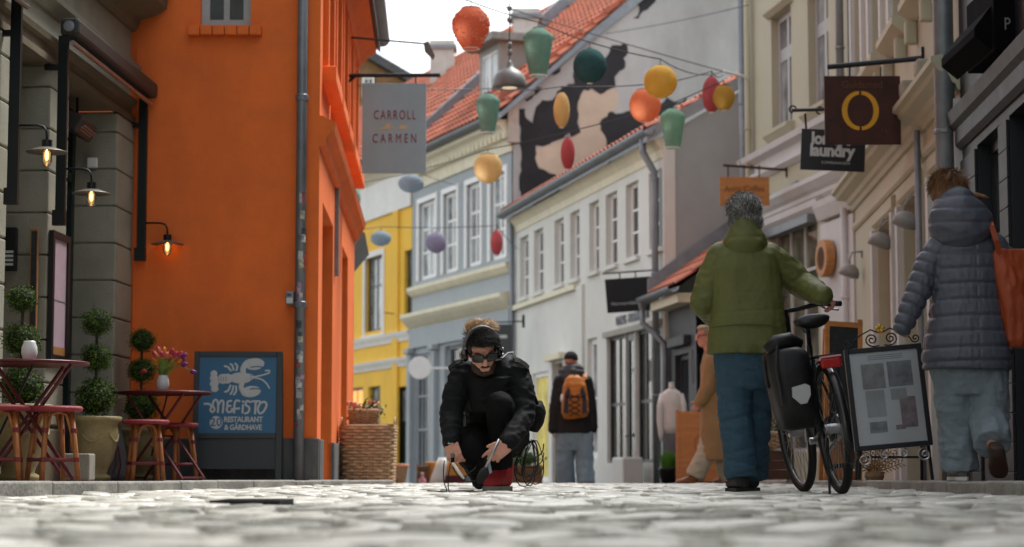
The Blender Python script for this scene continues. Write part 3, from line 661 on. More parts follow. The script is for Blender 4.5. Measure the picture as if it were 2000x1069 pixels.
# ---------------------------------------------------------------- cream house (coffee shop), right
crm = mat('cream_render', (.42, .405, .30), .75, var=.06, scale=1.5, bump=.15, stain=.3, stain_col=(.29, .275, .19))
pal = mat('pale_shop_paint', (.52, .525, .52), .65, var=.06, bump=.1, stain=.2)
woodf = mat('varnished_wood', (.30, .14, .045), .45, var=.25, scale=6, bump=.1, stretch=(6, 6, .7))
C2 = thing('cream_coffee_house', 'cream house with tall grey casements above the wide coffee shop window', 'building', (3.5, 29, 0))
F = Fac(C2, 3.43, 29.5, .16, -1); FR2 = F; RL = 4.66
wz0, wz1 = F.z(1525, 250), F.z(1525, 22)
ups = [(F.u(1507, 150), F.u(1546, 150), wz0, wz1), (F.u(1579, 150), F.u(1619, 150), wz0, wz1 + .0), (F.u(1656, 100), F.u(1684, 100), wz0, wz1)]
g0 = (F.u(1512), F.u(1600), .35, F.z(1560, 438)); 
F.wall('wall', crm, 0, RL, -.4, 9, ups + [g0], .12)
greyw = mat('grey_casement', (.34, .345, .34), .5, var=.06, bump=.05)
for h in ups:
    F.window(h, 2, 1, greyw, GLASS_PALE, y=.1, fw=.09, mw=.09, zfr=[0, .64, .70, 1], name='window')
    F.mould('window_head', crm, h[0] - .1, h[1] + .1, h[3], [(.03, 0), (.1, .06), (.1, .14), (.02, .16)])
    F.mould('sill', crm, h[0] - .1, h[1] + .1, h[2] - .16, [(.02, 0), (.06, .04), (.12, .1), (.12, .15), (.02, .16)])
F.window(g0, 3, 1, pal, GLASS_WARM, y=.04, fw=.05, mw=.04, zfr=[0, .8, 1])
F.box('shop_back', mat('coffee_wall', (.5, .44, .33), .8, var=.5, scale=2), g0[0], g0[1], 1.4, 1.45, .2, g0[3]); F.box('shop_floor', MATS['shop_wood'], g0[0], g0[1], .2, 1.4, .1, .2)
F.box('shop_shelf', woodf, g0[1] - .9, g0[1] - .2, .35, .6, .3, g0[3] - .3)
mb = MB(); c_ = F.uz(1543, 480); mb.lathe([(.02, .2), (.12, .18), (.2, .06), (.22, 0), (.2, 0)], 20, T((c_[0], .3, c_[1] - .06))); F.part(mb, 'pendant_shade', mat('blue_shade', (.2, .32, .38), .4), smooth=True)
s1 = F.z(1521, 322); F.mould('string_course', pal, -.05, RL, s1 - .1, [(.03, 0), (.1, .05), (.1, .1), (.02, .12), (.02, .26), (.14, .3), (.16, .38), (.02, .4)])
s2 = F.z(1600, 378); F.mould('shop_cornice', pal, 0, RL, s2 - .1, [(.03, 0), (.09, .05), (.09, .1), (.14, .14), (.2, .22), (.2, .28), (.02, .3)])
u0 = F.uz(1603, 600, off=.1)[0]; u1_ = F.uz(1668, 600, off=.1)[0]; F.box('pilaster', pal, u0, u1_, -.1, .0, -.4, s2 - .45, bevel=.01)
F.box('shop_counter', mat('pale_counter', (.55, .5, .36), .6, var=.3, scale=3), g0[0] + .3, g0[1] - .9, .6, .9, .2, 1.4)
F.mould('capital', pal, u0 - .06, u1_ + .03, s2 - .4, [(.11, 0), (.13, .05), (.17, .16), (.18, .24), (.02, .28)])
F.mould('window_cornice', pal, F.u(1495), u0 - .09, g0[3] + .04, [(.04, 0), (.12, .08), (.12, .16), (.02, .2)])
F.box('awning_case', zinc, F.u(1508), F.u(1600), -.14, .0, g0[3] - .07, g0[3] + .035)
for px, py in ((1567, 363), (1513, 388)):
    uu, zz = F.uz(px, py); w = F.part(MB().box(uu - .1, uu + .1, -.13, -.001, zz - .05, zz + .05), 'floodlight', zinc, bevel=.015)
F.core(0, RL, 9, crm, y0=1.6, y1=5)
F.box('inner_wall', crm, .02, RL - .02, .3, .4, g0[3] + .02, 9)
downpipe(C2, F, .12, -.1, -.2, 9, zinc, .06, collars=(3.6, 5.4)); downpipe(C2, F, .34, -.09, -.2, 9, crm, .045, collars=(3.6, 5.0))
uu, zz = F.uz(1470, 147); F.part(MB().tube([(uu - .1, -.1, zz), (uu + .05, -.45, zz + .03)], .022, 8), 'wire_bracket', white_paint); F.part(MB().tube([(uu + .15, -.05, zz - .1), (uu + .05, -.45, zz + .03)], .012, 6), 'wire_bracket', steel)

# ---------------------------------------------------------------- cream shop building (goldsmith), right
C1 = thing('cream_goldsmith_building', 'cream shop building with heavy cornice and wood framed shop openings', 'building', (4.1, 24, 0))
F = Fac(C1, 2.77 + .056 * 24.9, 24.9, -.056, -1); FR1 = F; RL = 8.28
def uY(Y): return (24.9 - Y) * 1.00157
cz = F.z(1760, 300)
ops = [(uY(22.4), uY(21.0), .35, 2.75), (uY(20.3), uY(19.1), -.1, 2.75), (uY(18.2), uY(16.85), .35, 2.75)]
ups = [(uY(24.3 - i * 1.75), uY(23.4 - i * 1.75), 4.55, 6.9) for i in range(5)]
F.wall('wall', crm, 0, RL, -.3, 9, ops + ups, .24)
for i, h in enumerate(ops):
    F.window(h, 1 if i else 2, 1, woodf, GLASS_WARM if i != 1 else GLASS, y=.12, fw=.07, mw=.06, zfr=[0, .74, 1], name='shop_window' if i != 1 else 'door')
    F.box('shop_back', MATS['coffee_wall'], h[0], h[1], 1.2, 1.25, -.2, h[3])
    F.mould('opening_head', crm, h[0] - .15, h[1] + .15, h[3] + .02, [(.02, 0), (.05, .03), (.05, .14), (.02, .16)])
    for u in (h[0] - .2, h[1] + .06): F.box('pilaster_strip', pal, u, u + .14, -.06, .0, -.2, h[3])
for h in ups:
    F.window(h, 2, 1, greyw, GLASS_PALE, y=.12, fw=.07, mw=.07, zfr=[0, .6, .66, 1])
    F.box('window_surround', pal, h[0] - .16, h[0] - .02, -.05, .0, h[2], h[3] + .1); F.box('window_surround', pal, h[1] + .02, h[1] + .16, -.05, .0, h[2], h[3] + .1)
    F.mould('sill', crm, h[0] - .2, h[1] + .2, h[2] - .2, [(.02, 0), (.08, .05), (.16, .12), (.16, .19), (.02, .2)])
    for u in (h[0] - .1, h[1] + .0): F.box('sill_console', crm, u, u + .1, -.12, .0, h[2] - .42, h[2] - .2, bevel=.02)
F.mould('cornice', crm, -.02, RL, 3.24, [(.03, 0), (.05, .05), (.08, .07), (.1, .12), (.19, .17), (.21, .21), (.25, .23), (.25, .28), (.08, .31), (.02, .32)])
F.mould('fascia_band', crm, 0, RL, 2.98, [(.02, 0), (.04, .03), (.04, .08), (.015, .1)])
cornc = mat('old_stone', (.30, .28, .22), .85, var=.25, stain=.4)
for Y in (19.9, 18.9, 17.9, 23.2, 22.2):
    uu = uY(Y); F.box('ornament', cornc, uu - .1, uu + .1, -.2, -.02, 3.585, 3.74, bevel=.03); F.box('ornament_foot', cornc, uu - .06, uu + .06, -.16, -.02, 3.55, 3.585)
F.core(0, RL, 9, crm, y0=1.5, y1=5)
F.box('inner_wall', crm, .02, RL - .02, .35, .45, 2.8, 9)
downpipe(C1, F, .1, -.1, -.2, 3.3, pal, .055, collars=(.9, 2.2)); downpipe(C1, F, .02, -.12, 3.9, 9, zinc, .05, collars=(5.3,))
downpipe(C1, F, uY(19.0) + .25, -.07, -.2, 3.25, zinc, .03)
downpipe(C1, F, RL - .08, -.13, -.2, 9, zinc, .085, collars=(2.9,))

# ---------------------------------------------------------------- dark shop, right edge
nav = mat('navy_boards', (.007, .0095, .013), .5, var=.2, bump=.1)
DS = thing('navy_shop_building', 'dark navy boarded shop building at the right edge behind the walking woman', 'building', (3.7, 15, 0))
F = Fac(DS, 3.68, 16.6, -.056, -1); FDS = F; DLn = 23
win = (.75, 1.75, .45, 2.65)
F.wall('wall', nav, 0, DLn, 3.2, 9, (), .2)
F.wall('wall', nav, 0, DLn, -.2, 3.2, [win, (2.1, 3.1, -.2, 2.65)], .2)
z = -.1
while z < 2.6:
    for a, b in ((.06, .74), (1.76, 2.09)): F.box('board', nav, a, b, -.022, .0, z, z + .205, bevel=.004)
    z += .21
F.window(win, 1, 1, nav, GLASS, y=.1, fw=.08, zfr=[0, .68, 1]); F.window((2.1, 3.1, -.2, 2.65), 1, 1, nav, GLASS, y=.12, fw=.1, name='door')
F.mould('lintel', nav, .0, DLn, 2.72, [(.02, 0), (.06, .04), (.06, .16), (.1, .2), (.12, .3), (.02, .34)])
F.box('corner_strip', pal, .0, .05, -.06, .0, -.2, 3.15)
F.core(0, DLn, 9, nav, y0=.5, y1=4)
# ================================================================ street objects
FLATY = Matrix.Diagonal((1, .15, 1, 1))
# ---------------------------------------------------------------- paper lanterns on wires
def paper(name, col):
    m = mat(name, col, .95, var=.14, scale=9, bump=.35, bscale=30, spec=.05); t = m.node_tree; N = t.nodes; L = t.links
    if 'Translucent BSDF' not in N:
        tr = N.new('ShaderNodeBsdfTranslucent'); tr.inputs['Color'].default_value = (*[min(1, c * 1.15) for c in col], 1); mx = N.new('ShaderNodeMixShader'); mx.inputs['Fac'].default_value = .5
        L.new(N['Principled BSDF'].outputs[0], mx.inputs[1]); L.new(tr.outputs[0], mx.inputs[2]); L.new(mx.outputs[0], N['Material Output'].inputs['Surface'])
    return m
SH = {
 'sphere': lambda t: math.sqrt(max(.03, 1 - (2 * t - 1) ** 2)),
 'vase':   lambda t: (.5 + .5 * math.sin(math.pi / 2 * t / .38) if t < .38 else 1.0 - .55 * ((t - .38) / .62) ** 1.7),
 'taper':  lambda t: (.35 + .65 * math.sin(math.pi / 2 * min(1, t / .22))) * (1 - .42 * max(0, t - .22) / .78),
 'spindle':lambda t: math.sqrt(max(.06, 1 - ((2 * t - 1) * .98) ** 2)),
 'oblate': lambda t: math.sqrt(max(.03, 1 - (2 * t - 1) ** 2)),
 'round':  lambda t: math.sqrt(max(.05, 1 - ((2 * t - .92) * .9) ** 2)),
}
orange_p = paper('paper_coral', (.62, .20, .11)); teal_p = paper('paper_sage', (.23, .38, .32)); dteal_p = paper('paper_dark_teal', (.07, .155, .16)); yel_p = paper('paper_yellow', (.66, .46, .13)); ora_p = paper('paper_orange', (.74, .29, .15)); red_p = paper('paper_red', (.5, .14, .15)); must_p = paper('paper_mustard', (.5, .33, .08)); mint_p = paper('paper_mint', (.27, .45, .35)); cream_p = paper('paper_cream', (.66, .5, .26)); blue_p = paper('paper_blue_grey', (.33, .40, .45)); lav_p = paper('paper_lavender', (.34, .31, .40))
LAN = [  # centre px, py, width px, height px, diameter m, shape, material, label
 (920, 56, 76, 82, .40, 'vase', orange_p, 'coral red openwork paper lantern, highest against the sky'),
 (1051, 102, 62, 96, .34, 'taper', teal_p, 'large sage green tapered paper lantern beside the grey street lamp'),
 (1152, 129, 68, 70, .38, 'sphere', dteal_p, 'dark teal round paper lantern in front of the cow mural'),
 (1290, 160, 68, 66, .38, 'sphere', yel_p, 'golden yellow round paper lantern above an orange one'),
 (1260, 208, 64, 64, .38, 'round', ora_p, 'bright orange paper lantern just below the golden round one'),
 (1390, 185, 38, 72, .24, 'spindle', red_p, 'red spindle paper lantern hanging beside the cream house corner'),
 (1414, 192, 44, 48, .27, 'round', must_p, 'mustard paper lantern half hidden behind a red spindle lantern'),
 (1314, 251, 52, 78, .32, 'taper', mint_p, 'mint green tapered paper lantern by the white house gutter corner'),
 (1097, 215, 32, 70, .19, 'spindle', cream_p, 'pale yellow spindle paper lantern on the black cow patch'),
 (1109, 300, 28, 64, .18, 'spindle', red_p, 'pinkish red spindle paper lantern below the pale yellow spindle'),
 (953, 222, 50, 78, .32, 'taper', teal_p, 'sage green tapered paper lantern below the dormer window'),
 (953, 330, 58, 56, .38, 'round', cream_p, 'cream round paper lantern in front of the blue grey house windows'),
 (803, 359, 52, 36, .36, 'oblate', blue_p, 'flat blue grey paper lantern below the Carroll Carmen sign'),
 (744, 466, 42, 30, .36, 'oblate', blue_p, 'flat blue grey paper lantern near the grey canopy'),
 (852, 474, 42, 42, .36, 'sphere', lav_p, 'lavender round paper lantern in front of blue grey house'),
 (970, 474, 24, 50, .20, 'spindle', red_p, 'small red spindle paper lantern by the far blue grey window'),
 (690, 388, 30, 42, .26, 'sphere', teal_p, 'green paper lantern peeping out from behind the orange house'),
]
cord_m = mat('cord_dark', (.03, .03, .03), .7, bump=0)
def lantern(px, py, w, h, D, shape, m, label):
    Y = D * FPX / w; c = at(px, py, Y); H = h / w * D; Rr = D / 2
    o = thing('paper_lantern', label, 'lantern', c, random.uniform(0, 3), 'paper lanterns strung across the street')
    rings = []; f = SH[shape]; nr = 13 if shape != 'vase' else 15; prof = []
    for i in range(nr * 3 + 1):
        t = i / (nr * 3); pin = .035 * abs(math.cos(math.pi * i / 3)) if shape in ('sphere', 'oblate', 'round', 'taper') else .008 * (i % 3 == 0)
        prof.append((max(.015, Rr * (f(t) - pin)), H * (.5 - t)))
    sh = MB().lathe(list(reversed(prof)), 24, cap=False).build('shade', m, o, smooth=True)
    for v in sh.data.vertices: q = 1 + .03 * noise.noise(v.co * 14 + Vector((px, py, 0))); v.co.x *= q; v.co.y *= q
    MB().tube([(prof[0][0] * math.cos(a), prof[0][0] * math.sin(a), H / 2) for a in [2 * math.pi * k / 16 for k in range(16)]], .006, 6, closed=True).build('ring', cord_m, o)
    MB().tube([(prof[-1][0] * math.cos(a), prof[-1][0] * math.sin(a), -H / 2) for a in [2 * math.pi * k / 16 for k in range(16)]], .007, 6, closed=True).build('ring', white_paint, o)
    MB().tube([(0, 0, H / 2 - .02), (0, 0, H / 2 + .07)], .004, 5).build('hanger', cord_m, o)
    if shape == 'vase':
        mb = MB(); rnd = random.Random(3)
        for k in range(200):
            a = rnd.uniform(0, 6.28); t = rnd.uniform(.12, .9); r_ = Rr * f(t) + .002; p = Vector((r_ * math.cos(a), r_ * math.sin(a), H * (.5 - t)))
            mb.ell(p, (.008, .008, .009), 5, 4)
        tag(mb.build('pale_speckles', paper('paper_pale', (.8, .55, .45)), sh), kind='stuff')
    return o, c + Vector((0, 0, H / 2 + .07))
tops = {}
for L_ in LAN: o, tp = lantern(*L_); tops[(L_[0], L_[1])] = tp
wirem = mat('wire', (.035, .035, .037), .6, bump=0)
def wire(label, pts, sag=.12, r=.007):
    pts = [Vector(p) for p in pts]; out = []
    for a, b in zip(pts, pts[1:]):
        n = 8
        for i in range(n): t = i / n; q = a.lerp(b, t); q.z -= sag * 4 * t * (1 - t) * min(1, (b - a).length / 8); out.append(q)
    out.append(pts[-1])
    return tag(MB().tube(out, r, 5).build('overhead_wire', wirem), label, 'wire', 'wires across the street')
br = FR2.P(*[(lambda a: (a[0] + .05, -.45, a[1] + .03))(FR2.uz(1470, 147))][0])
lw = lambda *k: [tops[q] for q in k]
wire('wire carrying the coral, sage, dark teal and golden lanterns', [FS.P(4.5, -.05, 5.6), *lw((920, 56), (1051, 102), (1152, 129), (1290, 160)), br])
wire('wire carrying the dormer lantern, pale spindle and orange lantern', [FS.P(7, -.05, 4.7), *lw((953, 222), (1097, 215), (1260, 208), (1390, 185)), br + Vector((0, 0, -.04))])
wire('wire carrying the cream, pinkish spindle, mint and mustard lanterns', [FS.P(7.2, -.05, 3.4), tops[(690, 388)], *lw((953, 330), (1109, 300), (1314, 251), (1414, 192)), br + Vector((.02, .1, -.3))], sag=.05)
wire('low wire carrying the lavender and small red lanterns', [GB.location + Vector((.1, 3, 3.4)), *lw((744, 466), (852, 474), (970, 474)), FW.P(.3, -.02, 4.4)], sag=.03)
wire('wire carrying the flat lantern below the hanging sign', [FS.P(7.25, -.05, 3.9), tops[(803, 359)], FB.P(3.2, -.05, 6.1)], sag=.02)
wire('bare wire sloping down over the cow mural to the cream house', [at(905, -12, 30), br], sag=.05, r=.008)
wire('bare wire rising over the top of the grey gable', [at(1183, 66, 36), at(1462, 10, 28)], sag=.03)
wire('bare thin wire across the sky at the top', [FS.P(7, -.05, 5.7), at(1020, -14, 27)], sag=.1, r=.005)
# ---------------------------------------------------------------- grey pendant street lamp
lp = at(995, 172, 26); SL = thing('street_lamp', 'grey bell shaped street lamp hanging from a wire below the chimney', 'street lamp', lp)
lampgrey = mat('lamp_grey', (.13, .135, .13), .5, .3, bump=.05)
MB().lathe([(.22, 0), (.225, .01), (.215, .09), (.19, .16), (.13, .22), (.06, .26), (.05, .30), (.03, .34), (.02, .36)], 28).build('shade', lampgrey, SL, smooth=True)
MB().lathe([(.2, .005), (.19, .03), (.1, .0), (.02, -.015)], 24).build('diffuser', mat('warm_diffuser', (.8, .62, .42), .4, emit=.25, bump=0), SL, smooth=True)
mb = MB().tube([(0, 0, .34), (0, 0, 1.6)], .008, 6); mb.build('cable', cord_m, SL)
for z in (.42, .52, .85, 1.0): MB().lathe([(.01, z), (.035, z + .02), (.035, z + .06), (.01, z + .08)], 10).build('insulator', lampgrey, SL)
wire('heavy wire above the grey street lamp', [at(700, -190, 25), lp + Vector((0, 0, 1.6)), at(1470, -160, 28)], sag=.0, r=.01)

# ---------------------------------------------------------------- hanging signs
def hang_bar(root, a, b, r, m, name='bracket'):
    return MB().tube([a, b], r, 8).build(name, m, root)
def panel_sign(name, label, x0, y0, x1, y1, Y, m, th=.025, rot=0):
    a, b = at(x0, y0, Y), at(x1, y1, Y); c = (a + b) / 2
    o = thing(name, label, 'sign', c); o.rotation_euler = (0, 0, rot)
    w, h = abs(b.x - a.x), abs(a.z - b.z); p = MB().box(-w / 2, w / 2, -th / 2, th / 2, -h / 2, h / 2).build('panel', m, o, bevel=.004)
    return o, w, h, p
sgrey = mat('sign_grey', (.29, .46, .53), .6, var=.05, bump=.05, stain=.2)
plum = mat('plum_paint', (.24, .05, .075), .6, bump=0)
o, w, h, p = panel_sign('hanging_sign', 'tall pale grey hanging sign lettered Carroll Carmen on the orange house', 708, 163, 832, 339, 21.6, sgrey)
text('CARROLL', .14, plum, o, T((.005, -.0165, h / 2 - h * .36)) @ FACE, .002, .62, 1.28); text('CARMEN', .14, plum, o, T((.005, -.0165, h / 2 - h * .62)) @ FACE, .002, .62, 1.58)
paleo = mat('pale_gold', (.55, .48, .28), .6, bump=0)
MB().prism([(-.16, -.01), (-.04, -.01), (-.04, .045), (-.08, .045), (-.1, .02)], -.016, -.012).build('emblem', paleo, o); MB().prism([(.06, -.01), (.13, -.01), (.13, .025), (.1, .035), (.06, .035)], -.016, -.012).build('emblem', paleo, o); MB().box(-.04, .06, -.015, -.012, .0, .006).build('emblem', paleo, o)
hb = at(668, 148, 21.6); he = at(860, 147, 21.6); k = Vector(o.location)
MB().tube([hb - k, he - k], .022, 8).build('bracket', black_metal, o); MB().tube([at(668, 170, 21.6) - k, at(692, 150, 21.6) - k], .018, 8).build('brace', black_metal, o)
for px in (733, 812): MB().tube([at(px, 149, 21.6) - k, at(px, 165, 21.6) - k], .008, 6).build('hook', black_metal, o)
# floodlight arm above it
a, b = at(668, 72, 22), at(833, 86, 22); o = thing('sign_floodlight', 'small dark floodlight on a thin arm above the pale grey sign', 'floodlight', a)
MB().tube([(0, 0, 0), b - a], .011, 6).build('arm', black_metal, o); MB().tube([b - a, b - a + Vector((.0, 0, -.03))], .02, 8).build('joint', black_metal, o)
MB().prism([(-.03, 0), (.02, .02), (.09, -.13), (.07, -.17), (-.02, -.08)], -.06, .06, T(b - a)).build('lamp_head', lampgrey, o); MB().box(-.02, .02, -.02, .02, -.03, .03).build('wall_plate', black_metal, o)

rust = mat('rust_brown', (.045, .014, .009), .55, .2, var=.4, scale=7, bump=.2, stain=.5, stain_col=(.085, .022, .012))
o, w, h, p = panel_sign('hanging_sign', 'square rust brown hanging sign with a golden ring, lettered Guldsmed', 1609, 149, 1760, 283, 19.1, rust)
gold = mat('gold_yellow', (.62, .30, .012), .5, var=.08, bump=.05)
cx_, cz_ = (1680 - 1684.5) / 4000 * 19.1, (216 - 217) / 4000 * 19.1 + .0
for sgn in (-1, 1):
    out = []; inn = []
    for i in range(25):
        a = R(-88 + 176 * i / 24); out.append((cx_ + sgn * .168 * math.cos(a) , cz_ + .187 * math.sin(a))); inn.append((cx_ + sgn * (.118 * math.cos(a)), cz_ + .152 * math.sin(a)))
    q = out + list(reversed(inn)); q = [(x + sgn * .006, z) for x, z in q]
    MB().prism(q, -.018, -.0128).build('ring', gold, o)
engr = mat('engraved_brown', (.12, .045, .02), .6, bump=0)
text('Guldsmed', .1, engr, o, T((.0, -.0145, h / 2 - .085)) @ FACE, .002, .95); text('Ole', .06, engr, o, T((.21, -.0145, -h / 2 + .13)) @ FACE @ Matrix.Rotation(R(-40), 4, 'Z'), .002)
k = Vector(o.location); a = at(1617, 131, 19.1) - k; b = FR1.P(FR1.u(1805, 130), 0, at(1805, 130, 19.1).z) - k
MB().tube([a, b], .026, 10).build('bracket', black_metal, o); MB().box(b.x - .03, b.x + .0, b.y - .03, b.y + .03, b.z - .14, b.z + .1).build('wall_plate', black_metal, o)
for px in (1660, 1720): MB().tube([at(px, 131, 19.1) - k, at(px, 151, 19.1) - k], .008, 6).build('hook', black_metal, o)

blk = mat('sign_black', (.011, .014, .017), .5, bump=.04); grytxt = mat('sign_white_text', (.5, .52, .52), .6, bump=0)
o, w, h, p = panel_sign('hanging_sign', 'black hanging laundry sign with pale serif lettering behind the brown sign', 1564, 254, 1690, 334, 20.4, blk, rot=R(-4)); o.rotation_euler = (0, R(3), R(-4))
text('laundry', .168, grytxt, o, T((-.01, -.015, -.01)) @ FACE, .002, .92, .96, bold=.007); text('lonny\'s', .168, grytxt, o, T((-.02, -.015, .11)) @ FACE, .002, .9, .96, bold=.007); text('COPENHAGEN', .036, grytxt, o, T((.03, -.015, -.13)) @ FACE, .002, 1.1, 1.1)
k = Vector(o.location); q = FR1.P(FR1.u(1775, 230), -.0, at(1700, 232, 20.4).z) - k; a = at(1545, 219, 20.4) - k
MB().tube([a, Vector((q.x, q.y, a.z - .03))], .018, 8).build('bracket', black_metal, o)
for dx in (0, .27): MB().tube([a + Vector((dx + .035 * math.cos(t) , 0, .035 * math.sin(t) + .01)) for t in [R(20 + 25 * i) for i in range(11)]], .009, 6).build('scroll', black_metal, o)
MB().tube([at(1569, 224, 20.4) - k, at(1573, 256, 20.4) - k], .012, 6).build('hook', black_metal, o); MB().tube([at(1670, 226, 20.4) - k, at(1672, 258, 20.4) - k], .012, 6).build('hook', black_metal, o)

wsign = mat('sign_wood', (.42, .19, .055), .55, var=.25, scale=3, bump=.1, stretch=(1, 6, 8))
o, w, h, p = panel_sign('hanging_sign', 'small wooden hanging coffee sign behind the grey haired head', 1405, 346, 1503, 402, 27.2, wsign)
dwood = mat('burnt_lettering', (.16, .07, .022), .7, bump=0)
text('Anita Coffee', .12, dwood, o, T((0, -.0145, .03)) @ FACE, .002, .88)
k = Vector(o.location); a = at(1413, 323, 27.2) - k; b = FR2.P(FR2.u(1537, 323), 0, at(1413, 323, 27.2).z - .01) - k
rus2 = mat('rusty_bar', (.09, .04, .03), .7, .3, var=.3); MB().tube([a, b], .018, 8).build('bracket', rus2, o)
for px in (1422, 1483): MB().tube([at(px, 323, 27.2) - k, at(px, 348, 27.2) - k], .01, 6).build('hook', black_metal, o)
MB().box(b.x - .02, b.x + .02, b.y - .02, b.y + .02, b.z - .1, b.z + .05).build('wall_plate', rus2, o)

o, w, h, p = panel_sign('hanging_sign', 'black hanging sign with one small white line of lettering on the white house', 1183, 543, 1275, 609, 30.6, blk, rot=R(6)); o.rotation_euler = (0, R(-4.5), R(6))
text('Hornvarefabrikken', .075, grytxt, o, T((0, -.015, -h / 2 + .13)) @ FACE, .002, 1.0)
k = Vector(o.location); a = at(1180, 537, 30.6) - k; b = FW.P(FW.u(1292, 530), 0, at(1290, 528, 30.6).z) - k
Mi = Matrix.Rotation(-R(6), 4, 'Z') @ Matrix.Identity(4)
MB().tube([(-w / 2 - .03, 0, h / 2 + .09), (w / 2 + .16, 0, h / 2 + .09)], .012, 8).build('bracket', black_metal, o)
for x in (-.12, .12): MB().tube([(x, 0, h / 2), (x, 0, h / 2 + .09)], .01, 6).build('hook', black_metal, o)
MB().box(w / 2 + .14, w / 2 + .17, -.03, .03, h / 2 + .0, h / 2 + .16).build('wall_plate', black_metal, o)
# raised shop name on the wall under it
uu, zz = FW.uz(1236, 621); nm = thing('shop_name', 'raised grey shop name letters on the white wall above the shopfront', 'sign', FW.P(uu, 0, zz))
for s_, d_ in (('DYNG', -.62), ('HORNVÆRK', .38)): text(s_, .2, zinc, nm, T(-Vector(nm.location)) @ FW.Mw @ T((uu + d_, -.02, zz)) @ FACE, .015, .98)

o = thing('round_sign', 'round white disc sign on an arm in front of the blue grey house', 'sign', at(820, 719, 38))
q = MB().lathe([(.205, -.03), (.21, -.02), (.21, .02), (.205, .03)], 28, Matrix.Rotation(R(90), 4, 'X')); q.build('disc', white_paint, o)
MB().box(.2, .56, -.015, .015, -.02, .02).build('arm', white_paint, o)
o, w, h, p = panel_sign('hanging_sign', 'dark grey hanging sign behind the crouching man\'s head', 955, 634, 1001, 692, 38.2, mat('sign_dark_grey', (.045, .055, .06), .5, bump=.03))
MB().tube([(-.3, 0, h / 2 + .03), (.42, 0, h / 2 + .06)], .014, 6).build('bracket', black_metal, o); MB().box(.40, .45, -.04, .04, h / 2 - .06, h / 2 + .18).build('wall_plate', black_metal, o)
MB().box(-.1, .12, -.014, -.012, .02, .08).build('pale_print', grytxt, o)
uu, zz = FR2.uz(1612, 505, off=.18); o = thing('round_sign', 'round wooden sign on the pale pilaster of the coffee shop', 'sign', FR2.P(uu, -.18, zz))
Mr = Matrix.Rotation(math.atan2(-1, .16), 4, 'Z') @ Matrix.Rotation(R(90), 4, 'X')
MB().lathe([(.225, -.06), (.235, -.045), (.235, .045), (.225, .06)], 32, Mr).build('disc', wsign, o)
MB().lathe([(.13, .061), (.14, .064), (.15, .061)], 28, Mr).build('ring', dwood, o)
# black shop sign box, top right
o = thing('shop_sign_box', 'black box shop sign with thin letters at the top right corner', 'sign', (3.62, 14.5, 3.95))
bx0, bx1 = at(1908, 50, 14.2).x - 3.62, .1; zt_, zb_ = at(1950, -40, 14.2).z - 3.95, at(1950, 99, 14.2).z - 3.95
MB().box(bx0 + .12, bx1 + .3, -.3, .55, zb_, zt_).build('box', mat('matt_black', (.004, .004, .005), .9, bump=.03, spec=.05), o, bevel=.006)
MB().prism([(0, zb_ + .02), (-.12, zb_ + .12), (-.12, zb_ + .18), (0, zb_ + .34)], -.22, .9, T((bx0 + .12, 0, 0))).build('side_canopy', MATS['matt_black'], o)
for ch_, px_ in (('P', 1967), ('I', 1996)): text(ch_, .125, mat('thin_grey_letters', (.16, .16, .16), .6, bump=0), o, T((at(px_, 48, 14.2).x - 3.62, -.304, at(1970, 48, 14.2).z - 3.95)) @ FACE, .002, .75)

# ---------------------------------------------------------------- awning rails and wall lamps on the stone building
def awning(u0, u1, label):
    o = thing('awning', label, 'awning', FL.P((u0 + u1) / 2, 0, 3.2)); M = T(-Vector(o.location)) @ FL.Mw
    MB().box(u0, u1, -.25, -.11, 3.25, 3.38).build('cassette', mat('awning_case_grey', (.03, .03, .028), .5, bump=.05), o, M=M, bevel=.025)
    MB().tube([(u0 + .02, -.2, 3.2), (u1 - .02, -.2, 3.2)], .018, 8).build('front_bar', steel, o, M=M)
    MB().lathe([(.036, 0), (.04, .012), (.022, .016)], 18, Matrix.Translation((u0 - .002, -.18, 3.315)) @ Matrix.Rotation(R(-90), 4, 'Y')).build('end_cap', zinc, o, M=M)
    for u in (u0 + .03, u1 - .03):
        r_ = MB().box(u - .02, u + .02, -.17, -.10, 1.98, 3.25).build('rail', mat('dark_green_metal', (.008, .014, .014), .4, .3, bump=.03), o, M=M)
        MB().box(u - .026, u + .026, -.172, -.08, 1.87, 1.98).build('wall_bracket', black_metal, r_); MB().box(u - .018, u + .018, -.1, .0, 3.0, 3.04).build('stay', black_metal, r_)
    return o
awning(-2.63, -.05, 'rolled black awning with two vertical rails over the shop door')
awning(-6.4, -3.74, 'rolled black awning whose rail cuts the left edge')
enam = mat('enamel_shade', (.16, .145, .12), .4, .2, bump=.05); bulb_m = mat('filament', (1, .42, .08), .5, emit=5, bump=0)
def wall_lamp(u, z, label):
    p = FL.P(u, -.16, z); o = thing('wall_lamp', label, 'wall lamp', p, 0, 'lit lamps on the awning rails')
    MB().tube([(0, 0, .0), (.13, 0, 0), (.17, 0, -.01), (.19, 0, -.04), (.195, 0, -.11)], .008, 8).build('arm', black_metal, o, smooth=True)
    MB().lathe([(.03, -.11), (.035, -.1), (.035, -.15), (.03, -.155)], 12, T((.195, 0, 0))).build('cap', black_metal, o)
    MB().lathe([(.03, -.15), (.06, -.152), (.135, -.178), (.138, -.182), (.06, -.158), (.03, -.156)], 28, T((.195, 0, 0))).build('shade', enam, o, smooth=True)
    MB().lathe([(.03, -.16), (.036, -.18), (.036, -.24), (.025, -.268), (.004, -.275)], 14, T((.195, 0, 0))).build('glass_jar', GLASS_BULB, o, smooth=True)
    MB().lathe([(.004, -.165), (.012, -.19), (.010, -.225), (.003, -.235)], 8, T((.195, 0, 0))).build('bulb', bulb_m, o, smooth=True)
wall_lamp(-3.77, 2.40, 'lit wall lamp cut by the left edge, on the first rail')
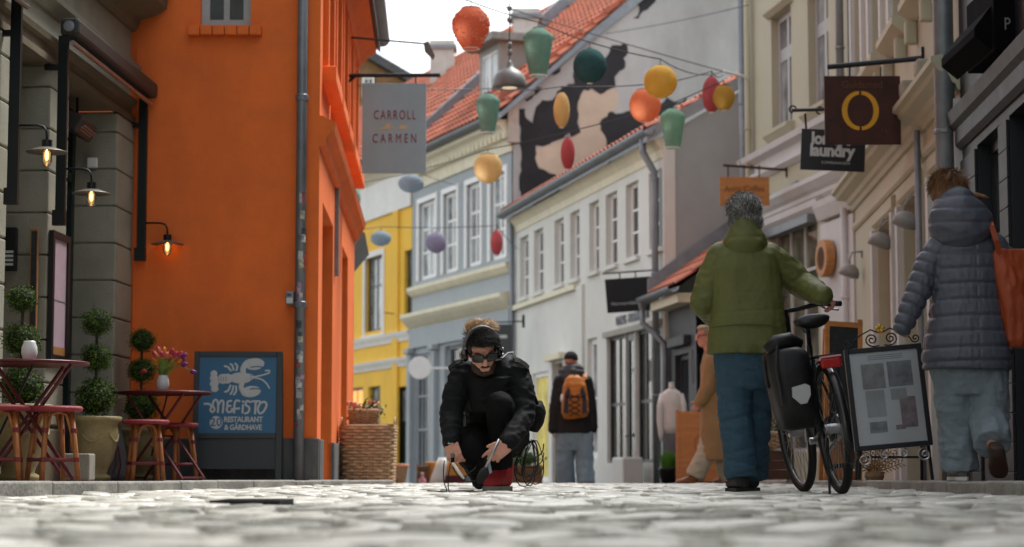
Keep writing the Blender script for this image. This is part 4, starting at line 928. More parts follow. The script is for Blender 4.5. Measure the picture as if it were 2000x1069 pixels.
wall_lamp(-2.6, 2.28, 'lit wall lamp with glass jar in front of the dark shop door')
wall_lamp(-.08, 2.19, 'lit wall lamp in front of the orange wall')
# heater, sensor box and boards on the stone building
o = thing('patio_heater', 'dark box heater tilted under the shop door lintel', 'heater', FL.P(-1.25, .12, 2.83))
MB().box(-.28, .28, -.09, .09, -.07, .07, Matrix.Rotation(R(90), 4, 'Z') @ Matrix.Rotation(R(28), 4, 'X')).build('housing', mat('heater_grey', (.06, .058, .055), .5, .3), o, bevel=.015)
for i in range(4): MB().tube([(-.098 + .0, -.2, -.02), (-.098, .2, -.02)], .008, 6, M=T((.2 - .02 * i, 0, -.05 - .012 * i + .03))).build('element', steel, o)
MB().tube([(0, 0, .06), (0, 0, .215)], .012, 6).build('bracket', black_metal, o)
q = FL.P(-.615, .16, 2.62); tag(MB().box(q.x - .03, q.x + .05, q.y - .05, q.y - .0, q.z - .04, q.z + .04).build('alarm_box', white_paint, bevel=.006), 'small pale alarm box on the stone jamb beside the shop door', 'box')
q = at(16, 487, 14.52); o = thing('menu_case', 'black menu case with white lines cut by the left edge', 'menu case', q)
MB().box(-.075, .06, -.03, .04, -.155, .155).build('case', black_metal, o, bevel=.006)
for i in range(4): MB().box(-.06, .045, -.034, -.0305, -.12 + i * .03, -.103 + i * .03).build('text_line', grytxt, o)
q = at(66, 545, 14.5); o = thing('chalkboard', 'narrow wood framed chalkboard beside the pink poster', 'chalkboard', q)
MB().box(-.028, .028, -.02, .02, -.36, .36).build('frame', woodf, o, bevel=.004); MB().box(-.018, .022, -.024, -.0205, -.34, .34).build('slate', mat('slate_black', (.02, .02, .02), .7, var=.5, scale=20), o)
o = thing('framed_poster', 'pale pink poster in a black frame on the stone pillar', 'poster', FL.P(-2.35, -.06, 1.35)); M = T(-Vector(o.location)) @ FL.Mw
f = MB(); z0, z1 = .9, 1.84
f.box(-2.58, -2.53, -.085, -.05, z0, z1); f.box(-2.17, -2.12, -.085, -.05, z0, z1); f.box(-2.53, -2.17, -.085, -.05, z1 - .05, z1); f.box(-2.53, -2.17, -.085, -.05, z0, z0 + .05); f.build('frame', black_metal, o, M=M)
MB().box(-2.53, -2.17, -.07, -.05, z0 + .05, z1 - .05).build('print', mat('pink_print', (.38, .28, .33), .6, var=.1, scale=4, bump=0), o, M=M); MB().box(-2.53, -2.17, -.072, -.0705, 1.34, 1.35).build('fold', zinc, o, M=M); MB().box(-2.53, -2.17, -.073, -.0705, z0 + .05, z0 + .11).build('wood_strip', woodf, o, M=M)

# ---------------------------------------------------------------- downpipe with stickers and meter box on the orange wall
o = thing('downpipe', 'grey downpipe covered in torn stickers on the orange wall corner', 'downpipe', (FO.u(587, 700) + OX, OY - .09, 0))
MB().tube([(0, 0, swz(17) - .02), (0, 0, 3.3), (.0, 0, 7)], .044, 16).build('pipe', zinc, o, smooth=True)
for z in (.135 + (915 - 185) * 17.1 / 4000, 1.5): MB().lathe([(.046, -.03), (.056, -.02), (.056, .02), (.046, .03)], 16, T((0, 0, z))).build('collar', zinc, o)
scol = [(.5, .5, .5), (.35, .33, .34), (.42, .4, .3), (.3, .06, .06), (.05, .05, .055), (.55, .55, .52), (.12, .13, .16), (.4, .25, .35)]
rnd = random.Random(12)
for i in range(34):
    z = rnd.uniform(.35, 2.35) if i > 1 else 2.36; a0 = R(-90) + rnd.uniform(-.8, .4); da = rnd.uniform(.5, 1.1); hh = rnd.uniform(.03, .1); vs = []
    r_ = .0455 + i * .00012
    for e in (0, 1):
        for j in range(6): a = a0 + da * j / 5; vs.append((r_ * math.cos(a), r_ * math.sin(a), z + (hh if e else 0) + rnd.uniform(-.006, .006)))
    MB().add(vs, [(j, j + 1, j + 7, j + 6) for j in range(5)]).build('sticker', mat('sticker%d' % (3 if i == 1 else i % 8), scol[3 if i == 1 else i % 8], .6, var=.6, scale=30, bump=0), o)
o = thing('meter_box', 'small grey meter box beside the stickered downpipe', 'box', at(568, 583, 17.13))
MB().box(-.038, .03, -.06, .06, -.055, .055).build('case', zinc, o, bevel=.008); MB().box(-.025, .012, -.063, -.0605, .012, .035).build('window', GLASS, o); MB().box(-.03, .022, -.062, -.0605, -.045, .0).build('label_plate', grytxt, o)
tag(MB().tube([(FL.P(.0, -.0, 0).x + .06, OY - .02, .1), (FL.P(0, 0, 0).x + .06, OY - .02, 3.7)], .008, 6).build('wall_cable', ora), 'thin orange painted cable running up the wall beside the stone building', 'cable')
# ================================================================ café terrace, left
redm = mat('dark_red_metal', (.10, .012, .016), .4, .2, var=.15, bump=.04); redw = mat('red_weave', (.27, .03, .04), .55, var=.25, scale=60, bump=.4, bscale=150)
rattan = mat('rattan', (.33, .12, .035), .45, var=.3, scale=15, bump=.15); binding = mat('red_binding', (.16, .025, .03), .6, bump=.1)
def bistro_table(x, y, ztop, label, rot):
    z0 = swz(y); h = ztop - z0; o = thing('bistro_table', label, 'table', (x, y, z0), rot)
    MB().lathe([(.02, h - .012), (.35, h - .014), (.362, h - .02), (.365, h - .006), (.36, h), (.02, h + .001)], 40).build('tabletop', redm, o, smooth=True)
    for s in (-1, 1):
        MB().tube([(-.23, s * .2, h - .02), (.25, s * .21, 0.008)], .012, 8).build('leg', redm, o); MB().tube([(.23, s * .17, h - .02), (-.25, s * .18, 0.008)], .012, 8).build('leg', redm, o)
    MB().tube([(.25, -.21, .02), (.25, .21, .02)], .01, 6).build('foot_bar', redm, o); MB().tube([(-.25, -.18, .02), (-.25, .18, .02)], .01, 6).build('foot_bar', redm, o)
    MB().tube([(.0, -.2, h * .5), (.0, .2, h * .5)], .008, 6).build('pivot', redm, o); MB().tube([(.02, .0, h - .02), (-.19, .18, h * .28)], .008, 6).build('stay', black_metal, o)
    return o
bistro_table(-2.98, 12.65, .79, 'dark red round bistro table with a white vase, at the left edge', R(20))
bistro_table(-2.71, 16.02, .73, 'dark red round bistro table carrying the tulips', R(-15))
def stool():
    o = thing('rattan_stool', 'x', 'stool', (0, 0, 0), 0, 'rattan stools on the left pavement'); h = .43
    MB().lathe([(.02, h - .012), (.15, h - .014), (.17, h - .008), (.175, h + .008), (.165, h + .02), (.02, h + .024)], 30).build('seat', redw, o, smooth=True)
    L4 = []
    for k in range(4):
        a = R(45 + 90 * k); t_ = Vector((.115 * math.cos(a), .115 * math.sin(a), h - .01)); b_ = Vector((.165 * math.cos(a), .165 * math.sin(a), 0)); L4.append((t_, b_))
        l = MB().tube([b_, b_.lerp(t_, .35), t_], [.017, .016, .015], 10).build('leg', rattan, o, smooth=True)
        for f in (.3, .72): q = b_.lerp(t_, f); MB().tube([q - Vector((0, 0, .014)), q + Vector((0, 0, .014))], .0195, 10).build('binding', binding, l)
    for k in range(4):
        (t1, b1), (t2, b2) = L4[k], L4[(k + 1) % 4]; p1, p2 = b1.lerp(t1, .4), b2.lerp(t2, .4); q1, q2 = b1.lerp(t1, .85), b2.lerp(t2, .85); mid = (t1 + t2) / 2
        pts = [p1, p1.lerp(q1, .6), q1.lerp(mid, .35) + Vector((0, 0, .02)), mid + Vector((0, 0, -.005)), q2.lerp(mid, .35) + Vector((0, 0, .02)), p2.lerp(q2, .6), p2]
        pts = [p.lerp(Vector((0, 0, p.z)), .12) for p in pts]
        MB().tube(pts, .011, 8).build('arch', rattan, o, smooth=True)
        MB().tube([b1.lerp(t1, .3), b2.lerp(t2, .3)], .011, 8).build('stretcher', binding, o)
    return o
st0 = stool(); first = True
for x, y, a, lab in [(-3.06, 12.3, 10, 'rattan stool with red seat cut by the left edge'), (-2.79, 12.5, 35, 'rattan stool with red seat below the left bistro table edge'),
                     (-2.745, 15.4, 20, 'rattan stool with red seat in front of the tulip table'), (-2.66, 16.28, 50, 'rattan stool with red seat behind the tulip table, beside the sandwich board')]:
    o = st0 if first else tree_copy(st0); first = False; o.location = (x, y, swz(y)); o.rotation_euler = (0, 0, R(a)); o['label'] = lab
china = mat('white_china', (.62, .62, .62), .3, var=.03, bump=0, spec=.5)
VP = [(.03, 0), (.04, .003), (.052, .05), (.05, .085), (.038, .115), (.036, .125), (.032, .125)]
o = tag(MB().lathe([(r * .95, z) for r, z in VP], 24).build('vase', china, smooth=True), 'small white vase alone on the left bistro table', 'vase'); o.location = at(57, 708, 12.6) + Vector((0, 0, .0)); o.location.z = .791
# tulips
TV = thing('tulip_vase', 'white vase', 'vase'); TV['label'] = 'white vase holding red, orange and purple tulips on the bistro table'; TV.location = (at(318, 765, 15.95).x, 15.95, .731)
MB().lathe([(r * .95, z) for r, z in VP], 24).build('vase_body', china, TV, smooth=True)
TU = thing('tulip_bouquet', 'bunch of red, orange, pink and purple tulips with drooping leaves', 'flowers', (TV.location.x, 15.95, .74))
leafm = mat('tulip_leaf', (.2, .3, .06), .5, var=.25, scale=10, bump=.1)
tcol = [mat('tulip_red', (.42, .03, .05), .5, var=.2), mat('tulip_orange', (.62, .17, .02), .5, var=.25), mat('tulip_pink', (.55, .12, .08), .5, var=.2), mat('tulip_purple', (.16, .02, .16), .5, var=.2), mat('tulip_magenta', (.5, .05, .08), .5)]
ppm = 4000 / 15.95
heads = [(300, 695, 0), (307, 700, 2), (318, 690, 1), (325, 700, 1), (333, 693, 0), (312, 706, 1), (344, 703, 2), (350, 697, 4), (356, 700, 3), (336, 712, 1), (357, 716, 3), (280, 727, 0), (372, 728, 3), (327, 708, 0), (340, 698, 4), (304, 709, 1), (322, 700, 2), (330, 704, 4), (347, 711, 1), (315, 699, 0), (352, 707, 3), (310, 690, 2)]
rnd = random.Random(2)
def petal_head(c, r, m, par, d):
    q = Vector(d).to_track_quat('Z', 'Y').to_matrix().to_4x4(); mb = MB()
    for k in range(6):
        a = 2 * math.pi * k / 6; rr = .55 if k % 2 else .7
        mb.ell((rr * r * .5 * math.cos(a), rr * r * .5 * math.sin(a), r * .55), (r * .5, r * .32, r * (1.05 if k % 2 else .95)), 8, 6, Matrix.Rotation(a + R(90), 4, 'Z') @ Matrix.Rotation(R(-8), 4, 'X'))
    mb.build('flower', m, par, M=T(c) @ q, smooth=True)
for px, py, ci in heads:
    p = Vector(((px - 318) / ppm, rnd.uniform(-.05, .05), (765 - py) / ppm)); droop = 1 if px in (280, 372) else 0
    b = Vector((rnd.uniform(-.015, .015), rnd.uniform(-.015, .015), .08)); mid = b.lerp(p, .55) + Vector((0, 0, .03 + .06 * droop))
    MB().tube([b, b.lerp(mid, .5) + Vector((0, 0, .015)), mid, p], .0035, 6).build('stem', leafm, TU)
    petal_head(p, .027, tcol[ci], TU, (p - mid) if not droop else ((p - mid) * Vector((1, 1, .4))))
for k in range(26):
    a = rnd.uniform(0, 6.28); L = rnd.uniform(.12, .2); lean = rnd.uniform(.25, .8); c = []
    for i in range(7):
        t = i / 6; r_ = lean * L * t ** 1.3; c.append(Vector((r_ * math.cos(a), r_ * math.sin(a) * .6, .09 + L * t - .06 * lean * t * t)))
    vs = []; side = Vector((-math.sin(a), math.cos(a), 0))
    for i, q in enumerate(c): wd = .022 * math.sin(math.pi * min(.97, .12 + i / 6 * .88)); vs += [q - side * wd, q + Vector((0, 0, -.004)), q + side * wd]
    MB().add(vs, [f for i in range(6) for f in ((3*i, 3*i+1, 3*i+4, 3*i+3), (3*i+1, 3*i+2, 3*i+5, 3*i+4))]).build('leaf', leafm, TU, smooth=True)
# topiaries
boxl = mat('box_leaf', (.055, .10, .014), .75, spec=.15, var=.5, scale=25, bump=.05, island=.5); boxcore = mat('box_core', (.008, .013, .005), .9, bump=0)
def ball_mesh(seed, n=1500):
    rnd = random.Random(seed); mb = MB()
    for i in range(n):
        z = rnd.uniform(-1, 1); a = rnd.uniform(0, 6.283); s_ = math.sqrt(1 - z * z); d = Vector((s_ * math.cos(a), s_ * math.sin(a), z))
        lump = 1 + .24 * noise.noise(d * 2.2 + Vector((seed, 0, 0))) + .05 * noise.noise(d * 6)
        p = d * lump * (rnd.uniform(.80, 1.0) if rnd.random() < .85 else rnd.uniform(1.0, 1.16))
        nrm = (d + Vector((rnd.uniform(-.9, .9), rnd.uniform(-.9, .9), rnd.uniform(-.9, .9)))).normalized(); u = nrm.orthogonal().normalized(); u.rotate(Matrix.Rotation(rnd.uniform(0, 6.28), 3, nrm)); v = nrm.cross(u); L = rnd.uniform(.10, .17)
        mb.add([p - u * L * .5, p + v * L * .3 + nrm * .01, p + u * L * .55, p - v * L * .3 + nrm * .01], [(0, 1, 2, 3)])
    me = bpy.data.meshes.new('foliage'); me.from_pydata(mb.v, [], mb.f); me.materials.append(boxl); return me
BM = [ball_mesh(i) for i in (1, 2, 3)]
terr = mat('glazed_terracotta', (.27, .22, .10), .45, var=.35, scale=6, bump=.2, stain=.6, stain_col=(.12, .10, .045)); bark = mat('twig', (.04, .03, .02), .8)
def topiary(x, y, balls, pot_r, pot_h, label, rot):
    z0 = swz(y); o = thing('topiary', label, 'topiary', (x, y, z0), rot)
    k = pot_r / .2; P = [(.11, 0), (.13, .0), (.135, .03), (.10, .05), (.115, .09), (.15, .16), (.178, .28), (.185, .36), (.18, .40), (.185, .43), (.21, .445), (.212, .475), (.2, .48), (.185, .47), (.18, .44)]
    pt = MB().lathe([(r * k, z * pot_h / .48) for r, z in P], 32).build('pot', terr, o, smooth=True)
    for j in range(5):
        a = 2 * math.pi * j / 5; MB().tube([((.183 * k) * math.cos(a + t), (.183 * k) * math.sin(a + t), pot_h * (.72 - .12 * math.sin(math.pi * (t / .9 + .5)))) for t in [-.45 + .15 * i for i in range(7)]], .009, 6).build('garland', terr, pt)
    MB().lathe([(.01, pot_h * .92), (.17 * k, pot_h * .92)], 20).build('soil', joint_m, o)
    MB().tube([(0, 0, pot_h * .9), (.004, 0, balls[0][0] - z0)], .011, 8).build('trunk', bark, o)
    for i, (z, r) in enumerate(balls):
        f = place('foliage', BM[i % 3], None, o); f.location = (.004 * (i - 1), 0, z - z0); f.scale = (r * .93, r * .93, r * .86); f.rotation_euler = (.2 * i, .1, rot + i)
        MB().ell((0, 0, 0), (.8, .8, .8), 14, 9).build('dark_core', boxcore, f)  # dark sphere added inside to make the leaf ball opaque
    return o
def zz_(py, Y): return CAMZ + (915 - py) * Y / 4000
Y = 13.25; topiary(at(41, 700, Y).x, Y, [(zz_(585, Y), 32 * Y / 4000), (zz_(665, Y), 39 * Y / 4000), (zz_(758, Y), 46 * Y / 4000)], .2, .49, 'three ball box topiary at the left edge behind the vase', 0)
Y = 15.2; topiary(at(188, 700, Y).x, Y, [(zz_(631, Y), 32 * Y / 4000), (zz_(700, Y), 33 * Y / 4000), (zz_(778, Y), 43 * Y / 4000)], .185, .47, 'three ball box topiary in a glazed pot beside the shop door', 1)
Y = 16.72; topiary(at(277, 700, Y).x, Y, [(zz_(666, Y), 28 * Y / 4000), (zz_(725, Y), 29 * Y / 4000), (zz_(795, Y), 37 * Y / 4000)], .17, .42, 'three ball box topiary against the orange wall behind a stool', 2)
q = at(152, 940, 14.35); tag(MB().box(-.1, .1, -.1, .1, 0, .19).build('concrete_block', mat('concrete', (.26, .25, .21), .85, var=.2, bump=.4), bevel=.012), 'rough grey concrete block beside the glazed pot', 'block').location = (q.x, 14.35, swz(14.35) - .004)
# striped blanket over a low rail
o = thing('striped_blanket', 'grey blanket with dark red stripes heaped behind the stool', 'blanket', (at(222, 940, 15.9).x, 15.9, swz(15.9)))
mb = MB(); rings = []
for i in range(9):
    t = i / 8; z = .40 * (1 - t); w = .04 + .07 * t ** .7; rings.append([(w * math.cos(a) * (1 + .12 * math.sin(3 * a + t * 3)), .09 * (.5 + t * .6) * math.sin(a), z + .008 * math.sin(4 * a)) for a in [2 * math.pi * j / 20 for j in range(20)]])
mb.loft(list(reversed(rings))); blan = mb.build('cloth', mat('blanket_grey', (.13, .13, .145), .9, bump=.4), o, smooth=True)
for k in range(4): MB().tube([(-.10 + .05 * k, -.088, .02), (-.05 + .04 * k, -.085, .12), (-.015 + .02 * k, -.07, .26)], .006, 6).build('stripe', binding, blan)

# ---------------------------------------------------------------- Mefisto sandwich board
Y = 16.8; c = at(461, 940, Y); pp = 4000 / Y
o = thing('sandwich_board', 'blue and dark grey sandwich board with a white lobster, Mefisto restaurant', 'sign', (c.x, Y, swz(Y)), R(2)); 
BW, BH = 172 / pp, 252 / pp; bdk = mat('board_dark', (.03, .036, .04), .5, var=.1, bump=.08); bblue = mat('board_blue', (.022, .115, .225), .45, var=.06, bump=.03); bwhite = mat('board_white', (.44, .46, .46), .5, var=.04, bump=0)
lean = Matrix.Rotation(R(-5), 4, 'X')
f = MB(); f.box(-BW / 2, -BW / 2 + .045, -.02, .02, 0, BH); f.box(BW / 2 - .045, BW / 2, -.02, .02, 0, BH); f.box(-BW / 2 + .045, BW / 2 - .045, -.02, .02, BH - .045, BH); f.box(-BW / 2 + .045, BW / 2 - .045, -.02, .02, BH - .72, BH - .675)
f.build('frame', bdk, o, M=lean, bevel=.004); MB().box(-BW / 2 + .045, BW / 2 - .045, -.01, .008, BH - .675, BH - .045).build('panel', bblue, o, M=lean)
MB().box(-BW / 2 + .045, BW / 2 - .045, -.006, .012, .09, BH - .72).build('lower_panel', bdk, o, M=lean)
b2 = MB(); b2.box(-BW / 2, -BW / 2 + .04, .0, .03, 0, BH - .01); b2.box(BW / 2 - .04, BW / 2, .0, .03, 0, BH - .01); b2.box(-BW / 2 + .04, BW / 2 - .04, .005, .025, .1, BH - .01); b2.build('back_panel', bdk, o, M=T((0, .26, 0)) @ Matrix.Rotation(R(7), 4, 'X'))
Z6 = 5.626 * pp
def bp(zx, zy): return ((zx - 512) / Z6, BH - (zy - 50) / Z6)
def bstroke(pts, w, nm='lobster', m=bwhite, yy=-.012):
    P_ = [bp(*p) for p in pts]; out = []
    for i in range(len(P_) - 1):
        p0 = P_[max(i - 1, 0)]; p1 = P_[i]; p2 = P_[i + 1]; p3 = P_[min(i + 2, len(P_) - 1)]
        for k in range(5):
            t = k / 5; out.append(tuple(.5 * (2 * p1[j] + (p2[j] - p0[j]) * t + (2 * p0[j] - 5 * p1[j] + 4 * p2[j] - p3[j]) * t * t + (3 * p1[j] - p0[j] - 3 * p2[j] + p3[j]) * t ** 3) for j in (0, 1)))
    out.append(P_[-1]); mb = MB(); mb.tube([(x, 0, z) for x, z in out], w / 2 / Z6, 8, M=T((0, yy, 0)) @ Matrix.Diagonal((1, .12, 1, 1)))
    for e in (out[0], out[-1]): mb.ell((e[0], yy, e[1]), (w / 2 / Z6, .0012, w / 2 / Z6), 10, 6)
    mb.build(nm, m, o, M=lean)
def bell(zx, zy, rx, ry, rot=0, m=bwhite, yy=-.011, nm='lobster'): x, z = bp(zx, zy); MB().ell((x, yy, z), (rx / Z6, .0025, ry / Z6), 24, 10, Matrix.Rotation(R(rot), 4, 'Y')).build(nm, m, o, M=lean)
bell(540, 345, 125, 62); bell(620, 335, 65, 38); bell(690, 190, 108, 66, -4); bell(655, 495, 110, 62, -6)
bstroke([(570, 300), (565, 240), (600, 180), (650, 160)], 60); bstroke([(555, 400), (548, 450), (575, 500), (620, 520)], 55)
bell(350, 355, 70, 55); bell(395, 352, 60, 55)
for a in ((245, 300, 38, 40), (238, 350, 36, 34), (240, 410, 38, 38), (258, 465, 42, 36), (262, 385, 40, 70)): bell(*a)
for p in ([(430, 262), (400, 225), (362, 213)], [(460, 255), (445, 205), (425, 190)], [(492, 258), (500, 212), (478, 185)], [(430, 428), (405, 485), (372, 498)], [(462, 435), (452, 490), (434, 522)], [(492, 438), (492, 492), (470, 528)]): bstroke(p, 22)
bstroke([(680, 335), (780, 312), (848, 288), (852, 262), (812, 264)], 17); bstroke([(680, 340), (765, 358), (825, 405), (856, 455)], 17)
bstroke([(650, 225), (720, 218), (785, 226)], 12, 'claw_slit', bblue, -.015); bstroke([(650, 468), (700, 462), (762, 470)], 12, 'claw_slit', bblue, -.015)
for x in (300, 328, 356, 384): bstroke([(x, 330), (x - 6, 355), (x, 380)], 5, 'tail_line', bdk, -.015)
for zx, zy in ((655, 318), (655, 350)): bell(zx, zy, 7, 7, 0, bdk, -.0145, 'eye')
LT = 23
for p in ([(150, 632), (200, 634), (225, 660), (216, 700), (238, 722), (262, 695), (240, 645), (258, 592), (288, 596), (300, 650), (298, 722)], [(300, 650), (328, 600), (356, 612), (352, 727)], [(442, 598), (405, 608), (402, 648), (436, 655)], [(404, 655), (394, 700), (420, 724), (452, 712)], [(532, 602), (500, 594), (480, 630), (476, 728)], [(450, 690), (530, 682)], [(572, 645), (568, 728)], [(652, 612), (615, 600), (600, 640), (640, 672), (632, 722), (595, 738)], [(672, 604), (752, 602)], [(712, 604), (705, 738)], [(800, 610), (760, 625), (735, 690), (755, 735), (795, 720), (830, 650), (815, 612), (796, 610)]): bstroke(p, LT, 'lettering')
bell(572, 606, 14, 14, nm='lettering'); bell(280, 838, 72, 72, nm='number_disc')
x, z = bp(280, 838); [text(c_, .095, bblue, o, lean @ T((x + d_, -.0145, z)) @ FACE, .001, 1.0, bold=.001) for c_, d_ in (('2', -.024), ('0', .026))]
x, z = bp(578, 806); text('RESTAURANT', .062, bwhite, o, lean @ T((x, -.0125, z)) @ FACE, .001, .86, .95, bold=.002); x, z = bp(578, 893); text('& GÅRDHAVE', .06, bwhite, o, lean @ T((x, -.0125, z)) @ FACE, .001, .86, .95, bold=.002)

# ---------------------------------------------------------------- wicker baskets by the orange house
wick = mat('wicker', (.44, .29, .17), .65, var=.3, scale=20, bump=.2, island=.15); wick2 = mat('wicker_dark', (.25, .15, .085), .65, var=.3, scale=20, bump=.2)
def basket(name, label, loc, w, d, h, rows, stakes, taper=.9, parent=None):
    o = thing(name, label, 'basket', loc)
    def outl(t, a, off=0):
        k = taper + (1 - taper) * t; c, s_ = math.cos(a), math.sin(a); e = 5; q = (abs(c) ** e + abs(s_) ** e) ** (-1 / e); return Vector(((w / 2 * k + off) * q * c, (d / 2 * k + off) * q * s_, 0))
    mb = MB(); rr = h / rows * .52
    for r in range(rows):
        z = h * (r + .5) / rows; pts = []
        for j in range(stakes * 2):
            a = 2 * math.pi * j / (stakes * 2); off = .009 * (1 if (j // 2 + r) % 2 else -1) + random.uniform(-.001, .001); p = outl(r / rows, a, off); p.z = z + random.uniform(-.0015, .0015); pts.append(p)
        mb.tube(pts, rr, 5, closed=True)
    tag(mb.build('weave', wick, o, smooth=True), kind='stuff')
    for j in range(stakes):
        a = 2 * math.pi * (j + .5) / stakes; MB().tube([outl(0, a), outl(1, a) + Vector((0, 0, h))], .006, 5).build('stake', wick2, o)
    MB().tube([outl(1, 2 * math.pi * j / 40) + Vector((0, 0, h + .004)) for j in range(40)], .016, 8, closed=True).build('rim', wick, o, smooth=True)
    for s_ in (-1, 1):
        MB().tube([(s_ * w / 2 * .98, -.08 * math.cos(math.pi * i / 8), h + .0 + .09 * math.sin(math.pi * i / 8)) for i in range(9)], .011, 8).build('handle', wick, o, smooth=True)
    MB().box(-w / 2 * taper * .9, w / 2 * taper * .9, -d / 2 * taper * .9, d / 2 * taper * .9, .01, .03).build('bottom', wick2, o)
    return o
Y = 20.8; c = at(719, 945, Y); basket('wicker_basket', 'tall square wicker basket standing at the orange house corner', (c.x, Y, gz(Y)), .55, .5, .58, 19, 26, .92)
bk = basket('wicker_basket', 'small wicker basket with flowers sitting on the tall basket', (at(711, 835, Y).x, Y, gz(Y) + .61), .3, .28, .13, 8, 20, .9)
MB().box(-.27, .27, -.24, .24, .592, .604).build('lid', wick2, thing('basket_lid', 'flat woven lid on the tall square wicker basket', 'lid', (c.x, Y, gz(Y))))
fl = thing('flower_plant', 'pink and white flowering plant in the small wicker basket', 'plant', (bk.location.x, Y, gz(Y) + .66))
rnd = random.Random(9); gleaf = mat('leaf_green', (.07, .14, .03), .5, var=.4, scale=12, island=.3); fcols = [mat('bloom_pink', (.62, .2, .18), .5), mat('bloom_white', (.65, .65, .6), .5), mat('bloom_coral', (.55, .14, .07), .5)]
mb = MB()
for i in range(260):
    p = Vector((rnd.gauss(.02, .075), rnd.gauss(0, .06), abs(rnd.gauss(.07, .05)))); nrm = Vector((rnd.uniform(-1, 1), rnd.uniform(-1, 1), rnd.uniform(.0, 1))).normalized(); u = nrm.orthogonal().normalized(); v = nrm.cross(u); L = rnd.uniform(.02, .045); mb.add([p - u * L, p + v * L * .35, p + u * L, p - v * L * .35], [(0, 1, 2, 3)])
tag(mb.build('leaves', gleaf, fl), kind='stuff')
for i in range(26):
    p = Vector((rnd.gauss(.04, .08), rnd.gauss(-.02, .05), rnd.uniform(.06, .17))); b_ = MB(); 
    for k in range(5): a = 1.257 * k; b_.ell(p + Vector((.011 * math.cos(a), -.004, .011 * math.sin(a))), (.010, .005, .010), 6, 5)
    b_.build('flower', fcols[i % 3], fl, smooth=True); MB().tube([(p.x * .4, p.y * .4, 0), p], .002, 4).build('stem', gleaf, fl)
Y = 22.5; c = at(779, 945, Y)
o = thing('terracotta_pot', 'small reddish basket pot tucked behind the tall wicker basket', 'pot', (c.x, Y, gz(Y))); MB().lathe([(.07, 0), (.09, .12), (.1, .2), (.11, .22), (.1, .23), (.08, .2)], 20).build('pot_body', wick2, o, smooth=True); MB().tube([(.105 * math.cos(a), .105 * math.sin(a), .21) for a in [.3927 * k for k in range(16)]], .012, 6, closed=True).build('rim', mat('coral_cloth', (.55, .18, .09), .7), o)
# café bench things further down the street, seen past the crouching man
Y = 29; z0 = gz(Y)
o = thing('cafe_bench', 'low wooden bench with dark red base behind the crouching man', 'bench', (at(870, 940, Y).x, Y, z0)); MB().box(-.28, .3, -.15, .15, .27, .36).build('seat', mat('bench_orange', (.62, .27, .05), .5, var=.2), o, bevel=.01); MB().box(-.30, .32, -.16, .14, .17, .265).build('apron', MATS['bench_orange'], o); MB().box(-.26, .28, -.12, .12, .0, .17).build('base', redm, o)
o = tag(MB().loft([[(x + .09 * k * math.cos(a) + .10 * t, .07 * k * math.sin(a), z) for a in [.4 * j for j in range(16)]] for x, z, k, t in ((0, .0, 1.2, -.5), (0, .15, 1.15, -.1), (0, .3, .9, .3), (0, .42, .6, .5))]).build('white_cloth', white_paint, smooth=True), 'white cloth hanging over the end of the low bench', 'cloth'); o.location = (at(858, 940, Y).x, Y - .2, z0)
o = thing('wooden_crate', 'small brown wooden crate beside the pale pink bottle', 'crate', (at(829, 940, Y).x, Y - .1, z0)); 
for k in range(3): MB().box(-.09, .07, -.1, .1, .02 + k * .1, .1 + k * .1).build('slat', MATS['brown_wood'], o, bevel=.005)
for sx in (-.1, .072): MB().box(sx, sx + .02, -.1, .1, 0, .33).build('corner_post', woodf, o)
o = thing('pink_bottle', 'pale pink bottle standing in front of the wooden crate', 'bottle', (at(827, 940, Y).x, Y - .35, z0)); MB().lathe([(.045, 0), (.05, .01), (.05, .11), (.02, .15), (.018, .19), (.02, .2)], 16).build('body', mat('pink_plastic', (.6, .25, .3), .35, bump=0), o, smooth=True); MB().lathe([(.021, .19), (.021, .21), (.01, .212)], 12).build('cap', white_paint, o)
Y = 33; o = thing('planter_box', 'brown planter with a green plant seen behind the cable coil', 'planter', (at(1030, 940, Y).x, Y, gz(Y))); MB().box(-.24, .24, -.15, .15, 0, .4).build('box', MATS['brown_wood'], o, bevel=.01)
mb = MB()
for i in range(300):
    p = Vector((rnd.gauss(-.05, .1), rnd.gauss(0, .07), .4 + abs(rnd.gauss(.1, .08)))); nrm = Vector((rnd.uniform(-1, 1), rnd.uniform(-1, 1), rnd.uniform(0, 1))).normalized(); u = nrm.orthogonal().normalized(); v = nrm.cross(u); L = .05; mb.add([p - u * L, p + v * L * .35, p + u * L, p - v * L * .35], [(0, 1, 2, 3)])
tag(mb.build('foliage', gleaf, o), kind='stuff')
o = thing('parking_post', 'slim brown post with a yellow knob beside the backpack man', 'post', (at(1090, 940, 31.5).x, 31.5, gz(31.5))); MB().tube([(0, 0, 0), (0, 0, 1.55)], .045, 10).build('shaft', MATS['brown_wood'], o); MB().ell((-.02, -.05, 1.33), (.06, .06, .05)).build('knob', mat('yellow_plastic', (.75, .45, .03), .4, bump=0), o)
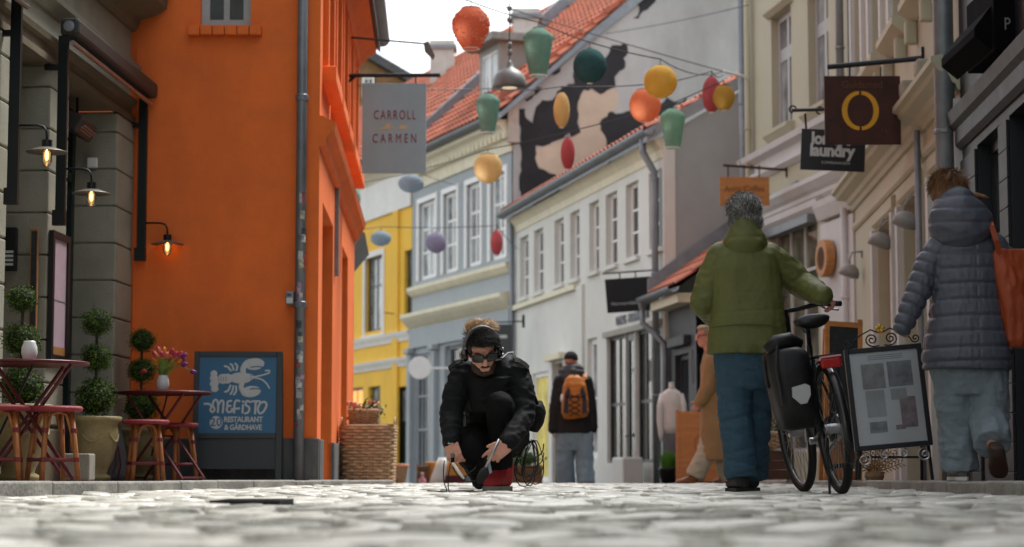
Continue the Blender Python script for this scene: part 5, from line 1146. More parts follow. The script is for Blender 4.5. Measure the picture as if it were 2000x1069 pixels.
# ---------------------------------------------------------------- things in front of the dark house
Y = 27.2; o = thing('mannequin', 'white dress form in a pale jumper outside the dark shop', 'mannequin', (at(1313, 940, Y).x, Y, gz(Y))); o.scale = (.86, .86, .97)
mq = mat('mannequin_white', (.72, .71, .68), .6, bump=.05); knit = mat('pale_knit', (.72, .72, .69), .9, bump=.6, bscale=120)
rings = []
for z, rx, ry in ((.72, .12, .09), (.82, .14, .1), (.95, .13, .1), (1.1, .15, .11), (1.22, .165, .1), (1.29, .13, .08), (1.33, .06, .055)): rings.append([(rx * math.cos(a), ry * math.sin(a), z) for a in [.3142 * j for j in range(20)]])
MB().loft(rings).build('jumper', knit, o, smooth=True)
for s_ in (-1, 1): MB().tube([(s_ * .13, 0, 1.25), (s_ * .175, -.02, 1.1), (s_ * .185, -.02, .9), (s_ * .17, -.03, .72), (s_ * .165, -.03, .62)], [.055, .055, .05, .042, .03], 12).build('sleeve', knit, o, smooth=True)
MB().lathe([(.06, 1.32), (.045, 1.36), (.042, 1.4), (.048, 1.415), (.02, 1.42)], 16).build('neck', mq, o, smooth=True); MB().tube([(0, 0, .04), (0, 0, .75)], .03, 8).build('pole', black_metal, o); MB().lathe([(.15, 0), (.15, .015), (.04, .04)], 20).build('base', black_metal, o)
mb = MB(); mb.loft([[(rx * math.cos(a), ry * math.sin(a), z) for a in [.3142 * j for j in range(20)]] for z, rx, ry in ((.1, .1, .09), (.4, .105, .09), (.74, .115, .09))]); mb.build('skirt', mat('grey_cloth', (.11, .115, .125), .85, bump=.3), o, smooth=True)
Y = 26.4; o = thing('grass_pot', 'bright green grass plant in a black pot beside the wooden board', 'plant', (at(1306, 940, Y).x, Y, gz(Y))); MB().lathe([(.09, 0), (.12, .2), (.13, .22), (.12, .24), (.1, .22)], 20).build('pot', black_metal, o, smooth=True)
mb = MB()
for i in range(420):
    a = rnd.uniform(0, 6.28); r_ = rnd.uniform(0, .1); b_ = Vector((r_ * math.cos(a), r_ * math.sin(a), .22)); L = rnd.uniform(.14, .26); tip = b_ + Vector((math.cos(a) * rnd.uniform(0, .09), math.sin(a) * rnd.uniform(0, .09), L)); s_ = Vector((-math.sin(a), math.cos(a), 0)) * .006; mb.add([b_ - s_, b_ + s_, tip], [(0, 1, 2)])
tag(mb.build('blades', mat('grass_green', (.07, .24, .02), .5, var=.3, island=.35), o), kind='stuff')
MB_ = thing('stone_step', 'pale stone block step beside the black shop door', 'step', FW.P(FW.u(1262), -.3, -.2)); MB().box(-.32, .3, -.16, .16, -.1, .5).build('block', wht, MB_, M=Matrix.Rotation(math.atan2(-1, .22), 4, 'Z'), bevel=.03)
Y = 25.6; o = thing('wooden_board', 'plain wooden sandwich board behind the man in the tan coat', 'sign', (at(1362, 940, Y).x, Y, gz(Y)), R(-3)); wbo = mat('board_wood', (.47, .185, .05), .5, var=.2, scale=4, bump=.1, stretch=(1, 4, 6))
lean = Matrix.Rotation(R(-7), 4, 'X'); MB().box(-.25, .27, -.015, .015, .05, .93).build('front_panel', wbo, o, M=lean, bevel=.004); MB().box(-.26, .26, -.012, .012, .05, .92).build('back_panel', wbo, o, M=T((0, .28, 0)) @ Matrix.Rotation(R(10), 4, 'X'), bevel=.004)
for s_ in (-.26, .22): MB().box(s_, s_ + .045, -.022, .022, 0, .95).build('leg', wbo, o, M=lean, bevel=.004)
MB().tube([(.06 + .09 * math.cos(a), -.017, .52 + .11 * math.sin(a)) for a in [.3927 * k for k in range(16)]], .004, 5, closed=True).build('burnt_ring', dwood, o, M=lean)
# ---------------------------------------------------------------- right pavement goods
Y = 18.5; zb = swz(Y); cX = at(1512, 935, Y).x
o = thing('planter_box', 'dark brown planter box under the wicker basket beside the front wheel', 'planter', (cX, Y, zb)); pw = mat('brown_planter', (.075, .026, .016), .6, var=.3); 
for k in range(3): MB().box(-.14, .15, -.13, .13, .01 + k * .085, .09 + k * .085).build('board', pw, o, bevel=.004)
for sx in (-.155, .13): MB().box(sx, sx + .03, -.15, .15, 0, .28).build('corner_post', pw, o, bevel=.004)
o = basket('wicker_basket', 'golden brown round wicker basket on the planter box behind the bicycle', (cX, Y, zb + .285), .27, .24, .13, 7, 18, .85)
mb = MB()
for i in range(200):
    p = Vector((rnd.gauss(.07, .06), rnd.gauss(0, .05), abs(rnd.gauss(.03, .05)))); nrm = Vector((rnd.uniform(-1, 1), rnd.uniform(-1, 1), rnd.uniform(0, 1))).normalized(); u = nrm.orthogonal().normalized(); v = nrm.cross(u); L = .03; mb.add([p - u * L, p + v * L * .4, p + u * L, p - v * L * .4], [(0, 1, 2, 3)])
pl = thing('leafy_plant', 'small leafy green plant in the golden brown basket', 'plant', (cX, Y, zb + .40)); tag(mb.build('leaves', gleaf, pl), kind='stuff'); MB().tube([(.05, 0, -.1), (.06, 0, .05)], .01, 6).build('stem', bark, pl)
Y = 15.6; cX = at(1645, 935, Y).x
for i, (zz, lab) in enumerate(((0, 'lower wooden crate of the stack behind the rear wheel'), (.155, 'upper wooden crate of the stack behind the rear wheel'))):
    o = thing('wooden_crate', lab, 'crate', (cX + .01 * i, Y, swz(Y) + zz), R(4 * i))
    for k in range(2): MB().box(-.1, .1, -.13, -.115, .015 + k * .07, .07 + k * .07).build('slat', wbo, o, bevel=.003); MB().box(-.1, .1, .115, .13, .015 + k * .07, .07 + k * .07).build('slat', wbo, o)
    for sx in (-.12, .1):
        for k in range(2): MB().box(sx, sx + .02, -.13, .13, .015 + k * .07, .07 + k * .07).build('slat', wbo, o)
    MB().box(-.1, .1, -.115, .115, 0, .014).build('bottom', wbo, o)
    for sx in (-.1, .08): MB().box(sx, sx + .02, -.114, -.1, .014, .15).build('corner_post', woodf, o)
Y = 14.9; o = thing('chalkboard', 'wood framed blank chalkboard easel behind the iron menu stand', 'chalkboard', (at(1648, 935, Y).x, Y, swz(Y)), R(8)); lean = Matrix.Rotation(R(3), 4, 'Y') @ Matrix.Rotation(R(-6), 4, 'X')
f = MB(); hh = zz_(624, Y) - swz(Y); f.box(-.15, -.115, -.015, .015, 0, hh); f.box(.1, .135, -.015, .015, 0, hh + .02); f.box(-.115, .1, -.015, .015, hh - .045, hh - .005); f.box(-.115, .1, -.015, .015, .3, .335); f.build('frame', wbo, o, M=lean, bevel=.003); MB().box(-.115, .1, -.006, .006, .335, hh - .045).build('slate', MATS['slate_black'], o, M=lean)
MB().box(-.1, .09, -.01, .01, 0, hh - .05).build('back_leg', wbo, o, M=T((0, .3, 0)) @ Matrix.Rotation(R(9), 4, 'X'))
Y = 14.4; o = thing('fern_basket', 'brown feathery wicker bundle below the iron menu stand', 'basket', (at(1708, 935, Y).x, Y, swz(Y)))
for i in range(9):
    a = R(20 + 16 * i); mb = MB(); sp = [Vector((.2 * t * math.cos(a), -.02 * i % .05, .05 + .2 * t * math.sin(a))) for t in [k / 8 for k in range(9)]]; mb.tube(sp, .004, 5)
    for k in range(1, 9):
        for s_ in (-1, 1): q = sp[k]; d_ = Vector((math.cos(a + s_ * .9), 0, math.sin(a + s_ * .9))) * .045; w_ = Vector((0, .004, 0)) + Vector((-d_.z, 0, d_.x)) * .12; mb.add([q, q + d_ * .5 + w_, q + d_, q + d_ * .5 - w_], [(0, 1, 2, 3)])
    mb.build('frond', mat('dry_frond', (.25, .13, .05), .7, var=.3), o)
MB().lathe([(.06, 0), (.07, .03), (.065, .06), (.03, .06)], 16).build('base', wick2, o)
# iron menu stand
Y = 13.0; pp = 4000 / Y; c = at(1737, 935, Y); o = thing('menu_stand', 'black wrought iron menu stand with scrolls and a framed photo menu', 'menu stand', (c.x, Y, swz(Y)), R(-3))
tw = T((0, 0, (swz(Y) * 0) + 0)) ; cz = zz_(777, Y) - swz(Y); FM = T((0, 0, cz)) @ Matrix.Rotation(R(-5), 4, 'X') @ Matrix.Rotation(R(-5.0), 4, 'Y'); W2, H2 = .245, .325
irn = mat('wrought_iron', (.02, .022, .026), .45, .4, bump=.05)
f = MB(); f.box(-W2, -W2 + .03, -.02, .02, -H2, H2); f.box(W2 - .03, W2, -.02, .02, -H2, H2); f.box(-W2 + .03, W2 - .03, -.02, .02, H2 - .03, H2); f.box(-W2 + .03, W2 - .03, -.02, .02, -H2, -H2 + .03); f.build('frame', irn, o, M=FM, bevel=.003)
prn = MB().box(-W2 + .03, W2 - .03, -.002, .008, -H2 + .03, H2 - .03).build('sheet', mat('menu_paper', (.86, .90, .92), .5, var=.03, bump=0), o, M=FM)
MB().box(-W2 + .03, W2 - .03, -.014, -.012, -H2 + .03, H2 - .03).build('glazing', glassmat('menu_glass', (.5, .52, .53), .96), o, M=FM)
pc = [mat('photo_a', (.40, .40, .41), .5, var=.3, scale=9, bump=0), mat('photo_b', (.33, .35, .38), .5, var=.45, scale=12, bump=0), mat('photo_c', (.52, .55, .57), .5, var=.15, scale=9, bump=0), mat('photo_d', (.42, .33, .36), .5, var=.4, scale=14, bump=0)]
for x0, x1, z0, z1, ci in ((-.15, -.005, .06, .22, 0), (.015, .17, .065, .225, 1), (-.14, -.02, -.12, .05, 2), (.02, .12, -.02, .05, 2), (.07, .17, -.2, -.005, 3), (-.135, -.025, -.22, -.15, 1), (.03, .09, -.21, -.18, 3)):
    MB().box(x0, x1, -.005, -.0025, z0, z1).build('photo', pc[ci], prn)
for k in range(3): MB().box(-.1 + .0, .12, -.004, -.0025, .245 + k * .012, .249 + k * .012).build('print_line', pc[1], prn)
def spiral(c, r0, turns, a0, sgn=1, n=26): return [(c[0] + r0 * (1 - .85 * i / n) * math.cos(a0 + sgn * turns * 6.283 * i / n), 0, c[1] + r0 * (1 - .85 * i / n) * math.sin(a0 + sgn * turns * 6.283 * i / n)) for i in range(n + 1)]
for s_ in (-1, 1):
    MB().tube([(s_ * .015, 0, H2 + .01)] + [(s_ * (.045 + .0), 0, H2 + .005)] + spiral((s_ * .06, H2 + .05), .042, 1.7, R(-90), s_), .005, 6, ).build('scroll', irn, o, M=FM)
    MB().tube([(s_ * .01, 0, H2 + .09), (s_ * .06, 0, H2 + .115), (s_ * .13, 0, H2 + .085), (s_ * .18, 0, H2 + .045)] + spiral((s_ * .215, H2 + .038), .03, 1.5, R(180) if s_ > 0 else R(0), s_), .005, 6).build('scroll', irn, o, M=FM)
    MB().tube(spiral((s_ * .19, -H2 - .055), .045, 1.6, R(90), s_), .007, 6).build('scroll', steel, o, M=FM); MB().tube(spiral((s_ * .06, -H2 - .035), .03, 1.4, R(90), -s_), .006, 6).build('scroll', steel, o, M=FM)
mb = MB()
for k in range(5): a = R(90 + 72 * k); mb.ell((.018 * math.cos(a), 0, H2 + .115 + .018 * math.sin(a)), (.014, .008, .014), 8, 6)
mb.build('gilt_flower', mat('gilt', (.55, .32, .04), .4, .4), o, M=FM, smooth=True)
for x, y1 in ((-.19, 0), (.27, 0), (-.17, .32), (.25, .32)): MB().tube([(x, y1, .004), (x * .9 - .0, .02 + y1 * .25, cz - H2 + .1 + (.3 if y1 else 0))], .011, 8).build('leg', irn, o)
MB().box(-.2, .26, -.008, .008, .14, .155).build('cross_bar', irn, o)
# gooseneck lamps on the cream front
def goose(px, py, label):
    uu, zz = FR1.uz(px, py); o = thing('gooseneck_lamp', label, 'wall lamp', FR1.P(uu, 0, zz), 0, 'grey shell lamps on the cream shopfront')
    MB().tube([(0, 0, .2), (-.03, 0, .23), (-.12, 0, .22), (-.15, 0, .14), (-.15, 0, .06)], .01, 8).build('arm', zinc, o, smooth=True)
    MB().lathe([(.12, -.06), (.118, -.0), (.09, .05), (.04, .08), (.012, .085)], 20, T((-.15, 0, 0)) @ Matrix.Rotation(R(18), 4, 'Y')).build('shade', mat('shell_grey', (.24, .245, .24), .5, bump=.03), o, smooth=True)
    MB().box(-.02, .0, -.03, .03, .16, .24).build('wall_plate', zinc, o)
for a in ((1748, 470, 'grey shell wall lamp by the wood framed window, left of the puffer sleeve'), (1800, 430, 'grey shell wall lamp just above the puffer sleeve'), (1685, 530, 'grey shell wall lamp above the chalkboard easel')): goose(*a)
# ================================================================ bicycle
BK = thing('bicycle', 'black city bicycle with red rear light pushed by the man in green', 'bicycle', (1.725, 10.75, 0)); BK.rotation_euler = (0, R(-8.0), R(2.6))
rub = mat('tyre_rubber', (.012, .012, .013), .75, bump=.2); bkp = mat('bike_black', (.012, .012, .013), .3, .2, bump=0, coat=.3); alu = mat('alloy', (.4, .4, .41), .35, .9, bump=.02)
WR = .345; HR, HF = (0, 0, WR), (0, 1.05, WR)
def wheel(c, rot=0):
    w = MB(); M = T(c) @ Matrix.Rotation(rot, 4, 'Z')
    ring = lambda r, n=48: [(0, r * math.cos(2 * math.pi * i / n), r * math.sin(2 * math.pi * i / n)) for i in range(n)]
    hub = MB().tube([(-.04, 0, 0), (.04, 0, 0)], [.026, .026], 12).build('wheel', alu, BK, M=M)
    MB().tube(ring(WR - .022), .0235, 10, closed=True).build('tyre', rub, hub, smooth=True)
    MB().tube(ring(WR - .042), .012, 8, closed=True).build('rim', mat('dark_rim', (.12, .12, .125), .35, .8, bump=0), hub, smooth=True)
    for i in range(32):
        a = 2 * math.pi * i / 32; s_ = 1 if i % 2 else -1; b = a + s_ * .25 * (1 if i % 4 < 2 else -1)
        MB().tube([(s_ * .03, .02 * math.cos(b), .02 * math.sin(b)), (0, (WR - .045) * math.cos(a), (WR - .045) * math.sin(a))], .0013, 4).build('spoke', alu, hub)
    return hub
wheel(HR); wheel(HF, R(4))
def mud(c, a0, a1, rot=0):
    n = 22; rings = []
    for i in range(n + 1):
        a = R(a0 + (a1 - a0) * i / n); r = WR + .014
        rings.append([(x, (r + dz) * math.cos(a), (r + dz) * math.sin(a)) for x, dz in ((-.028, -.012), (-.02, 0), (0, .006), (.02, 0), (.028, -.012), (.02, -.004), (0, .002), (-.02, -.004))])
    return MB().loft(rings).build('mudguard', bkp, BK, M=T(c) @ Matrix.Rotation(rot, 4, 'Z'), smooth=True)
mud(HR, 75, 215); mud(HF, 20, 140, R(4))
BBK = (0, .46, .29); ST = (0, .27, .80); HT1, HT0 = (0, .80, .86), (0, .86, .68)
fr = MB()
for a, b, r in ((BBK, ST, .016), (BBK, HT0, .019), ((0, .31, .68), HT1, .016), (HT0, HT1, .02)): fr.tube([a, b], r, 10)
for s_ in (-1, 1): fr.tube([(s_ * .012, BBK[1], BBK[2]), (s_ * .055, .02, WR)], .010, 8); fr.tube([(s_ * .012, .30, .74), (s_ * .055, .02, WR)], .008, 8)
fr.build('frame', bkp, BK, smooth=True)
fk = MB(); fk.tube([(0, .86, .68), (0, .875, .62)], .02, 8)
for s_ in (-1, 1): fk.tube([(s_ * .045, .875, .63), (s_ * .05, .93, .5), (s_ * .05, 1.05, WR)], [.014, .013, .009], 8)
fk.tube([(-.05, .875, .63), (.05, .875, .63)], .014, 8); fk.build('fork', bkp, BK, smooth=True)
MB().tube([ST, (0, .235, .9)], .013, 8).build('seat_post', black_metal, BK)
sp = []
for y, w, z in ((.07, .085, .925), (.10, .098, .932), (.15, .09, .93), (.21, .055, .928), (.28, .028, .925), (.335, .018, .915)): sp.append([(w * math.cos(a), y, z + (.028 if math.sin(a) > 0 else .045) * math.sin(a)) for a in [.3927 * j for j in range(16)]])
sad = MB().loft(sp).build('saddle', mat('saddle_black', (.01, .01, .011), .4, bump=.05), BK, smooth=True)
for s_ in (-1, 1): MB().tube([(s_ * .05, .1, .9), (s_ * .025, .2, .895), (s_ * .02, .3, .905)], .004, 6).build('saddle_rail', alu, sad)
HB = T((0, .78, 1.03)) @ Matrix.Rotation(R(-14), 4, 'Z')
stem = MB().tube([(0, .80, .86), (0, .785, 1.0), (0, .80, 1.03)], .014, 8).build('stem', bkp, BK)
hb = MB().tube([(-.30, -.12, -.01), (-.2, -.05, .01), (-.06, .03, .0), (.06, .03, .0), (.2, -.05, .01), (.30, -.12, -.01)], .0135, 10).build('handlebar', black_metal, BK, M=HB, smooth=True)
for s_ in (-1, 1):
    MB().tube([(s_ * .2, -.05, .01), (s_ * .31, -.127, -.012)], .016, 10).build('grip', rub, hb); MB().tube([(s_ * .19, -.03, .0), (s_ * .22, .0, -.02), (s_ * .29, -.05, -.04)], .006, 6).build('brake_lever', alu, hb)
MB().ell((-.12, .0, .02), (.024, .024, .02)).build('bell', alu, hb, smooth=True)
rk = MB()
for s_ in (-1, 1): rk.tube([(s_ * .055, .24, .72), (s_ * .06, .1, .725), (s_ * .06, -.2, .725)], .006, 6); rk.tube([(s_ * .065, .0, WR), (s_ * .062, -.1, .72)], .006, 6); rk.tube([(s_ * .065, .0, WR), (s_ * .062, .06, .72)], .006, 6)
for y in (.1, .0, -.1, -.2): rk.tube([(-.06, y, .725), (.06, y, .725)], .005, 6)
rk.build('rack', black_metal, BK, smooth=True)
lt = MB().box(-.055, .055, -.235, -.205, .655, .71).build('rear_light', mat('red_lens', (.36, .012, .012), .25, bump=0), BK, bevel=.012); MB().box(-.055, .055, -.236, -.205, .711, .72).build('reflector_strip', mat('lens_pink', (.6, .3, .3), .3, bump=0), lt)
cr = MB().tube([(-.04, .46, .29), (.05, .46, .29)], .02, 10).build('crank', alu, BK)
MB().lathe([(.02, -.003), (.085, -.002), (.09, 0), (.085, .002), (.02, .003)], 28, T((.042, .46, .29)) @ Matrix.Rotation(R(90), 4, 'Y')).build('chainring', steel, cr)
for s_, a in ((1, R(-70)), (-1, R(110))):
    e = Vector((s_ * .062, .46 + .165 * math.cos(a), .29 + .165 * math.sin(a))); MB().tube([(s_ * .055, .46, .29), e], .010, 6).build('crank_arm', alu, cr); MB().box(e.x + (s_ > 0) * 0 - (s_ < 0) * .09, e.x + (s_ > 0) * .09, e.y - .04, e.y + .04, e.z - .012, e.z + .012).build('pedal', rub, cr)
ch = MB()
for s_ in (1, -1): ch.tube([(.045, .46, .29 + s_ * .085), (.045, .0, WR + s_ * .04)], .005, 6)
ch.build('chain', steel, BK); MB().prism([(.0, .40), (.1, .43), (.45, .39), (.56, .32), (.5, .2), (.3, .26), (.05, .31)], .0, .012, T((.052, 0, 0)) @ Matrix.Rotation(R(90), 4, 'Z')).build('chain_guard', bkp, BK)
MB().tube([(.04, 0, WR), (.06, 0, WR)], .035, 12).build('sprocket', steel, BK); MB().tube([(-.03, .02, .3), (-.09, -.12, .015)], .007, 6).build('kickstand', black_metal, BK)
MB().tube([(.075, .0, WR - .02), (.085, .03, .24), (.08, .02, .2)], .012, 6).build('derailleur', steel, BK)
MB().box(-.06, .06, 1.24, 1.28, .64, .70).build('front_lamp', black_metal, BK)
bl = MB().tube([(-.05, 1.05, WR), (-.05, 1.05, WR)], .01, 6)
# pannier bag hung on the left of the rack
PN = thing('pannier_bag', 'shiny black roll top pannier bag with a pale reflector on the bicycle', 'bag', (1.725, 10.75, 0)); PN.rotation_euler = BK.rotation_euler
tarp = mat('tarpaulin', (.004, .004, .005), .5, var=.2, bump=.35, bscale=9, spec=.4)
rings = []
for z, y0, y1, x0, x1 in ((.365, -.10, .13, -.24, -.085), (.38, -.13, .15, -.27, -.08), (.5, -.15, .16, -.285, -.078), (.66, -.165, .16, -.30, -.078), (.745, -.165, .155, -.30, -.08), (.775, -.15, .14, -.30, -.10), (.79, -.14, .13, -.27, -.13)):
    cx_, cy_ = (x0 + x1) / 2, (y0 + y1) / 2; ring = []
    for j in range(24):
        a = 2 * math.pi * j / 24; c, s_ = math.cos(a), math.sin(a); e = 5; q = (abs(c) ** e + abs(s_) ** e) ** (-1 / e); ring.append((cx_ + (x1 - x0) / 2 * q * c + .006 * noise.noise((z * 9, j * .8, 1)), cy_ + (y1 - y0) / 2 * q * s_, z))
    rings.append(ring)
MB().loft(rings).build('bag_body', tarp, PN, smooth=True)
MB().tube([(-.30, -.10, .79), (-.24, -.09, .825), (-.17, -.07, .83), (-.11, -.06, .80)], [.03, .045, .045, .03], 14).build('roll_top', tarp, PN, smooth=True)
MB().tube([(-.27, -.168, .5), (-.275, -.175, .7), (-.25, -.15, .81)], .009, 6).build('strap', mat('webbing', (.02, .02, .02), .7), PN); MB().tube([(-.305, .0, .6), (-.305, .0, .74), (-.28, .0, .80)], .01, 6).build('strap', MATS['webbing'], PN)
refl = mat('reflector', (.42, .43, .44), .4, bump=0)
MB().prism([(-.045, .04), (.025, .05), (.048, .035), (.045, -.01), (.02, -.05), (-.012, -.052), (-.05, -.01)], -.176, -.163, T((-.165, .0, .545))).build('reflector_patch', refl, PN)
# ================================================================ people
def fuse(mb, voxel=.008, smooth=4, fn=None, keep=None):
    "overlapping volumes -> one continuous skin"
    me = bpy.data.meshes.new('t'); me.from_pydata(mb.v, [], mb.f)
    bm = bmesh.new(); bm.from_mesh(me); bmesh.ops.recalc_face_normals(bm, faces=bm.faces); bm.to_mesh(me); bm.free()
    o = bpy.data.objects.new('t', me); COL.objects.link(o)
    r = o.modifiers.new('r', 'REMESH'); r.mode = 'VOXEL'; r.voxel_size = voxel
    if smooth: k = o.modifiers.new('s', 'SMOOTH'); k.factor = .5; k.iterations = smooth
    dg = bpy.context.evaluated_depsgraph_get(); dg.update()
    out = bpy.data.meshes.new_from_object(o.evaluated_get(dg)); bpy.data.objects.remove(o); bpy.data.meshes.remove(me)
    if fn:
        ns = [v.normal.copy() for v in out.vertices]
        for v, n in zip(out.vertices, ns): v.co = v.co + n * fn(v.co, n)
    out.shade_smooth(); return out
def folds(amp, fr, st=(1, 1, 1.6), seed=0):
    S_ = Vector(st)
    def f(c, n):
        p = Vector((c.x * S_.x, c.y * S_.y, c.z * S_.z)) * fr + Vector((seed, seed * 2, 0))
        a = 1 - 2 * abs(noise.noise(p)); b = noise.noise(p * 2.3)
        return amp * (a * .7 + b * .4)
    return f
def chain(mb, pts, rs, n=14):
    for a, b, r0, r1 in zip(pts, pts[1:], rs, rs[1:]): mb.cap(a, b, r0, r1, n)
def tor(mb, specs, right=Vector((1, 0, 0)), e=2.5, n=26):
    C = [Vector(s[0]) for s in specs]; rings = []
    for i, s in enumerate(specs):
        ax = (C[min(i + 1, len(C) - 1)] - C[max(i - 1, 0)]).normalized(); fw = ax.cross(right).normalized(); rt = fw.cross(ax).normalized(); ring = []
        for j in range(n):
            a = 2 * math.pi * j / n; c, s_ = math.cos(a), math.sin(a); q = (abs(c) ** e + abs(s_) ** e) ** (-1 / e); ring.append(C[i] + rt * (s[1] * q * c) + fw * (s[2] * q * s_))
        rings.append(ring)
    mb.loft(rings)
def leg(mb, pts, rs):
    chain(mb, pts[:-1], rs[:-1]); mb.tube([pts[-3].lerp(pts[-2], .5), pts[-2], pts[-1]], [rs[-2], rs[-2], rs[-1]], 18)
def hand(mb, W, F, B, side, curl=35, sc=1.0, spread=.0, thumb=None):
    W, F, B = Vector(W), Vector(F).normalized(), Vector(B); B = (B - F * B.dot(F)).normalized(); S_ = F.cross(B) * side
    L = (.070, .078, .073, .056); r = .0097 * sc
    mb.cap(W - F * .03, W + F * .02, .024 * sc, .024 * sc)
    for k in range(4):
        off = S_ * (.030 - .020 * k) * sc; kn = W + F * (.082 - .004 * abs(k - 1)) * sc + off
        mb.cap(W + F * .015 + off * .75, kn, .016 * sc, .012 * sc, 10)
        d = (F + S_ * spread * (1.5 - k)).normalized(); p = kn; ln = L[k] * sc; cu = R(curl * (.75 + .12 * k)) if not isinstance(curl, (list, tuple)) else R(curl[k])
        bb = B.copy()
        for sg, f in enumerate((.45, .32, .23)):
            d2 = d * math.cos(cu) - bb * math.sin(cu); b2 = bb * math.cos(cu) + d * math.sin(cu); q = p + d2 * ln * f; mb.cap(p, q, r * (1 - .08 * sg), r * (.94 - .1 * sg), 8); p, d, bb = q, d2, b2; cu *= .9
    t = thumb or (F * .55 + S_ * .75 - B * .45); t = Vector(t).normalized(); p = W + F * .02 * sc + S_ * .024 * sc; q = p + t * .042 * sc; mb.cap(p, q, .0135 * sc, .011 * sc, 10); mb.cap(q, q + (t + F * .5 - B * .25).normalized() * .036 * sc, .0108 * sc, .008 * sc, 10)
def head(mb, c, Rm, k=1.0):
    M = T(c) @ Rm.to_4x4() @ Matrix.Scale(k, 4); q = Rm.to_4x4()
    def E(p, r): mb.ell(M @ Vector(p), [x * k for x in r], 18, 12, q)
    def Cp(a, b, ra, rb): mb.cap(M @ Vector(a), M @ Vector(b), ra * k, rb * k, 10)
    E((0, .018, .035), (.075, .093, .086)); E((0, -.018, -.025), (.064, .074, .085)); E((0, -.05, -.085), (.042, .036, .03)); E((0, -.03, .045), (.066, .06, .045))
    Cp((0, -.088, .012), (0, -.112, -.028), .009, .014); E((0, -.1, -.036), (.019, .013, .010)); Cp((-.022, -.084, -.062), (.022, -.084, -.062), .009, .009); Cp((-.018, -.082, -.073), (.018, -.082, -.073), .009, .009)
    for s_ in (-1, 1): E((s_ * .078, .012, -.01), (.010, .020, .032)); E((s_ * .042, -.062, -.018), (.022, .018, .018)); Cp((s_ * .018, -.084, .022), (s_ * .05, -.072, .02), .008, .008)
    return M
skin = mat('skin', (.50, .26, .19), .5, var=.12, scale=14, bump=.1, bscale=120); skin_pink = mat('skin_pink', (.6, .27, .2), .5, var=.15, scale=10, bump=.1)
def hair_mesh(c, Rm, specs, voxel=.006, amp=.006, fr=60, seed=0, k=1.0, st=(1, .35, .35)):
    mb = MB(); M = T(c) @ Rm.to_4x4() @ Matrix.Scale(k, 4)
    for p, r in specs: mb.ell(M @ Vector(p), [x * k for x in r], 16, 10, Rm.to_4x4())
    inv = Rm.to_4x4().inverted()
    def f(co, n): p = inv @ co; return amp * (noise.noise(Vector((p.x * fr * st[0], p.y * fr * st[1], p.z * fr * st[2])) + Vector((seed, 0, 0))) + .5 * noise.noise(Vector((p.x * fr * 2, p.y * fr * .6, p.z * fr * .6))))
    return fuse(mb, voxel, 2, f)
def tufts(par, M, specs, m, n, seed, name='hair_strands', lift=.14):
    "loose strands standing off the hair; specs: (centre, radii, length, direction)"
    rnd = random.Random(seed); mb = MB()
    for c, r, L, d in specs:
        for i in range(n):
            v = Vector((rnd.gauss(0, 1), rnd.gauss(0, 1), rnd.gauss(0, 1))).normalized()
            if v.z < -.3: v.z = -v.z
            p = Vector(c) + Vector((v.x * r[0], v.y * r[1], v.z * r[2])); D_ = Vector(d); dd = (D_ - v * D_.dot(v) + v * lift + Vector((rnd.gauss(0, .2), rnd.gauss(0, .2), rnd.gauss(0, .2)))).normalized(); l = L * rnd.uniform(.5, 1.2)
            q = p + dd * l * .5 + v * .002; e = p + dd * l - v * .004; mb.tube([p - v * .003, q, e], [.0017, .0014, .0004], 3)
    mb.v = [tuple(M @ Vector(p)) for p in mb.v]; o = mb.build(name, m, par, fix=False); tag(o, kind='stuff'); return o
def shoe(mb, heel, toe, h=.07, w=.045, up=0.0):
    a, b = Vector(heel), Vector(toe); d = (b - a); L = d.length; d.normalize(); s_ = Vector((-d.y, d.x, 0)).normalized() if abs(d.z) < .9 else Vector((1, 0, 0)); u = s_.cross(d) * -1
    if u.z < 0 and abs(d.z) < .8: u = -u
    rings = []
    for t, hw, hh in ((0, .5, .6), (.05, .72, .95), (.25, .8, 1.0), (.45, .86, .85), (.7, 1.0, .6), (.88, .85, .48), (.97, .55, .36), (1, .3, .2)):
        c = a + d * (L * t); ring = []
        for j in range(18):
            x = 2 * math.pi * j / 18; ring.append(c + s_ * (w * hw * math.cos(x)) + u * (h * hh * (.5 + .5 * math.copysign(abs(math.sin(x)) ** .6, math.sin(x)))))
        rings.append(ring)
    mb.loft(rings)
def sole(name, heel, toe, m, par, w=.047, th=.018):
    a, b = Vector(heel), Vector(toe); d = b - a; L = d.length; d.normalize(); s_ = Vector((-d.y, d.x, 0)).normalized(); u = Vector((0, 0, 1)); poly = []
    for t, hw in ((-.01, .5), (.05, .75), (.3, .8), (.5, .85), (.72, 1.02), (.9, .85), (1.0, .45), (1.015, .1)): poly.append((t, hw))
    top = [a + d * (L * t) + s_ * (w * k) for t, k in poly] + [a + d * (L * t) - s_ * (w * k) for t, k in reversed(poly)]
    MB().loft([[p for p in top], [p + u * th for p in top]]).build(name, m, par)
def strap(pts, w, m, par, name='strap', th=.006, nrm=Vector((0, -1, 0))):
    rings = []; pts = [Vector(p) for p in pts]
    for i, p in enumerate(pts):
        t = (pts[min(i + 1, len(pts) - 1)] - pts[max(i - 1, 0)]).normalized(); s_ = t.cross(nrm).normalized(); rings.append([p + s_ * w / 2, p + s_ * w / 2 + nrm * th, p - s_ * w / 2 + nrm * th, p - s_ * w / 2])
    return MB().loft(rings).build(name, m, par)

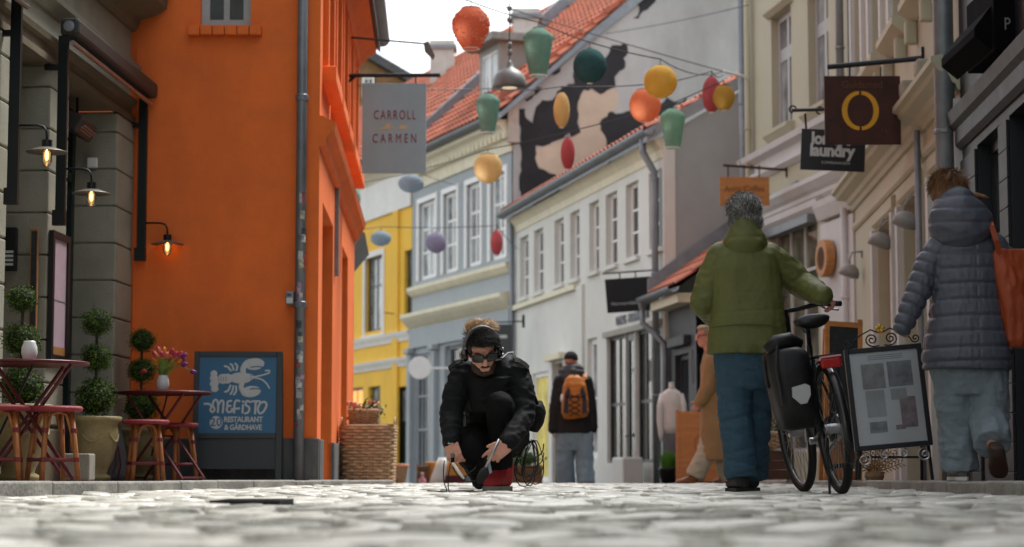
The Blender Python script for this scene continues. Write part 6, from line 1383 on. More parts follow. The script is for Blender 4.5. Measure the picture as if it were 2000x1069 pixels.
# ---------------------------------------------------------------- man in green coat pushing the bicycle
Y0 = 11.5; gx = at(1447, 960, Y0).x
P1 = thing('person', 'grey haired person in olive green coat and jeans pushing a bicycle', 'person', (gx, Y0, 0)); B0 = Vector((gx, Y0, 0))
def G(px, py, dy=0): return at(px, py, Y0 + dy) - B0
mb = MB(); hc = G(1450, 425, .03); Rh = Matrix.Rotation(R(180 + 12), 3, 'Z'); head(mb, hc, Rh, .97)
mb.cap(hc + Vector((0, -.02, -.07)), G(1452, 490, .0), .052, .06)
bkM = T(BK.location) @ BK.rotation_euler.to_matrix().to_4x4(); grip = (bkM @ HB @ Vector((.262, -.095, -.005))) - B0
sh_r, el_r = G(1507, 503, .0), G(1566, 556, .06); wr_r = grip + Vector((-.06, -.045, .045))
sh_l, el_l, wr_l = G(1403, 503, .0), G(1374, 592, .0), G(1402, 625, .26)
hipL, knL, anL = G(1432, 690, .0), G(1436, 805, .03), G(1448, 935, -.03); hipR, knR, anR = G(1480, 690, .02), G(1477, 805, .13), G(1471, 932, .26)
tor(mb, [(G(1458, 700), .14, .1), (G(1458, 600), .15, .1), (G(1457, 500), .15, .09), (G(1455, 470), .05, .05)])
chain(mb, [sh_r, el_r, wr_r], [.05, .04, .03]); chain(mb, [sh_l, el_l, wr_l], [.05, .04, .03]); chain(mb, [hipL, knL, anL], [.07, .05, .035]); chain(mb, [hipR, knR, anR], [.07, .05, .035])
hand(mb, wr_r, (grip - wr_r) + Vector((.03, .015, -.01)), (.2, -.3, 1), -1, 62); hand(mb, wr_l, (0, 1, -.2), (-1, 0, 0), 1, 40)
place('body', fuse(mb, .006, 2), skin_pink, P1)
hm = mat('grey_hair', (.11, .108, .105), .6, var=.6, scale=60, bump=.3, stretch=(1, .2, .2)); hl = mat('grey_hair_light', (.34, .33, .31), .55, bump=0)
place('hair', hair_mesh(hc, Rh, [((0, .03, .045), (.098, .10, .092)), ((0, .055, -.03), (.09, .07, .085)), ((0, -.05, .085), (.07, .05, .03))], amp=.006), hm, P1)
tufts(P1, T(hc) @ Rh.to_4x4(), [((0, .03, .045), (.096, .098, .09), .04, (.25, .9, -.5)), ((0, .055, -.03), (.091, .071, .086), .04, (.1, .3, -1))], hl, 700, 3)
tufts(P1, T(hc) @ Rh.to_4x4(), [((0, .03, .045), (.097, .099, .091), .04, (.2, .9, -.5)), ((0, .055, -.03), (.09, .07, .085), .04, (.1, .3, -1))], hm, 800, 13)
oliv = mat('olive_nylon', (.112, .118, .032), .6, var=.14, scale=5, bump=.45, bscale=14); oliv2 = mat('olive_seam', (.06, .066, .018), .6, bump=.1)
mb = MB(); D = .15
tor(mb, [(G(1460, 692), .222, D), (G(1460, 676), .225, D + .01), (G(1460, 640), .212, D), (G(1459, 600), .200, D - .01), (G(1457, 560), .196, D - .01), (G(1455, 525), .196, D - .01), (G(1455, 500), .178, .125), (G(1454, 482), .13, .10), (G(1453, 468), .09, .085)], e=2.7)
chain(mb, [sh_r + Vector((-.02, 0, 0)), sh_r.lerp(el_r, .5), el_r, el_r.lerp(wr_r, .6), wr_r + (wr_r - el_r) * .02], [.088, .083, .078, .068, .056]); chain(mb, [sh_l + Vector((.02, 0, 0)), sh_l.lerp(el_l, .5), el_l, wr_l], [.088, .082, .076, .06])
sleeve_f = folds(.008, 13, (1, 1, 1.3), 3); body_f = folds(.0055, 5, (1.6, 1, .8), 8)
def coat_f(c, n):
    t = G(1458, 575).z; seam = -.002 * math.exp(-((c.z - t) / .006) ** 2) - .0025 * math.exp(-((c.z - G(1458, 612).z - .012 * math.sin(c.x * 6)) / .006) ** 2)
    far = min(1, max(0, (abs(c.x - .03) - .15) / .05)); hem = .007 * noise.noise(Vector((c.x * 22, c.y * 9, 3))) * math.exp(-((c.z - G(1460, 690).z) / .03) ** 2)
    return sleeve_f(c, n) * far + body_f(c, n) * (1 - far) + (seam + hem) * (1 - far)
place('coat', fuse(mb, .007, 5, coat_f), oliv, P1)
mb = MB(); tor(mb, [(G(1456, 492, -.005), .122, .118), (G(1455, 478, -.02), .126, .125), (G(1454, 462, -.02), .112, .12), (G(1453, 449, -.02), .092, .105), (G(1453, 438, -.02), .068, .09), (G(1453, 430, -.01), .04, .06)], e=2.2)
mb.ell(G(1457, 474, -.10), (.10, .05, .045)); mb.ell(G(1455, 486, -.09), (.085, .045, .035))
place('hood', fuse(mb, .007, 5, folds(.006, 8, (1, 1, 1.4), 5)), oliv, P1)
for s_, e_ in ((sh_r, el_r), (sh_l, el_l)): pass
strap([G(1390, 640, -.155), G(1425, 636, -.165), G(1460, 634, -.168), G(1500, 636, -.162), G(1528, 640, -.15)], .008, oliv2, P1, 'waist_seam', .003)
jean = mat('blue_jeans', (.032, .075, .115), .8, var=.2, scale=20, bump=.25, bscale=90)
mb = MB(); tor(mb, [(G(1457, 760), .12, .09), (G(1457, 720), .15, .115), (G(1458, 670), .155, .115)])
leg(mb, [hipL, hipL.lerp(knL, .5), knL, knL.lerp(anL, .55), anL], [.110, .104, .096, .09, .092]); leg(mb, [hipR, hipR.lerp(knR, .5), knR, knR.lerp(anR, .55), anR], [.105, .1, .09, .084, .084])
zk = [G(1447, p).z for p in (790, 815, 850, 880, 905, 925)]
def jf(c, n): return folds(.008, 9, (.8, .8, 2.2), 2)(c, n) - .006 * sum(math.exp(-((c.z - z - .25 * c.x * (1 if i % 2 else -1)) / .012) ** 2) for i, z in enumerate(zk))
place('jeans', fuse(mb, .007, 4, jf), jean, P1)
shb = mat('black_shoe', (.016, .015, .014), .55, bump=.15)
for h_, t_ in ((G(1452, 940, -.08), G(1428, 940, .17)), (G(1472, 940, .22), G(1462, 940, .47))):
    h_.z = t_.z = .022; mb = MB(); shoe(mb, h_, t_, .095, .05); an = h_.lerp(t_, .25); mb.cap(an + Vector((0, 0, .05)), an + Vector((0, 0, .1)), .045, .042)
    place('shoe', fuse(mb, .007, 2), shb, P1); h_.z = t_.z = .004; sole('sole', h_, t_, black_metal, P1, .052, .022)

# ---------------------------------------------------------------- woman in puffer coat
Y0 = 11.3; wx = at(1880, 940, Y0).x; B0 = Vector((wx, Y0, swz(Y0)))
P2 = thing('person', 'person in long slate grey puffer coat walking away with an orange bag', 'person', B0)
mb = MB(); hc = G(1852, 383, .05); Rh = Matrix.Rotation(R(172), 3, 'Z'); head(mb, hc, Rh, .93); mb.cap(hc + Vector((0, -.02, -.06)), G(1880, 460), .05, .06)
sh_l, el_l, wr_l = G(1829, 480), G(1797, 560, -.02), G(1768, 628, -.03); sh_r, el_r, wr_r = G(1948, 480), G(1992, 545, .04), G(1996, 585, .2)
hipL, knL, anL = G(1858, 715, .0), G(1868, 815, .06), G(1873, 905, .1); hipR, knR, anR = G(1925, 715), G(1930, 812, .0), G(1938, 868, -.2)
tor(mb, [(G(1890, 720), .13, .09), (G(1888, 600), .13, .09), (G(1887, 490), .13, .08), (G(1882, 460), .05, .05)])
for c_, r_ in (([sh_r, el_r, wr_r], [.045, .036, .027]), ([sh_l, el_l, wr_l], [.045, .036, .027]), ([hipL, knL, anL], [.07, .05, .035]), ([hipR, knR, anR], [.07, .05, .035])): chain(mb, c_, r_)
hand(mb, wr_l, (-.25, .1, -1), (-1, -.3, 0), 1, 75, .85); hand(mb, wr_r, (0, 1, .3), (1, 0, .3), -1, 60, .92)
place('body', fuse(mb, .006, 2), skin, P2)
brn = mat('brown_hair', (.16, .075, .03), .55, var=.5, scale=50, bump=.3, stretch=(1, .2, .2)); brl = mat('brown_hair_light', (.28, .14, .055), .5, bump=0)
place('hair', hair_mesh(hc, Rh, [((0, .02, .05), (.105, .11, .092)), ((0, .05, .0), (.1, .085, .085)), ((-.03, .0, .095), (.06, .06, .045))], amp=.004), brn, P2)
tufts(P2, T(hc) @ Rh.to_4x4(), [((0, .02, .05), (.094, .1, .09), .05, (.3, .5, -.7))], brl, 900, 5)
tufts(P2, T(hc) @ Rh.to_4x4(), [((0, .02, .05), (.105, .11, .092), .05, (.3, .5, -.7))], brn, 900, 15)
mb = MB(); chain(mb, [G(1905, 382, -.03), G(1920, 384, -.05), G(1931, 387, -.06)], [.018, .012, .004]); place('hair_tail', fuse(mb, .004, 1, folds(.003, 40)), brn, P2)
puff = mat('slate_puffer', (.09, .098, .125), .48, var=.1, scale=6, bump=.25, bscale=22, spec=.4)
mb = MB()
tor(mb, [(G(1888, 722), .236, .19), (G(1888, 700), .243, .195), (G(1888, 660), .228, .185), (G(1887, 620), .202, .165), (G(1886, 580), .188, .15), (G(1886, 540), .188, .148), (G(1886, 505), .19, .142), (G(1886, 482), .172, .125), (G(1884, 465), .12, .1), (G(1882, 452), .08, .08)], e=2.4)
chain(mb, [sh_l + Vector((.03, 0, -.01)), sh_l.lerp(el_l, .5), el_l, el_l.lerp(wr_l, .5), wr_l + (wr_l - el_l) * .12], [.082, .078, .072, .066, .054]); chain(mb, [sh_r + Vector((-.03, 0, -.01)), el_r, wr_r], [.084, .074, .058])
la, ld = sh_l.copy(), (wr_l - sh_l)
zs = [G(1888, p).z for p in (498, 528, 557, 588, 620, 650, 681, 708)]
def pf(c, n):
    left = (c - la).dot(ld) / ld.length_squared; dist = (c - (la + ld * min(1, max(0, left)))).length
    if c.x < G(1820, 500).x + .02 and dist < .12 and c.z < sh_l.z:
        u = left * ld.length; ph = (u / .062) % 1; d_ = min(ph, 1 - ph) * .062
    elif c.x > G(1965, 500).x and c.z > G(1888, 610).z: ph = ((sh_r.z - c.z) / .07) % 1; d_ = min(ph, 1 - ph) * .07
    else:
        d_ = min(abs(c.z - z - .006 * math.sin(c.x * 5)) for z in zs); dv = abs(c.x - G(1898, 600).x); 
        if n.y < 0: d_ = min(d_, dv * 1.6 + .006)
    return .013 * (min(1, d_ / .02) ** .5) - .009 + .0015 * noise.noise(c * 28) + .0025 * noise.noise(Vector((c.x * 60, c.y * 60, c.z * 12)))
place('puffer_coat', fuse(mb, .006, 4, pf), puff, P2)
mb = MB(); tor(mb, [(G(1884, 464, -.01), .14, .13), (G(1880, 450, -.03), .17, .15), (G(1875, 432, -.04), .172, .15), (G(1872, 412, -.05), .155, .14), (G(1872, 394, -.06), .125, .11), (G(1873, 380, -.06), .085, .075), (G(1873, 374, -.05), .04, .04)], e=2.2)
mb.ell(G(1885, 440, -.12), (.14, .06, .06)); zh = [G(1870, p).z for p in (442, 415, 390)]
place('hood', fuse(mb, .006, 4, lambda c, n: folds(.013, 6, (1, 1, 1.3), 4)(c, n) - .005 * sum(math.exp(-((c.z - z - .05 * abs(c.x - G(1872, 440).x)) / .010) ** 2) for z in zh)), puff, P2)
ltj = mat('pale_trousers', (.22, .27, .305), .85, var=.12, scale=10, bump=.25, bscale=80)
mb = MB(); tor(mb, [(G(1891, 770), .14, .1), (G(1891, 735), .175, .13), (G(1891, 690), .17, .12)])
leg(mb, [hipL, hipL.lerp(knL, .5), knL, knL.lerp(anL, .55), anL + Vector((0, -.0, -.03))], [.115, .108, .1, .098, .102]); leg(mb, [hipR, hipR.lerp(knR, .5), knR, knR.lerp(anR, .6), anR], [.115, .11, .104, .098, .094])
place('trousers', fuse(mb, .007, 4, lambda c, n: folds(.014, 6, (1.8, 1.2, .8), 6)(c, n) + folds(.008, 13, (.8, .8, 1.4), 3)(c, n)), ltj, P2)
bei = mat('beige_shoe', (.2, .165, .14), .6, bump=.15); brs = mat('brown_shoe', (.055, .03, .022), .55, bump=.1)
h_, t_ = G(1880, 940, .02), G(1862, 940, .24); h_.z = t_.z = .018; mb = MB(); shoe(mb, h_, t_, .085, .047); place('shoe', fuse(mb, .006, 2), bei, P2); h_.z = t_.z = .002; sole('sole', h_, t_, white_paint, P2, .049, .02)
mb = MB(); shoe(mb, G(1941, 862, -.27), G(1950, 932, -.20), .10, .055); place('shoe', fuse(mb, .006, 2), brs, P2)
# orange shoulder bag
BG_ = thing('shoulder_bag', 'orange red leather tote bag on the shoulder of the puffer coat', 'bag', B0); oleath = mat('orange_leather', (.36, .065, .02), .5, var=.12, bump=.2, bscale=40)
mb = MB(); rings = []
for py, x0, x1, d_ in ((678, 1975, 2030, .03), (665, 1966, 2040, .05), (600, 1956, 2042, .07), (540, 1946, 2035, .06), (500, 1940, 2015, .035), (488, 1945, 2005, .02)):
    a, b = G(x0, py, -.12), G(x1, py, -.02); c = (a + b) / 2; u = (b - a) / 2; v = Vector((u.y, -u.x, 0)).normalized() * -d_; rings.append([c + u * math.copysign(abs(math.cos(t)) ** .6, math.cos(t)) + v * math.sin(t) for t in [.3142 * j for j in range(20)]])
mb.loft(list(reversed(rings))); place('bag_body', fuse(mb, .007, 3, folds(.008, 8, (2, 2, .8), 1)), oleath, BG_)
strap([G(1928, 452, .06), G(1926, 428, .02), G(1929, 418, -.06), G(1936, 440, -.145), G(1945, 470, -.155), G(1953, 498, -.13)], .03, oleath, BG_, 'shoulder_strap', .006)

# ---------------------------------------------------------------- man with the orange backpack
Y0 = 27.0; bx_ = at(1118, 940, Y0).x; B0 = Vector((bx_, Y0, gz(Y0)))
P3 = thing('person', 'person in black jacket and beanie walking away with an orange backpack', 'person', B0)
mb = MB(); hc = G(1116, 706); Rh = Matrix.Rotation(R(150), 3, 'Z'); head(mb, hc, Rh); mb.cap(hc + Vector((0, -.01, -.06)), G(1116, 735), .055, .065)
A = [([G(1093, 745), G(1084, 795), G(1080, 838)], [.05, .04, .032]), ([G(1145, 745), G(1154, 795), G(1158, 836)], [.05, .04, .032]), ([G(1106, 850), G(1104, 900, .05), G(1106, 948, .1)], [.08, .055, .04]), ([G(1140, 850), G(1142, 900, -.02), G(1144, 946, -.1)], [.08, .055, .04])]
for c_, r_ in A: chain(mb, c_, r_)
tor(mb, [(G(1122, 860), .15, .1), (G(1120, 800), .15, .1), (G(1118, 745), .15, .09), (G(1116, 728), .05, .05)])
hand(mb, A[0][0][2], (0, .2, -1), (-1, 0, 0), 1, 45); hand(mb, A[1][0][2], (0, .2, -1), (1, 0, 0), -1, 45)
place('body', fuse(mb, .008, 2), skin_pink, P3)
bjk = mat('black_jacket', (.008, .0085, .010), .65, var=.2, bump=.2, bscale=20); greyhood = mat('charcoal_hood', (.055, .06, .068), .7, var=.15, bump=.2); bpk = mat('backpack_orange', (.50, .17, .02), .6, var=.15, bump=.2, bscale=40); bpn = mat('backpack_navy', (.03, .034, .045), .7, bump=.2)
mb = MB(); tor(mb, [(G(1120, 846), .24, .16), (G(1120, 800), .23, .15), (G(1118, 760), .215, .14), (G(1117, 738), .18, .12), (G(1116, 727), .1, .09)])
for c_, r_ in A[:2]: chain(mb, [c_[0], c_[1], c_[2]], [.085, .075, .065])
place('jacket', fuse(mb, .010, 4, folds(.011, 7)), bjk, P3)
mb = MB(); mb.ell(G(1116, 727, -.06), (.17, .12, .075)); mb.ell(G(1119, 720, -.03), (.14, .12, .06)); mb.ell(G(1114, 735, -.1), (.14, .08, .07)); place('hood', fuse(mb, .010, 4, folds(.016, 9, (1, 1, 2))), greyhood, P3)
place('beanie', hair_mesh(hc, Rh, [((0, .01, .05), (.088, .105, .085)), ((0, .0, .03), (.09, .106, .04))], voxel=.008, amp=.003, fr=80), mat('black_knit', (.018, .019, .021), .9, bump=.5, bscale=90), P3)
mb = MB(); tor(mb, [(G(1123, 880), .15, .11), (G(1122, 845), .19, .14)])
leg(mb, A[2][0], [.125, .115, .118]); leg(mb, A[3][0], [.125, .115, .118]); place('trousers', fuse(mb, .010, 4, folds(.016, 6, (1.3, 1, 1))), mat('light_jeans', (.23, .345, .42), .85, var=.12, bump=.2), P3)
for x, dy in ((1106, .1), (1144, -.1)):
    h_, t_ = G(x, 950, dy - .1), G(x - 3, 950, dy + .18); h_.z = t_.z = .01; mb = MB(); shoe(mb, h_, t_, .09, .05); place('shoe', fuse(mb, .008, 2), bei, P3)
BP = thing('backpack', 'orange and navy hiking backpack worn over a black jacket', 'backpack', B0)
mb = MB(); tor(mb, [(G(1124, 814, -.2), .15, .08), (G(1123, 806, -.22), .175, .11), (G(1123, 780, -.23), .172, .12), (G(1122, 755, -.22), .15, .11), (G(1121, 742, -.2), .115, .085), (G(1121, 736, -.18), .07, .05)], e=3); place('pack_body', fuse(mb, .008, 3, folds(.006, 9)), bpk, BP)
for s_ in (-1, 1):
    x0 = 1122 + s_ * 12; x1 = 1122 + s_ * 20; mb = MB(); mb.prism([(G(x0 + s_ * 1, 810).x, G(0, 810).z), (G(x1 + s_ * 3, 808).x, G(0, 808).z), (G(x1, 770).x, G(0, 770).z), (G(x0 + s_ * 2, 757).x, G(0, 757).z), (G(x0 - s_ * 3, 766).x, G(0, 766).z), (G(x0 + s_ * 1, 780).x, G(0, 780).z)], -.352, -.30); mb.build('side_pocket', bpn, BP)
for i in range(4):
    a, b = G(1112, 770 + 11 * i, -.355), G(1133, 780 + 11 * i, -.355); MB().tube([a, b], .008, 5).build('lace', mat('dark_cord', (.05, .02, .01), .7), BP); a, b = G(1133, 770 + 11 * i, -.357), G(1112, 780 + 11 * i, -.357); MB().tube([a, b], .008, 5).build('lace', MATS['dark_cord'], BP)
MB().tube([G(1116, 738, -.22), G(1122, 733, -.24), G(1128, 738, -.22)], .012, 6).build('grab_loop', bpn, BP); MB().ell(G(1099, 778, -.25), (.03, .05, .06)).build('white_bottle', white_paint, BP); MB().box(G(1104, 776).x, G(1142, 776).x, -.352, -.345, G(0, 779).z, G(0, 776).z).build('cross_strap', bpn, BP)
strap([G(1136, 745, -.18), G(1142, 737, -.13), G(1140, 729, -.02)], .06, bpk, BP, 'shoulder_strap', .02, Vector((.3, -1, .4)).normalized())

# ---------------------------------------------------------------- man in tan coat
Y0 = 22.0; tx_ = at(1385, 940, Y0).x; B0 = Vector((tx_, Y0, gz(Y0)))
P4 = thing('person', 'person in long tan coat and red glasses walking to the left', 'person', B0)
mb = MB(); hc = G(1379, 658); Rh = Matrix.Rotation(R(-82), 3, 'Z'); head(mb, hc, Rh, .98); mb.cap(hc + Vector((.01, 0, -.06)), G(1388, 692), .055, .06)
LA = [G(1392, 705, -.14), G(1382, 760, -.17), G(1368, 786, -.14)]; LEG = [[G(1395, 830), G(1378, 890, -.05), G(1356, 932, -.06)], [G(1402, 830, .1), G(1412, 890, .1), G(1424, 940, .1)]]
tor(mb, [(G(1398, 850), .1, .14), (G(1396, 780), .1, .14), (G(1393, 705), .1, .15), (G(1389, 685), .05, .05)], right=Vector((1, 0, 0)))
chain(mb, LA, [.05, .04, .03])
for l in LEG: chain(mb, l, [.08, .055, .04])
hand(mb, LA[2], (-.6, .2, -.7), (0, -1, 0), 1, 40); place('body', fuse(mb, .007, 2), mat('skin_ruddy', (.6, .27, .19), .5, var=.15), P4)
blond = mat('fair_hair', (.36, .27, .17), .6, var=.3, scale=40, bump=.2)
place('hair', hair_mesh(hc, Rh, [((0, .03, .045), (.085, .098, .085)), ((0, .06, -.02), (.078, .055, .07)), ((0, -.03, .09), (.065, .07, .035))], amp=.004), blond, P4)
tufts(P4, T(hc) @ Rh.to_4x4(), [((0, .03, .045), (.086, .099, .086), .04, (.2, .9, -.4))], blond, 500, 31)
tan = mat('tan_coat', (.30, .18, .08), .8, var=.1, bump=.2, bscale=30)
mb = MB(); tor(mb, [(G(1402, 898), .20, .19), (G(1400, 860), .18, .185), (G(1397, 800), .155, .175), (G(1396, 760), .15, .175), (G(1394, 715), .14, .175), (G(1391, 695), .1, .14), (G(1388, 684), .065, .07)])
chain(mb, LA, [.085, .078, .065]); place('coat', fuse(mb, .009, 4, folds(.010, 7, (1.4, 1, .8))), tan, P4)
mb = MB(); 
for l in LEG: leg(mb, l, [.11, .10, .1])
place('trousers', fuse(mb, .009, 3, folds(.011, 8)), mat('cream_trousers', (.42, .37, .28), .85, var=.1), P4)
tsh = mat('tan_shoe', (.26, .105, .04), .5)
for h_, t_ in ((G(1364, 943, -.06), G(1319, 943, -.08)), (G(1432, 944, .1), G(1392, 944, .1))):
    h_.z = t_.z = .008; mb = MB(); shoe(mb, h_, t_, .1, .05); place('shoe', fuse(mb, .007, 2), tsh, P4)
GLs = thing('glasses', 'red framed glasses on the person in the tan coat', 'glasses', B0)
Mh = T(hc) @ Rh.to_4x4(); redp = mat('red_plastic', (.35, .03, .03), .4, bump=0)
for s_ in (-1, 1):
    MB().tube([Mh @ Vector((s_ * .035 + .026 * math.cos(a), -.098, .006 + .022 * math.sin(a))) for a in [.3927 * k for k in range(16)]], .005, 5, closed=True).build('rim', redp, GLs); MB().tube([Mh @ Vector((s_ * .062, -.095, .01)), Mh @ Vector((s_ * .08, .01, .012))], .005, 5).build('temple', redp, GLs)
    MB().ell(Mh @ Vector((s_ * .035, -.098, .006)), (.006, .022, .02), 10, 6).build('lens', mat('red_lens2', (.30, .07, .06), .2, bump=0), GLs)
# ---------------------------------------------------------------- crouching man with headphones and cables
Y0 = 12.0; hx = at(955, 955, Y0).x; B0 = Vector((hx, Y0, 0))
P5 = thing('person', 'person in black crouching on the cobbles with headphones, sunglasses and red shoes', 'person', B0)
mb = MB(); hc = G(941, 688, -.16); Rh = Matrix.Rotation(R(-7), 3, 'Y') @ Matrix.Rotation(R(9), 3, 'Z') @ Matrix.Rotation(R(25), 3, 'X'); HK = 1.06
Mh = head(mb, hc, Rh, HK)
neck = G(955, 722, .0); mb.cap(hc + Vector((.01, .05, -.05)), neck, .056, .07)
shA, elA, wrA = G(896, 727, .0), G(881, 815, -.1), G(881, 866, -.28)       # arm on the picture's left
shB, elB, wrB = G(1018, 724, .0), G(1022, 815, -.12), G(992, 868, -.34)
hipB, knB, anB = G(1000, 850, .28), G(976, 793, -.2), G(980, 910, -.07); hipA, knA, anA = G(935, 850, .28), G(917, 880, -.16), G(935, 925, .22)
tor(mb, [(G(965, 860, .3), .15, .11), (G(962, 800, .16), .14, .11), (G(958, 735, .02), .15, .1), (G(956, 722, 0), .06, .06)])
for c_, r_ in (([shA, elA, wrA], [.05, .042, .029]), ([shB, elB, wrB], [.05, .042, .029]), ([hipB, knB, anB], [.075, .055, .04]), ([hipA, knA, anA], [.075, .055, .04])): chain(mb, c_, r_)
hA = G(888, 893, -.33); hB = G(958, 893, -.38)
hand(mb, wrA, (hA - wrA), (-.35, -1, .3), -1, [48, 62, 66, 60], 1.12, thumb=(.35, -.25, -1)); hand(mb, wrB, (hB - wrB), (.35, -1, .55), 1, [22, 40, 48, 50], 1.12, .05, thumb=(-1, -.35, -.15))
place('body', fuse(mb, .0045, 2), mat('skin_hero', (.60, .29, .205), .5, var=.12, scale=16, bump=.12, bscale=140), P5)
# beard, brows, hair
beard = mat('dark_beard', (.05, .03, .022), .8, var=.5, scale=90, bump=.4, bscale=200); dhair = mat('dark_hair', (.018, .015, .014), .42, var=.5, scale=60, bump=.3, stretch=(1, .2, .2)); lhair = mat('sunlit_tip_hair', (.42, .26, .12), .5, var=.4, scale=60, bump=.2, stretch=(1, .2, .2))  # blond crown, with the sun highlight put into the tip hair colour
mb = MB()
def HE(p, r): mb.ell(Mh @ Vector(p), [x * HK for x in r], 14, 10, Rh.to_4x4())
HE((0, -.058, -.092), (.040, .034, .026)); HE((-.046, -.03, -.07), (.019, .042, .034)); HE((.046, -.03, -.07), (.019, .042, .034)); HE((0, -.092, -.052), (.028, .010, .007)); HE((-.03, -.07, -.085), (.02, .024, .02)); HE((.03, -.07, -.085), (.02, .024, .02))
place('beard', fuse(mb, .005, 2, folds(.002, 120)), beard, P5)
place('hair', hair_mesh(hc, Rh, [((0, .035, .05), (.083, .092, .083)), ((0, .06, .0), (.076, .062, .075)), ((.005, -.058, .085), (.068, .042, .036)), ((-.065, .0, .03), (.02, .045, .045)), ((.065, .0, .03), (.02, .045, .045))], voxel=.005, amp=.004, k=HK, fr=70), dhair, P5)
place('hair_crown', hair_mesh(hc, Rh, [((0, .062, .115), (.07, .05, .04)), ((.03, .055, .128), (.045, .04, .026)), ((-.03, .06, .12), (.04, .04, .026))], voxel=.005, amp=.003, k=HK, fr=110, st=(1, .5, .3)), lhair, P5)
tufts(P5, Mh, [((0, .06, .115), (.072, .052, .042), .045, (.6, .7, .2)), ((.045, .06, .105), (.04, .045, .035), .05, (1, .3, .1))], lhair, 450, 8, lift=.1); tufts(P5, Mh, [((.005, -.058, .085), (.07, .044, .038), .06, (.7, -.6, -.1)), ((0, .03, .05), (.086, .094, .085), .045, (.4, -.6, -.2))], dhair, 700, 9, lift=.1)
for s_ in (-1, 1): MB().tube([Mh @ Vector((s_ * .02, -.096, .026)), Mh @ Vector((s_ * .042, -.09, .032)), Mh @ Vector((s_ * .06, -.074, .026))], [.004, .005, .002], 6).build('eyebrow', beard, P5)
# sunglasses
SG = thing('sunglasses', 'black sunglasses worn by the crouching person', 'sunglasses', B0); blkp = mat('black_plastic', (.006, .006, .007), .22, bump=0)
for s_ in (-1, 1):
    q = [(s_ * .036 + .033 * math.copysign(abs(math.cos(a)) ** .55, math.cos(a)), .000 + .020 * math.copysign(abs(math.sin(a)) ** .6, math.sin(a)) + .004 * math.cos(a) * s_) for a in [.2618 * k for k in range(24)]]
    Mg = Mh @ T((0, -.106, .004)) @ Matrix.Rotation(R(8 * s_), 4, 'Z')
    mb = MB(); mb.prism(q, -.003, .003, Mg); mb.build('lens', mat('sun_lens', (.004, .004, .005), .08, bump=0, spec=.6), SG)
    MB().tube([Mg @ Vector((x, 0, z)) for x, z in q], .0042, 6, closed=True).build('rim', blkp, SG, smooth=True); MB().tube([Mh @ Vector((s_ * .066, -.098, .012)), Mh @ Vector((s_ * .078, -.03, .012)), Mh @ Vector((s_ * .082, .02, .0))], .004, 6).build('temple', blkp, SG)
MB().tube([Mh @ Vector((-.012, -.112, .008)), Mh @ Vector((0, -.116, .012)), Mh @ Vector((.012, -.112, .008))], .004, 6).build('bridge', blkp, SG)
# headphones
HP = thing('headphones', 'black over ear headphones on the crouching person', 'headphones', B0); greyp = mat('grey_band', (.13, .13, .14), .5, bump=.05)
band = []
for i in range(17): a = R(-8 + 196 * i / 16); band.append(Mh @ Vector((.104 * math.cos(a), -.012, .012 + .142 * math.sin(a))))
rings = []
for i, p in enumerate(band):
    t = (band[min(i + 1, 16)] - band[max(i - 1, 0)]).normalized(); w_ = (Rh @ Vector((0, 1, 0))) * .011; u_ = t.cross(w_).normalized() * .006; rings.append([p - w_ - u_, p + w_ - u_, p + w_ + u_, p - w_ + u_])
MB().loft(rings).build('headband', greyp, HP, smooth=False)
for s_ in (-1, 1):
    MB().lathe([(.008, -.014), (.031, -.012), (.035, .0), (.031, .014), (.02, .019), (.004, .02)], 20, Mh @ T((s_ * .094, .005, -.01)) @ Matrix.Rotation(R(90 * s_), 4, 'Y')).build('ear_cup', blkp, HP, smooth=True); MB().tube([Mh @ Vector((s_ * .118, .005 + .02 * math.cos(a), -.01 + .02 * math.sin(a))) for a in [.3927 * k for k in range(16)]], .003, 5, closed=True).build('trim_ring', alu, HP)
cb = Mh @ Vector((.1, .02, -.05)); MB().tube([cb, cb + Vector((.02, .02, -.0)), cb + Vector((.05, .05, .03)), cb + Vector((.08, .09, .035)), cb + Vector((.1, .16, .0))], .0035, 6).build('cable', white_paint, HP)
# jacket
jb = mat('black_cotton', (.0055, .006, .0068), .8, var=.25, scale=7, bump=.25, bscale=26, spec=.25); jb2 = mat('black_trousers', (.004, .004, .0045), .85, bump=.2, spec=.2)
mb = MB(); tor(mb, [(G(968, 858, .34), .17, .14), (G(966, 820, .24), .17, .145), (G(962, 775, .12), .18, .145), (G(959, 742, .05), .19, .135), (G(957, 722, .01), .17, .115), (G(955, 706, -.005), .10, .095), (G(953, 698, -.01), .075, .08)], e=2.6)
tor(mb, [(G(958, 800, -.02), .12, .1), (G(958, 735, -.06), .13, .07)])
chain(mb, [shA + Vector((.03, 0, 0)), shA.lerp(elA, .5), elA, elA.lerp(wrA, .6), wrA + (elA - wrA) * .06], [.074, .072, .066, .056, .047]); chain(mb, [shB + Vector((-.03, 0, 0)), shB.lerp(elB, .5), elB, elB.lerp(wrB, .6), wrB + (elB - wrB) * .06], [.074, .074, .069, .058, .047])
place('jacket', fuse(mb, .006, 5, folds(.010, 12, (1, 1, 1.5), 3)), jb, P5)
mb = MB(); tor(mb, [(G(954, 716, -.03), .095, .085), (G(953, 700, -.045), .088, .085)], e=2.1); place('collar', fuse(mb, .006, 2, folds(.004, 20)), jb, P5)
for s_, a, b in ((-1, G(905, 706, -.085), G(876, 722, -.06)), (1, G(1000, 703, -.085), G(1033, 720, -.06))):
    strap([a, a.lerp(b, .5) + Vector((0, -.005, .012)), b], .042, jb, P5, 'epaulette', .008, Vector((0, -.6, .8))); MB().ell(a.lerp(b, .12) + Vector((0, -.012, .012)), (.006, .006, .006), 8, 6).build('button', blkp, P5)
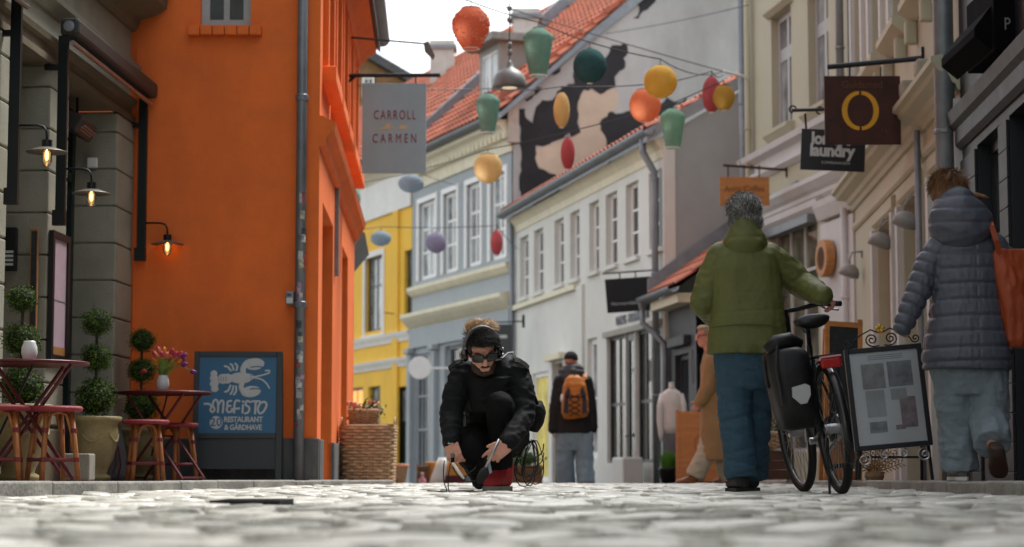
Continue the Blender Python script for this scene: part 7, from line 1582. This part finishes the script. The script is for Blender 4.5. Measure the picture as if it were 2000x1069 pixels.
# trousers
mb = MB(); tor(mb, [(G(966, 880, .36), .15, .12), (G(966, 850, .3), .16, .13)])
chain(mb, [hipB, hipB.lerp(knB, .5), knB, knB.lerp(anB, .5), anB], [.11, .1, .082, .072, .062]); chain(mb, [hipA, hipA.lerp(knA, .5), knA, knA.lerp(anA, .5), anA], [.115, .105, .095, .07, .06])
place('trousers', fuse(mb, .006, 4, folds(.006, 10)), jb2, P5)
red_s = mat('red_suede', (.30, .016, .022), .65, var=.2, scale=14, bump=.2)
h_, t_ = G(990, 950, -.02), G(953, 950, -.24); h_.z = t_.z = .028; mb = MB(); shoe(mb, h_, t_, .115, .06); mb.cap(h_.lerp(t_, .22) + Vector((0, 0, .05)), h_.lerp(t_, .2) + Vector((0, 0, .125)), .06, .062); so_ = place('shoe', fuse(mb, .005, 2, folds(.002, 30)), red_s, P5)
mb = MB()
for k in range(4): q = h_.lerp(t_, .42 + .1 * k); MB().tube([q + Vector((-.035, 0, .07 - .012 * k)), q + Vector((0, -.008, .094 - .014 * k)), q + Vector((.035, 0, .07 - .012 * k))], .0035, 5).build('lace', mat('red_lace', (.30, .03, .03), .7), so_)
h_.z = t_.z = .004; sole('sole', h_, t_, mat('grey_sole', (.25, .23, .2), .7), P5, .058, .028)
h2, t2 = G(938, 950, .34), G(936, 955, .12); h2.z = .12; t2.z = .01; mb = MB(); shoe(mb, h2, t2, .08, .05); place('shoe', fuse(mb, .006, 2), shb, P5)
# watch
WT = thing('wrist_watch', 'silver wrist watch on the arm at the picture\'s left', 'watch', B0)
d_ = (hA - wrA).normalized(); q = wrA + (elA - wrA).normalized() * .012; u_ = d_.orthogonal().normalized(); v_ = d_.cross(u_)
MB().tube([q + (u_ * math.cos(a) + v_ * math.sin(a)) * .036 for a in [.3142 * k for k in range(20)]], .006, 6, closed=True).build('bracelet', alu, WT); MB().box(-.017, .017, -.006, .006, -.014, .014).build('case', alu, WT, M=T(q + Vector((0, -.04, .0))), bevel=.003); MB().box(-.013, .013, -.008, -.0065, -.009, .009).build('dial', blkp, WT, M=T(q + Vector((0, -.04, 0))))
# waist bag, recorder
WBg = thing('waist_bag', 'black shoulder bag hanging at the crouching person\'s hip', 'bag', B0)
mb = MB(); tor(mb, [(G(1040, 842, .16), .03, .07), (G(1044, 825, .16), .05, .1), (G(1048, 803, .15), .055, .1), (G(1046, 788, .14), .04, .08)]); place('bag_body', fuse(mb, .007, 3, folds(.006, 14)), jb, WBg); strap([G(1048, 790, .1), G(1036, 760, .08), G(1010, 735, .05)], .03, jb, WBg, 'strap')
RC = thing('field_recorder', 'small black recorder with a silver rim between the arm and the thigh', 'recorder', B0); mb = MB(); a = G(905, 818, .05); MB().box(-.02, .02, -.015, .015, -.05, .02).build('case', blkp, RC, M=T(a), bevel=.004); MB().lathe([(.012, 0), (.014, .02), (.01, .024)], 12, T(a + Vector((0, 0, .02)))).build('knob', alu, RC); MB().tube([a + Vector((0, 0, -.04)), G(915, 812, .1), G(930, 790, .1)], .004, 5).build('cable', blkp, RC)
# silver microphone and cable in the hands
MC = thing('microphone', 'slim silver microphone with black foam tip held over the red shoe', 'microphone', B0)
a, b = G(975, 858, -.42), G(947, 918, -.44); MB().tube([a, b], .0085, 12).build('tube', alu, MC, smooth=True); MB().tube([a + (a - b) * .03, a + Vector((.012, 0, .02)), a + Vector((.03, .01, .02))], [.006, .005, .004], 8).build('plug', blkp, MC)
d_ = (b - a).normalized(); MB().tube([b - d_ * .01, b + d_ * .01, b + d_ * .035, b + d_ * .065, b + d_ * .085], [.012, .024, .028, .024, .012], 14).build('foam', mat('foam', (.02, .02, .02), .95, bump=.6, bscale=200), MC, smooth=True)
CT = thing('cable_clip', 'white cable stick held by the hand at the picture\'s left', 'cable clip', B0)
a, b = G(884, 904, -.40), G(906, 936, -.42); MB().tube([a, b], .0085, 10).build('stick', white_paint, CT, smooth=True); MB().tube([G(884, 888, -.385), a], [.012, .010], 10).build('connector', blkp, CT); MB().lathe([(.012, 0), (.014, .004), (.01, .018)], 12, T(G(884, 890, -.40)) @ Matrix.Rotation(R(90), 4, 'X')).build('end', lampgrey, CT)
CB = thing('loose_cable', 'black cable looping from the hands down onto the cobbles', 'cable', B0)
def gl(px, dy): q = G(px, 950, dy); q.z = .006; return q
def smoothpath(P_, n=8):
    out = []
    for i in range(len(P_) - 1):
        p0, p1, p2, p3 = P_[max(i - 1, 0)], P_[i], P_[i + 1], P_[min(i + 2, len(P_) - 1)]
        for k in range(n): t = k / n; out.append(.5 * (2 * p1 + (p2 - p0) * t + (2 * p0 - 5 * p1 + 4 * p2 - p3) * t * t + (3 * p1 - p0 - 3 * p2 + p3) * t ** 3))
    return out + [P_[-1]]
cblm = mat('black_cable', (.01, .01, .011), .5, bump=0)
MB().tube(smoothpath([G(868, 900, -.38), G(866, 925, -.4), G(868, 945, -.42), gl(872, -.45), gl(850, -.3), gl(835, -.1)]), .0033, 6).build('strand', cblm, CB); MB().tube(smoothpath([G(880, 905, -.39), G(876, 930, -.4), gl(877, -.42), gl(890, -.3)]), .003, 6).build('strand', cblm, CB)
MB().tube(smoothpath([G(884, 912, -.4), G(895, 930, -.42), G(915, 941, -.43), G(935, 936, -.43), G(945, 925, -.43)]), .003, 6).build('strand', cblm, CB); MB().tube(smoothpath([G(906, 936, -.42), G(915, 925, -.42), G(925, 918, -.41), G(930, 912, -.4)]), .003, 6).build('strand', cblm, CB)
CO = thing('cable_coil', 'coil of black cable hanging from the crouching person\'s hip', 'cable', B0); rnd = random.Random(21)
for k in range(7):
    tp = G(1040 + rnd.uniform(-6, 10), 862 + rnd.uniform(-3, 4), .06 + rnd.uniform(-.03, .03)); bx = G(1032 + rnd.uniform(-10, 12), 925 + rnd.uniform(0, 28), .04 + rnd.uniform(-.05, .05)); wl = rnd.uniform(.05, .1); sk = rnd.uniform(-.03, .03)
    pts = []
    for i in range(22):
        a = 2 * math.pi * i / 22; c = tp.lerp(bx, .5 - .5 * math.cos(a)); c.x += wl * math.sin(a) * (.5 + .5 * (.5 - .5 * math.cos(a))) * (1.1 if math.sin(a) < 0 else .75) + sk * (.5 - .5 * math.cos(a)); c.y += .03 * math.cos(a * 2 + k); pts.append(c)
    for p in pts: p.z = max(p.z, .008)
    MB().tube(pts, .003, 6, closed=True).build('loop', cblm, CO, smooth=True)
for k in range(3):
    y_ = 893 + 17 * k; MB().tube(smoothpath([G(1012 + 4 * k, y_ - 14, .03), G(1020, y_, .02), G(1040, y_ + 3, .02), G(1058, y_ - 8, .03), G(1062, y_ - 26, .04)]), .0034, 6).build('loop', cblm, CO, smooth=True)
